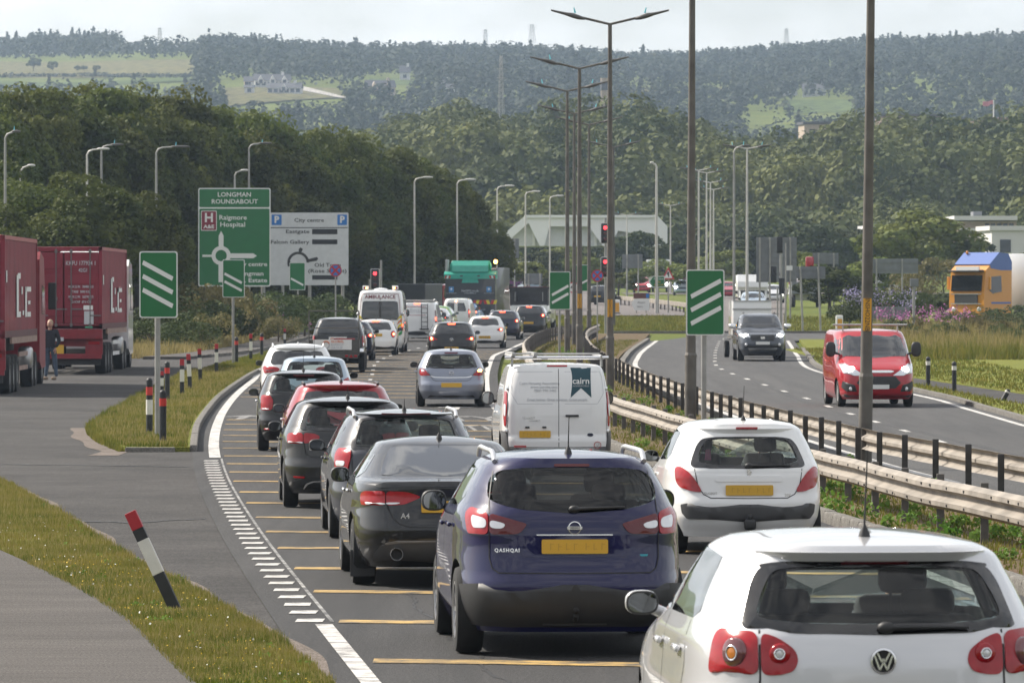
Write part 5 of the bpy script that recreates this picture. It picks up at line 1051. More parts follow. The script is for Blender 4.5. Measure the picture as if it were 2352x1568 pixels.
def ring_logo(par, x, y, z, r_, th):
    for (a0, a1, m_) in ((.3, 3.6, 'logo_orange'), (3.7, 6.5, 'letter_grey')): MB().tube([(x+r_*math.cos(a), y, z+r_*math.sin(a)) for a in np.linspace(a0, a1, 18)], th, 6).build('logo_ring', m_, par)
ring_logo(pick['root'], -.20, p.y-.02, 1.0, .075, .014)
for i, w_ in enumerate(('GLOBAL','ENERGY','GROUP')): text(w_, .075, 'logo_orange' if i == 0 else 'letter_grey', pick['root'], (-.08, p.y-.02, 1.065-.07*i), align='LEFT', depth=.003, bold=.001)
tr = empty('trailer', (XA(767,199.5), 199.5, g(199.5)), .012, 'grey open trailer carrying a white advertising board, towed by the black pickup', 'trailer')
mat('trailer_steel', (.10,.095,.085), .7, .3, var=.25)
MB().box((0,1.3,.62), (1.62,2.6,.10)).build('bed', 'trailer_steel', tr); MB().box((0,.02,.86), (1.62,.04,.46)).build('tailboard', 'trailer_steel', tr)
for sg in (-1, 1):
    MB().box((sg*.81,1.3,.86), (.04,2.6,.46)).build('side_board', 'trailer_steel', tr); MB().tube([(sg*.83,.02,.6),(sg*.83,.02,2.05)], .022, 6).build('mesh_post', 'trailer_steel', tr)
    MB().box((sg*.93,1.2,.66), (.26,1.9,.04)).build('mudguard', 'trailer_steel', tr)
    for ya in (.85, 1.6): wheel(tr, sg*.92, ya, .32, .19, 'd')
MB().tube([(-.83,.02,2.05),(.83,.02,2.05)], .02, 6).tube([(-.83,.02,1.48),(.83,.02,1.48)], .02, 6).build('mesh_frame', 'trailer_steel', tr)
MB().prism(rrect(1.28,.34,.01), -.03, .0).build('advertising_board', 'letter_white', tr, None, (-.05,-.02,.93)); ring_logo(tr, -.26, -.06, .93, .11, .02)
for i, w_ in enumerate(('GLOBAL','ENERGY','GROUP')): text(w_, .115, 'logo_orange' if i == 0 else 'letter_grey', tr, (-.10,-.055,1.035-.105*i), align='LEFT', depth=.003, bold=.002)
MB().box((0,.0,.55), (1.6,.05,.16)).build('light_bar', 'trailer_steel', tr)
for x in (.42,.72): MB().box((x,-.04,.555), (.10,.03,.07), bev=.01).build('tail_light', 'lens_red', tr)
MB().prism([(.50,.50),(.64,.50),(.57,.61)], -.055, -.03).build('reflector', 'lens_red', tr); MB().box((.35,-.02,1.12), (.70,.06,.05)).build('red_strut', 'paint_red', tr)
MB().tube([(0,2.6,.55),(0,5.2-1.0,.5),(0,5.9,.5)], .04, 8).build('drawbar', 'trailer_steel', tr); MB().tube([(.45,-.02,.47),(.45,-.02,.40)], .03, 8).build('jockey_clamp', 'trailer_steel', tr)

# ---- ambulance
KA = [(.3,.92,.08,5.7,10),(.45,.98,0,5.85,10),(.7,.995,0,5.9,10),(1.0,.995,.0,5.8,10),(1.3,.99,.01,5.0,10),(1.8,.975,.03,4.6,10),(2.2,.945,.06,4.3,9),(2.45,.90,.10,4.05,8),(2.56,.85,.15,3.9,8),(2.60,.79,.22,3.8,8)]
mat('chevron_yellow', (.70,.55,.02), .45); mat('chevron_orange', (.62,.16,.02), .45); mat('ambulance_green', (.02,.25,.06), .5); mat('chevron_red', (.45,.03,.03), .5)
amb = car(dict(name='ambulance', label='white high roofed ambulance with maroon lettering above dark rear windows', cat='ambulance', Y=251.5, xd=873, yaw=-.02, scale=1.0, L=5.9, axles=(1.1, 4.75), track=1.72, wheel=.34, paint='paint_white', keys=KA, crown=.04, glass='privacy_glass', glass_rear=[(0,2.16),(.62,2.16),(.74,2.12),(.80,1.45),(.74,1.37),(0,1.34)], glass_front=None, side_glass=[[(3.4,2.1),(4.1,2.0),(4.6,1.5),(3.4,1.5)]],
    lights=[('tail_light', [(1.12,1.22),(.95,1.22),(.94,.92),(1.1,.92)], 'lens_red', .015, 2), ('brake_lamp', [(1.02,1.20),(.95,1.20),(.95,1.08),(1.02,1.08)], 'lamp_lit', .022, 2)], trims=[('door_line', [(0,2.26),(.015,2.26),(.015,2.2),(0,2.2)], 'seam', .004)], mirrors=(4.7,1.6,'plastic_black',1.5,1.7), plate=None, wiper=False, nu=64, nz=30))
ro = amb['root']; B = amb['B']
on(B, ro, 'AMBULANCE', 0, 2.33, .22, 'letter_maroon', bold=.004)
for sg in (-1, 1):
    ribbon('coach_line', B.pt, [(sg*.0,2.47),(sg*.76,2.46),(sg*.80,2.3),(sg*.86,1.6)], .022, 'letter_maroon', ro, .004)
    for i, m_ in enumerate(('chevron_yellow','chevron_orange','chevron_yellow','chevron_orange','ambulance_green')): patch('chevron', B.pt, [(sg*.96,1.62-.17*i),(sg*.78,1.50-.17*i),(sg*.70,1.34-.17*i),(sg*.96,1.46-.17*i)] , m_, ro, .005+.001*i, .0, .08, smooth_it=0)
    MB().box((sg*.62,.45,2.72), (.26,.20,.17), bev=.03).build('beacon_housing', 'paint_white', ro, 60); MB().box((sg*.62,.345,2.71), (.18,.02,.08), bev=.008).build('beacon_lamp', 'lens_red', ro); MB().ell((sg*.58,.34,2.71), (.04,.02,.035)).build('beacon_bulb', 'amber_lit', ro)
    MB().ell((sg*.93,.0,1.62), (.07,.06,.07)).build('side_lamp', 'rim_silver', ro, 60)
MB().ell((0,.8,2.64), (.30,.35,.07)).build('roof_vent', 'paint_white', ro, 60)
MB().box((0, B.pt(0,1.75).y-.012, 1.75), (.10,.02,.80)).build('door_pillar', 'frit', ro)
# ---- white van with rear ladder
KL = [(.3,.90,.08,4.7,11),(.45,.955,0,4.78,11),(.7,.97,0,4.8,11),(1.1,.965,.0,4.4,11),(1.4,.94,.02,3.9,10),(1.7,.90,.05,3.5,9),(1.86,.85,.09,3.3,9),(1.92,.78,.14,3.2,9)]
lv = car(dict(name='panel_van', label='white panel van with a black ladder on its rear door, right of the ambulance', cat='van', group=GQ, Y=296, xd=958, yaw=-.055, L=4.8, axles=(.95, 3.95), track=1.65, wheel=.33, paint='paint_white', keys=KL, crown=.03, glass_front=None, side_glass=[[(3.0,1.75),(3.4,1.72),(4.0,1.2),(3.0,1.15)]], lights=[('tail_light', [(1.08,1.55),(.93,1.55),(.93,.75),(1.06,.75)], 'lens_dark_red', .012, 2), ('brake_lamp', [(1.0,1.22),(.94,1.22),(.94,1.04),(1.0,1.04)], 'lamp_lit', .02, 2)],
    trims=[('bumper', [(0,.52),(.95,.52),(1.05,.45),(.95,.32),(0,.32)], 'plastic_black', .012)], mirrors=(3.8,1.25,'plastic_black',1.4,1.6), plate=None, wiper=False, brake=(.14,1.86,.05,'lamp_lit'), nu=64, nz=28))
ro = lv['root']; B = lv['B']
on(B, ro, 'llmac', -.05, 1.52, .34, 'letter_grey', sx=.9)
for z in (1.30, 1.72): p = B.pt(0, z); MB().box((-.05, p.y-.006, z), (.95,.006,.022)).build('stripe', 'letter_red', ro)
ld = empty('rear_ladder'); ld.parent = ro
for x in (.22, .52): MB().tube([(x,-.08,.62),(x,-.04,1.86)], .018, 6).build('ladder_rail', 'plastic_black', ld)
for z in (.75,.98,1.2,1.42,1.64,1.82): MB().tube([(.22,-.07,z),(.52,-.07,z)], .014, 6).build('ladder_rung', 'plastic_black', ld)
MB().box((.36,-.09,.62), (.46,.08,.06)).build('step', 'plastic_black', ld); MB().tube([(-.9,.25,2.03),(.86,.25,2.03)], .03, 8).ell((.86,.25,2.03), (.07,.06,.07)).build('roof_tube', 'steel', ro)
# ---- small cars further along the left lane
far_car('white and green hatchback just right of the ladder van', 311, 978, -.07, 'paint_green', H=1.5, scale=.98)
far_car('white hatchback beyond the white and green one', 321, 992, -.08, 'paint_white', H=1.52)
far_car('green topped hatchback partly hidden by the white hatchback', 330, 1001, -.09, 'paint_green', H=1.54)
KB = [(.3,.85,.08,4.0,9),(.45,.89,0,4.1,9),(.7,.905,0,4.13,9),(1.05,.90,.02,3.7,9),(1.3,.87,.05,3.1,8),(1.6,.80,.12,2.7,7),(1.72,.74,.18,2.5,6),(1.77,.66,.24,2.4,6)]
bl = car(dict(name='panel_van', label='small white van with twin rear windows, in front of the refuse lorry', cat='van', group=GQ, Y=338, xd=1047, yaw=-.10, scale=(.88,1,1.05), L=4.13, axles=(.75, 3.45), track=1.5, wheel=.31, paint='paint_white', keys=KB, crown=.04, glass_front=None, side_glass=[], lights=[('tail_light', [(.98,1.15),(.88,1.25),(.80,1.2),(.83,.75),(.95,.75)], 'lens_red', .012, 2), ('brake_lamp', [(.93,1.12),(.85,1.12),(.85,1.0),(.93,1.0)], 'lamp_lit', .02, 2)], plate=None, wiper=False, mirrors=(3.0,1.15,'plastic_black',1.3,1.3), nu=64, nz=26))
for sg in (-1, 1): patch('rear_window', bl['B'].pt, [(sg*.10,1.55),(sg*.52,1.55),(sg*.66,1.2),(sg*.64,1.10),(sg*.10,1.10)], 'privacy_glass', bl['root'], .005, .02, .08)
p = bl['B'].pt(0,1.64); MB().ell((0,p.y-.01,1.64), (.05,.03,.04)).build('high_brake_light', 'lamp_lit_core', bl['root'])
far_car('sky blue hatchback just left of the refuse lorry chevrons', 345, 1062, -.12, 'paint_skyblue', H=1.55)
# ---- refuse lorry
mat('lorry_grey', (.045,.047,.052), .5, .1, .3, var=.1); mat('lorry_green', (.03,.36,.26), .45, 0, .3, var=.08); mat('badge_blue', (.06,.22,.45), .5)
rl = empty('refuse_lorry', (XA(1080,350), 350, g(350)), -.10, 'dark grey refuse lorry with a bright green tailgate top and red and yellow chevrons', 'lorry', scale=(1.20,1,1.06))
MB().box((0,4.6,2.0), (2.45,7.6,2.7), bev=.06).build('body', 'lorry_grey', rl, 40); MB().prism([(0,.95),(.0,2.0),(-.05,2.75),(.35,3.0),(.9,3.0),(.9,.95)], -1.22, 1.22, 'X').build('tailgate', 'lorry_grey', rl)
MB().prism([(-.10,2.72),(-.12,2.98),(.05,3.08),(.3,3.15),(.9,3.15),(.9,2.72)], -1.27, 1.27, 'X').build('tailgate_hood', 'lorry_green', rl); MB().prism([(-.06,3.1),(.0,3.45),(.25,3.72),(.9,3.72),(.9,3.1)], -.88, .88, 'X').build('hopper_top', 'lorry_green', rl)
for x in (-.95, .95): MB().tube([(x,.4,3.15),(x*1.0,.3,3.5),(x*.9,.4,3.68)], .07, 8).build('hose', 'lorry_green', rl, 60)
MB().box((-1.17,.5,3.42), (.14,.6,.72), bev=.03).build('side_guard', 'steel', rl); MB().tube([(1.0,.3,3.25),(1.25,.3,3.25),(1.3,.3,3.5)], .035, 8).build('exhaust_pipe', 'rim_silver', rl, 60)
MB().ell((1.22,.2,3.66), (.09,.09,.11)).build('beacon', 'amber_lit', rl, 60); MB().prism([(-.42,2.5),(.42,2.5),(.36,2.72),(-.36,2.72)], -.06, 0).build('hopper_lip', 'lorry_green', rl)
for x in (-.42,.42): MB().box((x,-.125,2.88), (.13,.03,.08)).build('lamp_recess', 'lorry_grey', rl)
for sg in (-1, 1):
    for i in range(3): MB().prism([(sg*(.98+.1*i),2.74),(sg*(1.05+.1*i),2.74),(sg*(1.0+.1*i),2.9),(sg*(.93+.1*i),2.9)], -.135, -.122).build('marker_stripe', 'chevron_red' if i % 2 == 0 else 'letter_white', rl)
    MB().prism(rrect(.24,.30,.01), -.075, -.045).build('council_badge', 'badge_blue', rl, None, (sg*.92,0,2.14)); MB().prism([(.0,.07),(.06,0),(0,-.07),(-.06,0)], -.085, -.07).build('badge_diamond', 'letter_white', rl, None, (sg*.92,0,2.16))
    text('HOLD', .09, 'letter_grey', rl, (sg*.92+.17,-.06,2.16), align='LEFT') if False else None
text('FixGFS.co.uk', .16, 'letter_grey', rl, (0,-.07,2.06), bold=.002); text('01349 886614', .10, 'letter_grey', rl, (0,-.06,1.93))
for sg in (-1, 1): text('01349 886614', .085, 'letter_grey', rl, (sg*.92,-.05,1.93))
for sg, x0, n in ((1,-.45,7), (1,.70,4), (1,-.95,2)):
    for i in range(n): MB().prism([(x0+.14*i,1.33),(x0+.14*i+.14,1.33),(x0+.14*i+(.07 if i < n/2 else .21),1.55),(x0+.14*i-(.07 if i < n/2 else -.07),1.55)], -.015-.0015*(i % 2), 0).build('chevron', ('chevron_red','chevron_yellow')[i % 2], rl)
MB().box((0,-.02,1.15), (1.0,.03,.32)).build('hopper_opening', 'seam', rl); MB().box((0,.2,.75), (2.3,.3,.3)).build('bumper', 'lorry_grey', rl)
for sg in (-1, 1):
    for ya in (2.0, 3.3, 7.2): wheel(rl, sg*1.0, ya, .5, .3, 'd')
    MB().box((sg*1.38,7.4,2.2), (.2,.1,.5), bev=.03).build('mirror', 'plastic_black', rl)
MB().box((0,8.2,1.9), (2.3,1.8,2.4), bev=.1).build('cab', 'paint_white', rl, 40)
# ---- red tipper cab behind, black tipper at the junction
rc = empty('red_truck', (XA(985,372), 372, g(372)), -.35, 'dark red truck cab showing above the small vans, left of the refuse lorry', 'truck')
MB().prism([(0,.5),(0,2.0),(.05,2.25),(.9,2.35),(1.5,2.2),(2.2,1.45),(2.9,1.3),(3.0,.5)], -.95, .95, 'X').build('cab', 'paint_red', rc); MB().prism([(.15,1.5),(.2,2.05),(.85,2.15),(1.4,2.05),(1.95,1.5)], -.965, .965, 'X').build('side_window', 'privacy_glass', rc); MB().box((0,-1.6,1.55), (1.9,3.0,1.6), bev=.05).build('load_box', 'lorry_grey', rc)
for sg in (-1, 1):
    for ya in (-2.0, 2.1): wheel(rc, sg*.85, ya, .38, .25, 'd')
bt = empty('tipper_truck', (XA(1215,336), 336, g(336)), -.12, 'black caged tipper truck with a white cab at the front of the queue', 'truck')
MB().box((0,1.6,1.15), (2.1,3.2,.75), bev=.03).build('tipper_body', 'paint_white', bt, 40)
for sg in (-1, 1): MB().box((sg*1.02,1.6,1.95), (.05,3.2,.95)).build('cage_side', 'plastic_black', bt)
MB().prism([(-1.05,1.5),(1.05,1.5),(1.05,2.55),(-1.05,2.55)], 3.15, 3.2).build('cage_front', 'plastic_black', bt); MB().box((0,-.0,2.42), (2.15,.06,.22)).build('cage_header', 'plastic_black', bt); MB().box((0,.0,1.62), (2.15,.06,.16)).build('cage_rail', 'plastic_black', bt); MB().box((0,.0,2.54), (2.15,.08,.03)).build('cage_trim', 'letter_maroon', bt)
for x in (-.93,.93): MB().box((x,.0,2.0), (.28,.06,.62)).build('cage_panel', 'plastic_black', bt)
for x in (-.78,.78): MB().box((x,-.035,2.0), (.03,.02,.5)).build('cage_frame', 'steel', bt)
MB().box((0,4.1,1.5), (1.95,1.7,2.0), bev=.15).build('cab', 'paint_white', bt, 40); MB().box((0,3.24,1.95), (1.5,.03,.5)).build('rear_window', 'privacy_glass', bt)
for sg in (-1, 1):
    for ya in (.9, 4.2): wheel(bt, sg*.9, ya, .36, .25, 'd')
# ---- cars coming the other way
mat('headlamp_glass', (.7,.72,.75), .08, .4, 1.)
KR = [(.22,.90,.1,4.75,7),(.35,.97,.02,4.92,6),(.55,.985,0,4.97,5.5),(.8,.992,0,4.94,5.5),(.95,.992,0,4.86,5.5),(1.05,.99,0,4.68,5.5),(1.15,.985,0,4.40,5.8),(1.25,.975,0,4.15,6),(1.5,.945,.0,3.80,6),(1.75,.90,.02,3.45,6),(1.86,.86,.04,3.25,6),(1.91,.79,.08,3.12,6)]
rv = car(dict(name='panel_van', label='red panel van with headlamps lit, coming towards us on the opposite road', cat='van', Y=151+4.97, xd=1968, yaw=math.pi+.055, L=4.97, axles=(1.0, 4.0), track=1.7, wheel=.34, rim='d', paint='paint_vanred', keys=KR, crown=.05, glass_front=[(0,1.80),(.62,1.80),(.74,1.74),(.83,1.36),(.80,1.27),(0,1.235)], side_glass=[[(2.9,1.75),(3.35,1.72),(3.95,1.3),(2.9,1.25)]], plate=None, mirrors=None, wiper=False,
    front=[('headlamp', [(.93,1.08),(.80,1.10),(.55,.93),(.36,.80),(.62,.80),(.86,.86)], 'headlamp_glass', .012), ('fog_lamp_bezel', [(.88,.66),(.60,.56),(.55,.40),(.80,.40),(.90,.50)], 'plastic_black', .012), ('grille|', [(-.42,.78),(.42,.78),(.56,.62),(.42,.48),(-.42,.48),(-.56,.62)], 'plastic_black', .012), ('upper_grille|', [(-.32,.93),(.32,.93),(.40,.90),(.32,.87),(-.32,.87),(-.40,.90)], 'chrome', .012), ('bumper_lip|', [(-.85,.33),(.85,.33),(.80,.26),(-.80,.26)], 'plastic_black', .012)]))
ro = rv['root']; B = rv['B']
p = B.front(0,.55); MB().prism(rrect(.52,.11,.01), 0, .012).build('number_plate', 'plate_white', ro, None, (0,p.y+.012,.52))
for sg in (-1, 1):
    p = B.front(sg*.68,.95); MB().ell((p.x,p.y-.0,p.z), (.09,.05,.08)).build('headlamp_bulb', 'head_lit', ro, 60); p = B.side(3.75,1.35,sg); o = MB().ell((0,0,0), (.13,.07,.19), 14, 10, .7).tube([(-sg*.08,0,-.08),(-sg*.2,.02,-.12)], .03, 6).build('door_mirror', 'plastic_black', ro, 60, (p.x+sg*.22,3.75,1.45))
    p = B.front(sg*.70,.47); MB().ell((p.x,p.y+.012,p.z), (.05,.02,.05)).build('fog_lamp', 'lens_clear', ro, 60)
MB().tube([(-.95,3.0,2.06),(.95,3.0,2.06)], .025, 8).tube([(-.7,3.0,1.9),(-.7,3.0,2.06)], .02, 6).tube([(.7,3.0,1.9),(.7,3.0,2.06)], .02, 6).build('roof_bar', 'steel', ro, 60)
KM = [(.34,.82,.1,5.0,7),(.48,.89,.02,5.15,6),(.65,.905,0,5.2,5.5),(.9,.905,0,5.15,5.5),(1.02,.90,0,5.02,5.5),(1.10,.895,0,4.3,6),(1.16,.88,.05,3.9,6),(1.2,.86,1.6,3.75,6),(1.4,.80,1.75,3.5,6),(1.6,.73,1.9,3.2,6),(1.70,.66,2.0,3.05,6),(1.735,.60,2.05,2.95,6)]
l2 = car(dict(name='pickup_truck', label='grey pickup with headlamps lit, towing a white box trailer towards us', cat='pickup', Y=224+5.2, xd=1733, yaw=math.pi+.02, L=5.2, axles=(1.1, 4.2), track=1.55, wheel=.37, wheel_w=.25, paint='paint_midgrey', keys=KM, crown=.04, glass_front=[(0,1.66),(.52,1.66),(.60,1.62),(.75,1.26),(.70,1.22),(0,1.21)], side_glass=[[(2.2,1.62),(3.1,1.6),(3.6,1.26),(2.1,1.24)]], plate=None, wiper=False,
    front=[('headlamp', [(.88,1.02),(.78,1.04),(.48,.94),(.46,.88),(.70,.88),(.86,.93)], 'headlamp_glass', .012), ('grille|', [(-.42,.98),(.42,.98),(.46,.86),(.40,.76),(-.40,.76),(-.46,.86)], 'plastic_black', .012), ('lower_grille|', [(-.6,.60),(.6,.60),(.7,.50),(-.7,.50)], 'plastic_black', .012), ('skid_plate|', [(-.55,.49),(.55,.49),(.5,.40),(-.5,.40)], 'rim_silver', .012)]))
ro = l2['root']; B = l2['B']
p = B.front(0,.70); MB().prism(rrect(.52,.11,.01), 0, .012).build('number_plate', 'plate_white', ro, None, (0,p.y+.012,.68)); p = B.front(0,.87); MB().box((0,p.y+.014,.87), (.16,.02,.10)).build('badge', 'chrome', ro)
for sg in (-1, 1):
    p = B.front(sg*.64,.96); MB().ell((p.x,p.y+.0,p.z), (.12,.05,.06)).build('headlamp_bulb', 'head_lit', ro, 60); p = B.side(3.45,1.2,sg); MB().ell((p.x+sg*.2,3.45,1.3), (.14,.07,.10), 14, 10, .8).build('door_mirror', 'chrome', ro, 60)
    MB().tube([(sg*.58,2.2,1.80),(sg*.58,3.0,1.80)], .02, 6).build('roof_rail', 'plastic_black', ro); p = B.front(sg*.62,.62); MB().ell((p.x,p.y,p.z), (.06,.03,.06)).build('fog_lamp', 'lens_clear', ro, 60)
bx = empty('box_trailer', (XA(1731,234.5), 234.5, g(234.5)), .02, 'white box trailer behind the grey pickup on the opposite road', 'trailer')
MB().box((-.05,1.6,1.55), (1.50,3.2,1.35), bev=.02).build('box', 'paint_white', bx, 40); MB().box((-.05,-.01,1.9), (1.54,.05,.07)).box((-.05,-.01,2.22), (1.54,.05,.04)).build('box_trim', 'steel', bx)
for sg in (-1, 1): wheel(bx, sg*.95, 1.8, .33, .2, 'd'); MB().box((sg*.95,1.8,.72), (.26,.9,.05)).build('mudguard', 'steel', bx)
MB().box((0,1.6,.8), (1.7,3.0,.1)).build('chassis', 'trailer_steel', bx); MB().tube([(0,0,.6),(0,-1.2,.55)], .04, 6).build('drawbar', 'trailer_steel', bx)
# ================================================================== signs, lamps, posts
mat('sign_green', (.006,.13,.035), .45, var=.06, vscale=2.); mat('sign_white', (.70,.70,.68), .5); mat('sign_grey', (.58,.59,.60), .55, var=.05); mat('sign_blue', (.02,.16,.48), .45); mat('sign_maroon', (.20,.008,.025), .45); mat('sign_back', (.17,.18,.19), .6, .2, var=.12, vscale=2.); mat('sign_red', (.42,.02,.03), .45); mat('sign_yellow', (.65,.32,.02), .5); mat('sign_brown', (.10,.025,.02), .5)
mat('galvanised', (.30,.295,.28), .55, .35, var=.15, vscale=2.5); mat('column_dark', (.115,.105,.092), .7, .2, var=.3, vscale=2.2); mat('column_light', (.52,.50,.47), .55, .3, var=.1, vscale=2.); mat('lantern', (.10,.095,.09), .5, .3, var=.2); mat('photocell', (.15,.55,.62), .3); mat('lantern_pale', (.55,.54,.52), .5, .2)
mat('post_red', (.35,.012,.02), .5, var=.1, vscale=6.); mat('post_white', (.62,.60,.55), .6, var=.08, vscale=6.); mat('post_black', (.015,.016,.018), .55, var=.3, vscale=8.); mat('reflector_red', (.5,.03,.02), .3)
mat('signal_red', (1,.1,.1), .3, emit=(1.,.03,.04), es=3.5); mat('signal_black', (.012,.012,.013), .6)
def sign_at(xd, Y, label, cat='sign', name='road_sign', group=None, face=0.):
    X = XA(xd, Y); return empty(name, (X, Y, g(Y)), face, label, cat, group)
def dloc(r, xd, yd):
    'local x,z of a picture pixel on the plane of the sign'
    Y = r.location.y; return (XA(xd, Y)-r.location.x, ZA(yd, Y)-r.location.z)
def plate(r, name, x0, y0, x1, y1, m, y=0., th=.03, rad=.0, px=True):
    if px: (a, t), (c, b_) = dloc(r, x0, y0), dloc(r, x1, y1)
    else: a, t, c, b_ = x0, y0, x1, y1
    w, h = abs(c-a), abs(t-b_); P = rrect(w, h, rad, 5) if rad else [(-w/2,-h/2),(w/2,-h/2),(w/2,h/2),(-w/2,h/2)]
    return MB().prism(P, y-th, y).build(name, m, r, None, ((a+c)/2, 0, (t+b_)/2))
def dtext(r, s, xd, yd, hd, m, y=-.036, align='CENTER', wd=None, **k):
    'text with capitals hd picture pixels tall'
    k_ = r.location.y/F; x, z = dloc(r, xd, yd); me = text_mesh(s, hd*k_/.70, m, align=align, depth=.006, **k)
    if wd:
        xs = [v.co.x for v in me.vertices]; f = wd*k_/(max(xs)-min(xs))
        for v in me.vertices: v.co.x *= f
    o = link('lettering', me, r); o.location = (x, y, z); o.rotation_euler = (math.pi/2, 0, 0); return o
def dpoly(r, name, P, m, y=-.03, th=.006):
    Q = [dloc(r, *p) for p in P]; return MB().prism(Q, y-th, y).build(name, m, r)
def post(r, xd, ztop, rad=.05, m='galvanised', y=.05, z0=-.1):
    x = XA(xd, r.location.y)-r.location.x; return MB().tube([(x, y+rad, z0), (x, y+rad, ztop)], rad, 10).build('post', m, r, 40)
def countdown(xd, Y, box, bars, label, pxd, dirn, ground=.0, rad=.045):
    r = sign_at(xd, Y, label, group='green countdown marker signs'); r.location.z += ground
    x0, y0, x1, y1 = box; k = F/Y
    plate(r, 'sign_border', x0, y0, x1, y1, 'sign_white', 0., .025, .05); e = .025*k; plate(r, 'sign_face', x0+e, y0+e, x1-e, y1-e, 'sign_green', -.026, .006, .04)
    w = x1-x0; h = y1-y0; H_ = .235*h*.62*1.0
    for i in range(bars):
        j = i+(3-bars); cy = y0+h*(.29+.205*j); d = dirn*.122*h; th = .032*h
        L_, R_ = x0+.11*w, x1-.11*w; sx = dirn*.03*w
        dpoly(r, 'white_bar', [(L_-sx*.0, cy-d-th), (R_, cy+d-th), (R_-.035*w*dirn if dirn > 0 else R_+.035*w, cy+d+th), (L_-.035*w*dirn if dirn > 0 else L_+.035*w, cy-d+th)], 'sign_white', -.033)
    post(r, pxd, ZA(y0+.08*h, Y)-g(Y)-ground, rad)
    return r
countdown(361, 116.6, (320,577,408,730), 3, 'green countdown sign with three bars falling to the right, on the grass island', 361, 1, .085, .055)
countdown(536, 212, (511,596,562,683), 2, 'green countdown sign with two bars falling right, in front of the large green sign', 535, 1, .085)
countdown(683, 305, (665,603,701,666), 1, 'green countdown sign with one bar, in front of the grey parking sign', 684, 1)
countdown(1620, 130, (1576,619,1664,770), 3, 'green countdown sign with three bars rising to the right, on the central reserve', 1617, -1, 0, .06)
countdown(1286, 228, (1261.6,623.6,1310,711), 2, 'green countdown sign with two bars rising to the right, above the curving barrier', 1285, -1)
countdown(1336, 305, (1317,608,1353,669), 1, 'green countdown sign with one rising bar, half hidden behind a lamp column', 1336, -1)
# large green direction sign
r = sign_at(538, 312, 'large green direction sign reading Longman Roundabout, with a hospital panel', 'sign')
plate(r, 'sign_border', 455.5, 432, 621.5, 658, 'sign_white', 0, .06, .10); plate(r, 'sign_face', 458, 434.5, 619, 476, 'sign_green', -.062, .008, .07); plate(r, 'sign_face', 458, 479.5, 619, 655, 'sign_green', -.062, .008, .07)
T = dict(y=-.076, bold=.005)
dtext(r, 'LONGMAN', 538.5, 447.5, 10, 'sign_white', wd=76, **T); dtext(r, 'ROUNDABOUT', 539, 463.5, 10, 'sign_white', wd=106, **T)
plate(r, 'panel_border', 462, 484, 498, 530, 'sign_white', -.07, .006, .05); plate(r, 'hospital_panel', 463.5, 485.5, 496.5, 528.5, 'sign_maroon', -.077, .005, .04)
dtext(r, 'H', 480, 501, 20, 'sign_white', y=-.088, bold=.02); dtext(r, 'A&E', 480, 521, 8, 'sign_white', y=-.088, bold=.008, wd=25)
dtext(r, 'Raigmore', 503, 500, 10.5, 'sign_white', align='LEFT', wd=63, **T); dtext(r, 'Hospital', 505, 516, 10.5, 'sign_white', align='LEFT', wd=57, **T)
def ring(r, cx, cy, ro_, ri, m, y, a0=0., a1=2*math.pi, n=36):
    P = [(cx+ro_*math.cos(a), cy+ro_*math.sin(a)) for a in np.linspace(a0, a1, n)]; Q = [(cx+ri*math.cos(a), cy+ri*math.sin(a)) for a in np.linspace(a0, a1, n)]
    b_ = MB()
    for i in range(n-1): b_.prism([dloc(r, *q) for q in (P[i], P[i+1], Q[i+1], Q[i])], y-.006, y)
    o = b_.build('roundabout_symbol', m, r); return o
dpoly(r, 'arrow', [(502.5,570),(502.5,541),(508,530.5),(513.5,541),(513.5,570)], 'sign_white', -.070); dpoly(r, 'arrow', [(526,582),(582,582),(590,587.5),(582,593),(526,593)], 'sign_white', -.0705); dpoly(r, 'arrow', [(465,585),(492,585),(492,590),(465,590)], 'sign_white', -.071); dpoly(r, 'arrow', [(502,603),(514,603),(514,648),(502,648)], 'sign_white', -.0715)
ring(r, 508, 587, 22, 13, 'sign_white', -.0735)
dtext(r, 'City centre', 614, 607, 9.5, 'sign_white', align='RIGHT', wd=76, **T); dtext(r, 'Longman', 606, 628.5, 9.5, 'sign_white', align='RIGHT', wd=60, **T); dtext(r, 'Ind. Estate', 614, 644, 9.5, 'sign_white', align='RIGHT', wd=74, **T)
for xd in (475, 532, 604): post(r, xd, ZA(440,312)-g(312), .11, 'galvanised', .03)
# grey car park sign
r = sign_at(711, 330, 'light grey car park sign reading City centre, with two blue P panels', 'sign')
plate(r, 'sign_board', 620.5, 488.5, 800.5, 655, 'sign_grey', 0, .06, .06); plate(r, 'sign_line', 622, 522, 799, 524, 'lettering_black', -.06, .004)
for x0, x1 in ((624,647),(775,797)): plate(r, 'parking_panel', x0, 493, x1, 517, 'sign_blue', -.062, .006, .03); dtext(r, 'P', (x0+x1)/2, 505, 15, 'sign_white', y=-.072, bold=.02)
K2 = dict(y=-.066, bold=.004)
dtext(r, 'City centre', 710, 506, 8.5, 'lettering_black', wd=68, **K2); dtext(r, 'Eastgate', 711, 532, 8.5, 'lettering_black', align='RIGHT', wd=54, **K2); dtext(r, 'Falcon Gallery', 710, 556, 8.5, 'lettering_black', align='RIGHT', wd=88, **K2); dtext(r, 'Old Town', 722, 609, 8.5, 'lettering_black', align='LEFT', wd=60, **K2); dtext(r, '(Rose Street)', 752, 622.5, 8.5, 'lettering_black', wd=88, **K2)
for (a, b_) in ((526,538),(550,561),(632,642)): plate(r, 'display_panel', 717, a, 775, b_, 'signal_black', -.061, .006)
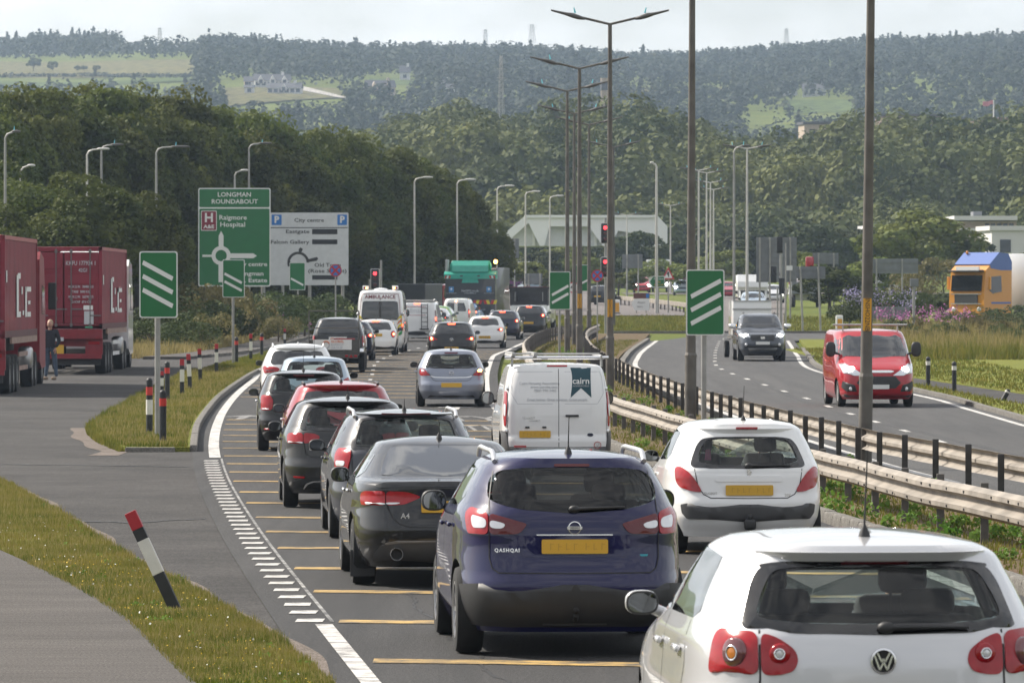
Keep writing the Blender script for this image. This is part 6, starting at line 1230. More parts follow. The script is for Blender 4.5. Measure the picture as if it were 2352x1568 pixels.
ring(r, 685, 603, 25, 19, 'lettering_black', -.062, math.pi*.93, math.pi*2.0); dpoly(r, 'arrow', [(687,582),(692,580),(696,572),(690,568),(686,573)], 'lettering_black', -.063); dpoly(r, 'arrow', [(705,596),(728,590),(731,594),(727,599),(707,602)], 'lettering_black', -.064); dpoly(r, 'arrow', [(661,600),(667,600),(667,612),(661,612)], 'lettering_black', -.065)
for xd in (649, 711, 787): post(r, xd, ZA(495,330)-g(330), .09, 'galvanised', .03)
# no stopping discs, speed disc
def disc_sign(xd, yd, rd, Y, label, kind):
    r = sign_at(xd, Y, label); x, z = dloc(r, xd, yd); R_ = rd*Y/F
    o = MB().lathe([(R_,0),(R_,-.02),(0,-.02)], 32, 'Y').build('sign_disc', 'sign_red', r, None, (x,0,z))
    if kind == 'clear':
        MB().lathe([(R_*.80,-.021),(R_*.80,-.026),(0,-.026)], 32, 'Y').build('sign_face', 'sign_blue', o)
        for s_ in (-1, 1): q = R_*.60; w_ = R_*.11; MB().prism([(-q-w_,-s_*q+s_*w_),(-q+w_,-s_*q-s_*w_),(q+w_,s_*q-s_*w_),(q-w_,s_*q+s_*w_)], -.033-.002*s_, -.026).build('red_cross', 'sign_red', o)
    else:
        MB().lathe([(R_*.80,-.021),(R_*.80,-.026),(0,-.026)], 32, 'Y').build('sign_face', 'sign_white', o); text('40', R_*1.0, 'lettering_black', o, (0,-.03,0), bold=.01)
    post(r, xd, z, .035)
disc_sign(770.7, 621, 14.3, 290, 'round blue no stopping sign with a red cross, in front of the parking sign', 'clear'); disc_sign(1372, 633, 13.8, 290, 'round blue no stopping sign with a red cross, beside the central lamp columns', 'clear'); disc_sign(1317, 660, 13, 300, 'round white speed sign with red rim, half hidden behind a lamp column', 'limit')
# traffic signals
def signal_head(r, xd, yd, Y, w=.34, h=.95, lit=True, face=1, board=True):
    x, z = dloc(r, xd, yd); hd = MB().box((0,0,-.31), (w,.16,h), bev=.03).build('signal_head', 'signal_black', r, 40, (x,-.12*face,z))
    if board: MB().prism(rrect(w+.16,h+.20,.05), .0, .02).build('backing_board', 'sign_white', hd, None, (0,.085,-.31)); MB().prism(rrect(w+.10,h+.14,.05), -.01, .0).build('backing_face', 'signal_black', hd, None, (0,.083,-.31))
    for i in range(3):
        lamp = MB().lathe([(.10,0),(.095,-.03),(0,-.045)], 20, 'Y', cap=False).build('signal_lamp', 'signal_red' if (i == 0 and lit) else 'lens_smoke', hd, 60, (0,-.08*face,-.31*i)); lamp.scale = (1, face, 1)
        V = []; n = 13
        for k in range(n):
            a = math.pi*(-.1+1.2*k/(n-1)); V += [(.115*math.cos(a), 0, .115*math.sin(a)), (.115*math.cos(a), -.17*face, .115*math.sin(a)-.02)]
        link('visor', mesh('visor', V, [(2*k,2*k+2,2*k+3,2*k+1) for k in range(n-1)], 'signal_black'), hd, (0,-.08*face,-.31*i))
    return hd
r = sign_at(862, 332, 'traffic signal showing red above the ambulance', 'traffic light', 'traffic_signal'); signal_head(r, 861.5, 628, 332); MB().tube([(.32,.05,-.1),(.32,.05,4.05)], .06, 10).build('pole', 'galvanised', r, 40); MB().tube([(-.31,.05,-.1),(-.31,.05,3.0)], .05, 8).build('pole', 'galvanised', r, 40)
r = sign_at(1389, 332, 'tall traffic signal with two red heads one above the other, beside the lamp columns', 'traffic light', 'traffic_signal'); signal_head(r, 1390, 523, 332); signal_head(r, 1390, 601, 332); post(r, 1391, 6.4, .07)
r = sign_at(1783, 345, 'black traffic signals seen from behind, beside the big grey sign back', 'traffic light', 'traffic_signal'); signal_head(r, 1777, 618, 345, face=-1, lit=False, board=False); signal_head(r, 1796, 645, 345, face=-1, lit=False, board=False); signal_head(r, 1791, 550, 345, face=-1, lit=False, board=False); post(r, 1794, 4.6, .08, 'galvanised'); post(r, 1786, 2.4, .05, 'galvanised')
# backs of signs, seen across the roundabout
def sign_back(x0, y0, x1, y1, Y, posts, label, lean=0.):
    r = sign_at((x0+x1)/2, Y, label, group='backs of road signs'); w = XA(x1,Y)-XA(x0,Y); zt, zb = ZA(y0,Y)-g(Y), ZA(y1,Y)-g(Y)
    MB().prism([(-w/2,zb),(w/2,zb),(w/2,zt),(-w/2,zt)], 0, .04).build('sign_board', 'sign_back', r); n = max(2, int((zt-zb)/.35))
    for i in range(n): MB().box((0,-.03,zb+(zt-zb)*(i+.5)/n), (w*.98,.05,.05)).build('stiffening_rail', 'sign_back', r)
    for p in posts: x = XA(p,Y)-r.location.x; MB().tube([(x+lean,-.08,-.1),(x,-.08,zt)], .06, 8).build('post', 'galvanised', r, 40)
sign_back(1737, 545, 1830, 648, 385, (1745,1768,1815), 'big grey back of a road sign beyond the pickup, behind the signals')
sign_back(1828, 612, 1896, 640, 337, (1838,1879), 'low grey sign back on two posts at the roundabout edge, one post leaning', .15)
sign_back(1980, 594, 2109, 628, 425, (2013,2072), 'wide grey sign back behind the lilac shrubs'); sign_back(2000, 704, 2090, 733, 338, (2014,2052), 'grey sign back low down beside the red van roof'); sign_back(1867, 581, 1926, 606, 440, (1880,1915), 'grey sign back above the dark bush right of the signals'); sign_back(1429, 584, 1476, 616, 490, (1440,1466), 'grey sign back in front of the white tent building'); sign_back(1206, 628, 1246, 652, 480, (1214,1240), 'small grey sign back left of the countdown sign'); sign_back(1128, 548, 1192, 592, 520, (1140,1182), 'pale grey sign back beside the end of the wood')
# direction signs on the roundabout
r = sign_at(1508, 400, 'green flag shaped direction sign pointing left across the roundabout'); P = [(1490,647),(1499,634),(1527,634),(1527,660),(1499,660)]
dpoly(r, 'sign_border', P, 'sign_white', 0, .03); dpoly(r, 'sign_face', [(1492,647),(1500,635.5),(1525.5,635.5),(1525.5,658.5),(1500,658.5)], 'sign_green', -.031, .004); dtext(r, 'Aberdeen', 1513, 640.5, 4, 'sign_white', y=-.04); dtext(r, '(A96)', 1511, 647.5, 4, 'sign_yellow', y=-.04); dtext(r, 'Perth A9', 1513, 654.5, 4, 'sign_yellow', y=-.04); post(r, 1512, 2.5, .05)
r = sign_at(1471, 400, 'white direction sign with a brown top panel pointing left on two posts'); dpoly(r, 'sign_face', [(1450,695),(1457,686),(1492,686),(1492,713),(1457,713)], 'sign_white', 0, .03); plate(r, 'brown_panel', 1455, 673, 1492, 685.5, 'sign_brown', 0, .03); dtext(r, 'Airport', 1473, 694.5, 4, 'lettering_black'); dtext(r, 'Nairn', 1470, 704, 4, 'lettering_black'); plate(r, 'blue_panel', 1484, 674.5, 1491, 684, 'sign_blue', -.031, .004); post(r, 1462, 1.1, .04); post(r, 1484, 1.1, .04)
r = sign_at(1535, 402, 'red bordered warning triangle on a thin post beside the pale column'); dpoly(r, 'sign_border', [(1535,613),(1549.5,641.5),(1520.5,641.5)], 'sign_red', 0, .03); dpoly(r, 'sign_face', [(1535,620),(1544.5,638.5),(1525.5,638.5)], 'sign_white', -.031, .004); dpoly(r, 'symbol', [(1533,624),(1537,624),(1537,636),(1534.5,636),(1534.5,632),(1531,630)], 'lettering_black', -.036, .004); post(r, 1535, 2.9, .05)
def keep_bollard(xd, Y, label):
    r = empty('traffic_bollard', (XA(xd,Y), Y, g(Y)), 0, label, 'bollard'); MB().box((0,0,.48), (.40,.28,.96), bev=.06).build('shell', 'sign_white', r, 40); MB().box((.02,-.142,.45), (.26,.02,.62)).build('yellow_panel', 'sign_yellow', r); MB().box((0,0,.04), (.46,.34,.1), bev=.02).build('base', 'post_black', r)
keep_bollard(1417, 398, 'white and yellow traffic bollard on the far junction, left of the direction signs'); keep_bollard(1928, 336, 'white and yellow traffic bollard behind the red van')
# ---------------------------------------------------------------- lighting columns
def column(xd, Y, ztop, arms, label, m='column_dark', rad=.11, group='lighting columns', base_z=None, sticker=None, arm=1.6, rise=.38, zoff=0., lean=0.):
    X = XA(xd, Y); r = empty('street_lamp', (X, Y, g(Y)+zoff), 0, label, 'street lamp', group); r.rotation_euler = (0, lean, 0)
    MB().tube([(0,0,-.2),(0,0,1.5)], rad*1.15, 12).build('lamp_base', m, r, 40); MB().tube([(0,0,1.5),(0,0,ztop*.5),(0,0,ztop)], rad, 12, r2=rad*.55).build('lamp_post', m, r, 40)
    MB().lathe([(rad*1.16,1.45),(rad*1.2,1.5),(rad*1.0,1.56)], 12).build('collar', m, r)
    for a in arms:
        dx, dy = math.cos(a), math.sin(a); P = lambda t, z: (dx*t, dy*t, ztop+z)
        ar_ = MB().tube([P(0,-.02), P(arm*.5, rise*.45), P(arm*.62, rise*.58)], .035, 8).build('arm', m, r, 60)
        lm = MB(); pts = [P(arm*.45,rise*.36), P(arm*.55,rise*.46), P(arm*.66,rise*.60), P(arm*.8,rise*.74), P(arm*1.05,rise*1.0)]; lm.tube(pts, 1., 10, r2=1.); lm.v = []; lm.f = []
        rr = [.04,.075,.085,.05,.03]; V = []; n = 10
        for i, p in enumerate(pts):
            for j in range(n):
                t = 2*math.pi*j/n; V.append((p[0]-dy*math.cos(t)*rr[i]*1.5, p[1]+dx*math.cos(t)*rr[i]*1.5, p[2]+math.sin(t)*rr[i]*.9))
        Fc = [(i*n+j, i*n+(j+1) % n, (i+1)*n+(j+1) % n, (i+1)*n+j) for i in range(len(pts)-1) for j in range(n)]+[tuple(range(n))[::-1], tuple((len(pts)-1)*n+j for j in range(n))]
        lt = link('lantern', mesh('lantern', V, Fc, 'lantern', 60), r); q = P(arm*.62, rise*.58+.08); MB().tube([q, (q[0]+dx*.04, q[1], q[2]+.16)], .03, 6, r2=.012).build('photocell', 'photocell', lt)
    if sticker:
        z0, z1 = sticker; MB().prism(rrect(rad*1.35, z1-z0, .01), -rad*1.13-.008, -rad*1.13).build('number_plate', 'sign_yellow', r, None, (.0,0,(z0+z1)/2))
        text('INSHO22NB', .105, 'lettering_black', r, (0,-rad*1.13-.012,(z0+z1)/2), (math.pi/2, math.pi/2, 0), depth=.003, sx=.95)
    return r
GL = 'lighting columns'
dbl = (0., math.pi)
column(1987, 98, 10.6, dbl, 'nearest dark street lamp column with a yellow number plate, before the red van', rad=.10, sticker=(2.25,2.78), lean=.012); column(1586, 133, 10.6, dbl, 'dark lighting column directly behind the three bar countdown sign on the reserve', rad=.115, lean=.004)
for i, (xd, Y, z) in enumerate(((1401,171,10.45),(1331,205,10.3),(1303,240,10.6),(1319,278,10.75),(1353,300,10.8),(1409,360,10.7))):
    column(xd, Y, z, dbl, ('tallest twin armed lighting column, its arms against the sky','twin armed lighting column second highest, with arms level with the far hill','twin armed lighting column third highest, arms above the middle trees','twin armed lighting column fourth highest, left of the fifth','twin armed lighting column fifth highest, with thin post','lowest of the twin armed lighting columns, just right of the tallest')[i], rad=.105, sticker=(2.1,2.6) if i < 2 else None)
def hook(xd, Y, yd, xe, label, m='column_light', rad=.08):
    'column with a single curved arm, top at row yd and lantern ending at column xe'
    X = XA(xd, Y); r = empty('street_lamp', (X, Y, g(Y)), 0, label, 'street lamp', GL); zt = ZA(yd, Y)-g(Y); L_ = XA(xe, Y)-X; s_ = 1 if L_ > 0 else -1
    MB().tube([(0,0,-.2),(0,0,zt-.5)], rad, 10, r2=rad*.7).build('lamp_post', m, r, 40)
    pts = [(0,0,zt-.5),(0,0,zt-.28),(s_*.10,0,zt-.1),(s_*.3,0,zt-.03),(L_*.55,0,zt)]; MB().tube(pts, rad*.6, 8).build('arm', m, r, 60)
    lt = MB(); lt.ell((L_*.75,0,zt+.02), (abs(L_)*.30,.13,.065), 14, 8, .8); o = lt.build('lantern', 'lantern_pale' if m == 'column_light' else 'lantern', r, 60)
    if m != 'column_light': MB().tube([(L_*.6,0,zt+.05),(L_*.62,0,zt+.25)], .03, 6, r2=.01).build('photocell', 'photocell', o)
for (xd, Y, yd, xe, lb, m) in ((359,290,338,433,'dark hooked lighting column rising behind the three bar countdown sign','galvanised'),(200,300,343,250,'pale hooked lighting column among the left hand trees','column_light'),(233,304,333,282,'thin lighting column beside the pale hooked one in the trees','galvanised'),(572,340,330,622,'lighting column rising behind the large green sign','galvanised'),(539,344,392,570,'short hooked lighting column just left of the one above the green sign','column_light'),
    (952,380,408,993,'pale hooked lighting column right of the parking sign, first of five','column_light'),(1050,396,413,1091,'pale hooked lighting column behind the refuse lorry','column_light'),(1142,452,427,1180,'pale hooked lighting column at the right end of the wood','column_light'),(1207,482,440,1240,'pale hooked lighting column in front of the white tent building, left one','column_light'),(1263,512,450,1294,'smallest of the pale hooked lighting columns, nearest the reserve','column_light'),
    (1686,300,336,1722,'dark hooked lighting column right of the three bar countdown sign','galvanised'),(1508,400,374,1494,'thick pale lighting column beside the green direction sign','column_light'),(12,262,303,46,'lighting column at the left edge with only its lantern clear','galvanised'),(48,300,381,80,'pale lantern poking out of the left hand trees','column_light')): hook(xd, Y, yd, xe, lb, m, .11 if xd == 1508 else .075)
for (xd, Y, yd, lb) in ((1605,420,391,'pale twin armed column right of the reserve, nearest of the far row'),(1623,450,397,'second pale twin armed column of the far row'),(1632,480,419,'third pale twin armed column of the far row'),(1639,510,435,'fourth and smallest pale column of the far row'),(1716,330,341,'pale column with a small cross arm beside the dark hooked one'),(1440,560,494,'distant thin column before the white tent building, left'),(1540,590,472,'distant thin column right of the white tent roof')):
    column(xd, Y, ZA(yd,Y)-g(Y), dbl, lb, 'column_light', .09, arm=1.3, rise=.2)
# ---------------------------------------------------------------- marker posts and bollards
def verge_post(xd, yb, yt, label, ground=.085, tilt=0., w=None, squash=1.):
    Y = float(np.interp(-yb, -(_yd-ground*F/_ys), _ys)); h = (yb-yt)*Y/F; w = w or .115
    r = empty('marker_post', (XA(xd,Y), Y, g(Y)+ground-.02), 0, label, 'marker post', 'red, white and black marker posts'); r.rotation_euler = (0, tilt, random.uniform(-.1,.1))
    cuts = (0,.38,.72,.83,1.); ms = ('post_black','post_white','post_black','post_red'); nm = ('lower_band','white_band','upper_band','red_top')
    for i in range(4): MB().box((0,0,h*(cuts[i]+cuts[i+1])/2), (w,.07,h*(cuts[i+1]-cuts[i])), bev=.006).build(nm[i], ms[i], r)
def bollard(xd, yb, yt, label, ground=.085, band='reflector_red', white=False, tilt=0., grp='dark rubber bollards'):
    Y = float(np.interp(-yb, -(_yd-ground*F/_ys), _ys)); h = (yb-yt)*Y/F
    r = empty('bollard', (XA(xd,Y), Y, g(Y)+ground-.02), 0, label, 'bollard', grp); r.rotation_euler = (0, tilt, 0)
    MB().tube([(0,0,-.1),(0,0,h-.06)], .065, 14).ell((0,0,h-.06), (.065,.065,.06), 14, 8).build('shaft', 'post_black', r, 50)
    MB().lathe([(.068,h*.70),(.068,h*.84)], 14).build('reflector', band, r, 50)
    if white: MB().lathe([(.068,h*.36),(.068,h*.62)], 14).build('white_band', 'post_white', r, 50)
verge_post(418, 906.4, 823, 'marker post nearest the bollards, red top with white band, leftmost of four in a row'); verge_post(436.5, 894, 810.7, 'slightly leaning marker post second in the row on the island', tilt=-.05); verge_post(460, 874.4, 799, 'third red topped marker post in the row on the island', tilt=-.03); verge_post(497, 857, 788, 'fourth red topped marker post in the row, left of the two bar sign'); verge_post(576, 828, 765, 'marker post beyond the two bar countdown sign'); verge_post(654, 793, 754, 'small far marker post at the pavement left of the pickup', .1); verge_post(371, 905, 851, 'marker post partly hidden behind the three bar sign post')
verge_post(404, 1398, 1147, 'big leaning marker post in the near verge, red top tilting left', .035, -R(25), .105)
bollard(343, 997, 865, 'black bollard with red and white bands, left of the three bar sign post', white=True); bollard(374, 1017, 892, 'black bollard with a red reflector in front of the three bar sign post'); bollard(384, 920, 828, 'black bollard with an orange reflector just behind the three bar sign post'); bollard(543, 833, 772, 'black bollard beside the two bar sign post'); bollard(601, 818, 764, 'black bollard on the island below the green sign leg')
bollard(2132, 883, 817, 'dark bollard with pale band, left one of two on the far right verge', .04, 'post_white', grp='bollards on the far right verge'); bollard(2192, 895, 828, 'dark bollard with pale band, right one of two on the far right verge', .04, 'post_white', grp='bollards on the far right verge'); bollard(2303, 919, 888, 'knocked over bollard leaning right at the right edge', .04, 'post_white', tilt=.5, grp='bollards on the far right verge')
r = empty('signal_pole', (XA(1805,336), 336, g(336)), 0, 'thin grey detector pole at the roundabout edge, left of the leaning sign', 'pole'); MB().tube([(0,0,-.1),(0,0,5.0)], .05, 8, r2=.035).build('pole', 'galvanised', r); MB().box((.2,0,3.6), (.34,.2,.26)).build('detector', 'sign_white', r)
r = empty('signal_pole', (XA(2099,300), 300, g(300)), 0, 'grey pole with a small box on top beside the pink flowers', 'pole'); MB().tube([(0,0,-.1),(0,0,3.0)], .07, 8).build('pole', 'galvanised', r); MB().box((.02,0,2.9), (.42,.2,.4), bev=.03).build('box', 'sign_back', r)
# ================================================================== container lorries, person, far traffic
mat('container_red', (.20,.012,.026), .6, .0, .1, var=.16, vscale=.9, bump=.1, bscale=8.); mat('container_dark', (.085,.008,.014), .6, var=.2, vscale=1.5); mat('rod_grey', (.16,.14,.14), .5, .4); mat('chassis_red', (.20,.012,.02), .55, var=.15); mat('chassis_dark', (.02,.018,.018), .8, var=.3); mat('rust_rail', (.30,.20,.16), .7, var=.25)
mat('container_roof', (.36,.10,.10), .6, var=.15)
def container_lorry(X, Y, yaw, sc, label, white_cab, letters):
    r = empty('container_lorry', (X, Y, g(Y)), yaw, label, 'lorry', 'red container lorries on the side road', (sc,)*3); L = 12.2; z0, z1 = 1.45, 4.04; hw = 1.22
    ct = empty('container'); ct.parent = r
    for sg in (-1, 1):                                  # corrugated sides
        V = []; n = 150
        for i in range(n+1):
            y = .08+(L-.16)*i/n; ph = (i % 6); d = 0. if ph in (0,1,2) else .036
            V += [(sg*(hw-.02-d), y, z0+.16), (sg*(hw-.02-d), y, z1-.10)]
        link('side_panel', mesh('side_panel', V, [(2*i,2*i+2,2*i+3,2*i+1) for i in range(n)], 'container_red'), ct)
        MB().box((sg*(hw-.04),L/2,z0+.08), (.08,L,.17)).build('bottom_rail', 'container_dark', ct); MB().box((sg*(hw-.04),L/2,z1-.05), (.08,L,.10)).build('top_rail', 'container_roof', ct)
        for y in (.05, L-.05): MB().box((sg*(hw-.055),y,(z0+z1)/2), (.11,.10,z1-z0)).build('corner_post', 'container_red', ct)
    V = []; n = 40
    for i in range(n+1):
        y = L*i/n; V += [(-hw+.05,y,z1-.005+(.012 if i % 2 else -.012)), (hw-.05,y,z1-.005+(.012 if i % 2 else -.012))]
    link('roof', mesh('roof', V, [(2*i,2*i+1,2*i+3,2*i+2) for i in range(n)], 'container_roof'), ct)
    MB().box((0,L-.03,(z0+z1)/2), (2.3,.05,2.4)).build('front_wall', 'container_red', ct); MB().box((0,L/2,z0+.05), (2.36,L,.08)).build('floor', 'container_dark', ct)
    MB().box((0,.06,z1-.07), (2.3,.12,.14)).build('door_header', 'container_red', ct); MB().box((0,.06,z0+.07), (2.3,.12,.16)).build('door_sill', 'container_red', ct)
    for sg in (-1, 1):
        dr = MB().box((sg*.56,.03,(z0+z1)/2), (1.08,.05,2.26), bev=.01).build('door', 'container_red', ct)
        for z in (z0+.55, z0+1.05, z0+1.55, z0+2.05): MB().box((sg*.56,-.005,z), (.92,.03,.30), bev=.012).build('door_panel', 'container_red', dr)
        for x in (.24, .84):
            rod = MB().tube([(sg*x,-.035,z0+.05),(sg*x,-.035,z1-.06)], .018, 8).build('lock_rod', 'rod_grey', dr, 60)
            for z in (z0+.12, z0+.95, z1-.14): MB().box((sg*x,-.035,z), (.09,.05,.10), bev=.01).build('rod_bracket', 'rod_grey', rod)
            MB().box((sg*x+.17,-.05,z0+(.62 if x < .5 else .42)), (.36,.03,.04)).build('lock_handle', 'rod_grey', rod)
    if letters:
        for (s_, x, z, h) in (('KKFU 177934 1',.55,3.52,.19),('42G1',.62,3.30,.17),('MAX.G.W.  30480 KG',.55,2.78,.11),('TARE  3890 KG',.55,2.62,.11),('MAX.C.W.  26590 KG',.55,2.46,.11),('CU.CAP  67.6 CM',.55,2.30,.11)): text(s_, h, 'letter_grey', ct, (x,-.03,z), depth=.003, bold=.002, sx=.78)
        MB().lathe([(.13,0),(.13,-.01),(0,-.012)], 20, 'Y').build('sticker', 'letter_white', ct, None, (-.88,-.03,3.40)); MB().prism(rrect(.36,.24,.01), -.01, 0).build('sticker', 'logo_orange', ct, None, (-.90,-.03,3.12)); text('NE', .16, 'letter_grey', ct, (-.90,-.045,3.12), depth=.002)
        MB().prism(rrect(.30,.14,.01), -.01, 0).build('sticker', 'letter_white', ct, None, (.78,-.03,2.12)); MB().prism(rrect(.30,.42,.01), -.01, 0).build('sticker', 'letter_grey', ct, None, (.80,-.03,1.80)); MB().prism(rrect(.24,.05,.01), -.01, 0).build('sticker', mat('sticker_green', (.1,.4,.25), .5), ct, None, (.80,-.03,1.50))
    # K LINE on the right side, worn to a few strokes
    def stroke(y0_, z0_, y1_, z1_): MB().box((hw+.004,(y0_+y1_)/2,(z0_+z1_)/2), (.006,abs(y1_-y0_),abs(z1_-z0_))).build('white_letter', 'letter_white', ct)
    for (a, b_, c, d) in ((.45,2.85,.75,3.15),(4.2,1.95,4.9,3.05),(4.6,2.95,5.6,3.1),(4.9,1.95,5.7,2.1),(6.4,2.0,6.9,2.12),(7.4,1.95,8.0,2.75),(7.4,2.62,9.6,2.75),(8.2,1.95,9.5,2.08),(8.5,2.28,9.3,2.38),(6.0,2.55,6.4,2.75)): stroke(a, b_, c, d)
    # skeletal trailer
    for x in (-.5,.5): MB().box((x,L/2+.2,1.2), (.16,L-.4,.34)).build('chassis_beam', 'chassis_dark', r)
    MB().box((0,.15,1.28), (2.44,.35,.30)).build('rear_bolster', 'chassis_red', r); MB().box((0,.35,1.02), (1.7,.1,.26)).build('rear_panel', 'chassis_red', r); MB().box((.95,.2,.88), (.55,.12,.5)).box((-.95,.2,.88), (.55,.12,.5)).build('lamp_panel', 'chassis_red', r); MB().box((0,.1,.58), (2.4,.14,.16)).build('bumper', 'chassis_red', r); MB().box((0,.25,.40), (2.3,.06,.2)).build('rear_flap', 'plastic_black', r)
    MB().prism(rrect(.50,.28,.01), -.01, 0).build('number_plate', 'plate_yellow', r, None, (-.25,.06,.80)); MB().prism(rrect(.50,.12,.01), -.01, 0).build('maker_plate', 'letter_grey', r, None, (-.25,-.03,1.12))
    for sg in (-1, 1): MB().box((sg*.95,.13,1.0), (.36,.03,.10), bev=.01).build('tail_light', 'lens_red', r); MB().box((sg*1.2,7.2,1.36), (.06,9.6,.16)).build('side_rail', 'rust_rail', r)
    for sg in (-1, 1):
        for ya in (1.9, 3.2, 4.5): wheel(r, sg*1.05, ya, .5, .36, 'd')
        for z in (.62,.98): MB().box((sg*1.18,7.1,z), (.04,3.2,.12)).build('side_guard', 'letter_white' if white_cab else 'rust_rail', r)
        for ya in (10.9, 12.2): wheel(r, sg*1.02, ya, .5, .34, 'd')
        wheel(r, sg*1.02, 15.0, .5, .32, 'd'); MB().box((sg*1.45,14.9,2.5), (.22,.12,.75), bev=.03).build('mirror', 'plastic_black', r)
    cm = 'paint_white' if white_cab else 'chassis_red'
    MB().prism([(13.1,.7),(13.1,3.5),(13.5,3.72),(14.9,3.55),(15.5,2.2),(15.55,.55),(14.0,.5)], -1.22, 1.22, 'X').build('cab', cm, r); MB().prism([(14.0,2.0),(14.05,2.8),(14.9,2.75),(15.2,2.0)], -1.235, 1.235, 'X').build('side_window', 'privacy_glass', r); MB().box((0,12.9,3.75), (2.2,.5,.5), bev=.1).build('wind_deflector', cm, r, 40)
    MB().box((1.05,10.0,.85), (.35,1.0,.6), bev=.1).build('fuel_tank', 'rim_silver', r, 40)
container_lorry(XA(11,165)-1.33, 165, .012, 1.09, 'red container lorry cut by the left edge of the picture', False, False)
container_lorry(XA(234,196)-1.25, 196, .0, 1.03, 'red container lorry with lettered rear doors and white cab, right of the other', True, True)

# ---------------------------------------------------------------- people
def skin_person(name, joints, edges, rad, root=0, sub=2):
    me = bpy.data.meshes.new(name); me.from_pydata(joints, edges, []); o = bpy.data.objects.new(name, me); COL.objects.link(o)
    o.modifiers.new('s', 'SKIN'); 
    for i, sv in enumerate(me.skin_vertices[0].data): sv.radius = rad[i] if hasattr(rad[i], '__len__') else (rad[i], rad[i]); sv.use_root = (i == root)
    o.modifiers.new('u', 'SUBSURF').levels = sub
    dg = bpy.context.evaluated_depsgraph_get(); dg.update(); r_ = bpy.data.meshes.new_from_object(o.evaluated_get(dg)); bpy.data.objects.remove(o)
    r_.polygons.foreach_set('use_smooth', [True]*len(r_.polygons)); return r_
mat('skin_tone', (.42,.24,.17), .6); mat('jacket_dark', (.018,.02,.028), .9, var=.2, vscale=9.); mat('jeans_blue', (.05,.075,.11), .9, var=.2, vscale=9.); mat('hair_fair', (.32,.24,.15), .8); mat('hair_dark', (.02,.016,.013), .8); mat('shoe_tan', (.22,.16,.11), .8)
def pedestrian():
    Y = 187; r = empty('person', (XA(115,Y), Y, g(Y)), -.25, 'man in dark jacket and jeans standing between the two red lorries', 'person', None, (1.07,)*3)
    J = [(0,0,.96),(0,0,1.12),(0,.01,1.32),(0,.0,1.44),(-.09,0,.93),(-.10,.03,.50),(-.12,-.05,.09),(.09,0,.93),(.13,.06,.50),(.20,-.02,.09),(-.20,0,1.40),(-.26,.03,1.12),(-.20,-.10,.93),(.20,0,1.40),(.27,.03,1.13),(.21,-.10,.95)]
    E = [(0,1),(1,2),(2,3),(0,4),(4,5),(5,6),(0,7),(7,8),(8,9),(2,10),(10,11),(11,12),(2,13),(13,14),(14,15)]
    rad = [(.155,.115),(.15,.11),(.18,.12),(.07,.07),.105,.075,.05,.105,.075,.05,.085,.06,.045,.085,.06,.045]
    me = skin_person('body', J, E, rad); me.materials.append(MATS['jacket_dark']); me.materials.append(MATS['jeans_blue'])
    for p in me.polygons: p.material_index = 1 if p.center.z < .93 and abs(p.center.x) < .33 and not (p.center.z > .80 and abs(p.center.x) > .17) else 0
    link('body', me, r)
    hd = MB(); hd.ell((0,-.01,1.62), (.078,.098,.118), 18, 14); hd.ell((0,-.108,1.605), (.014,.02,.022), 8, 6); hd.tube([(0,.01,1.40),(0,.0,1.55)], .055, 10)
    for sg in (-1, 1): hd.ell((sg*.08,.0,1.61), (.012,.022,.03), 8, 6)
    h = hd.build('head', 'skin_tone', r, 60); MB().ell((0,.018,1.655), (.084,.098,.105), 16, 10).build('hair', 'hair_fair', h, 60)
    for sg in (-1, 1):
        MB().ell((sg*.03,-.098,1.632), (.012,.008,.008), 8, 6).build('eye', 'ink_black', h); MB().box((sg*.14 if sg > 0 else -.12,-.08,.045), (.10,.27,.09), bev=.035).build('shoe', 'shoe_tan', r, 60)
        hb = MB().box((sg*.20,-.12,.885), (.045,.08,.09), bev=.02)
        for k in range(4): hb.tube([(sg*.20,-.15+.022*k,.85),(sg*.195,-.155+.022*k,.80),(sg*.185,-.15+.022*k,.765-.004*(k % 2))], .0095, 6)
        hb.tube([(sg*.185,-.155,.89),(sg*.165,-.175,.85),(sg*.165,-.17,.82)], .0105, 6); hb.build('hand', 'skin_tone', r, 60)
    MB().box((0,-.108,1.566), (.05,.008,.008)).build('mouth', mat('lip', (.3,.12,.1), .6), h)
pedestrian()
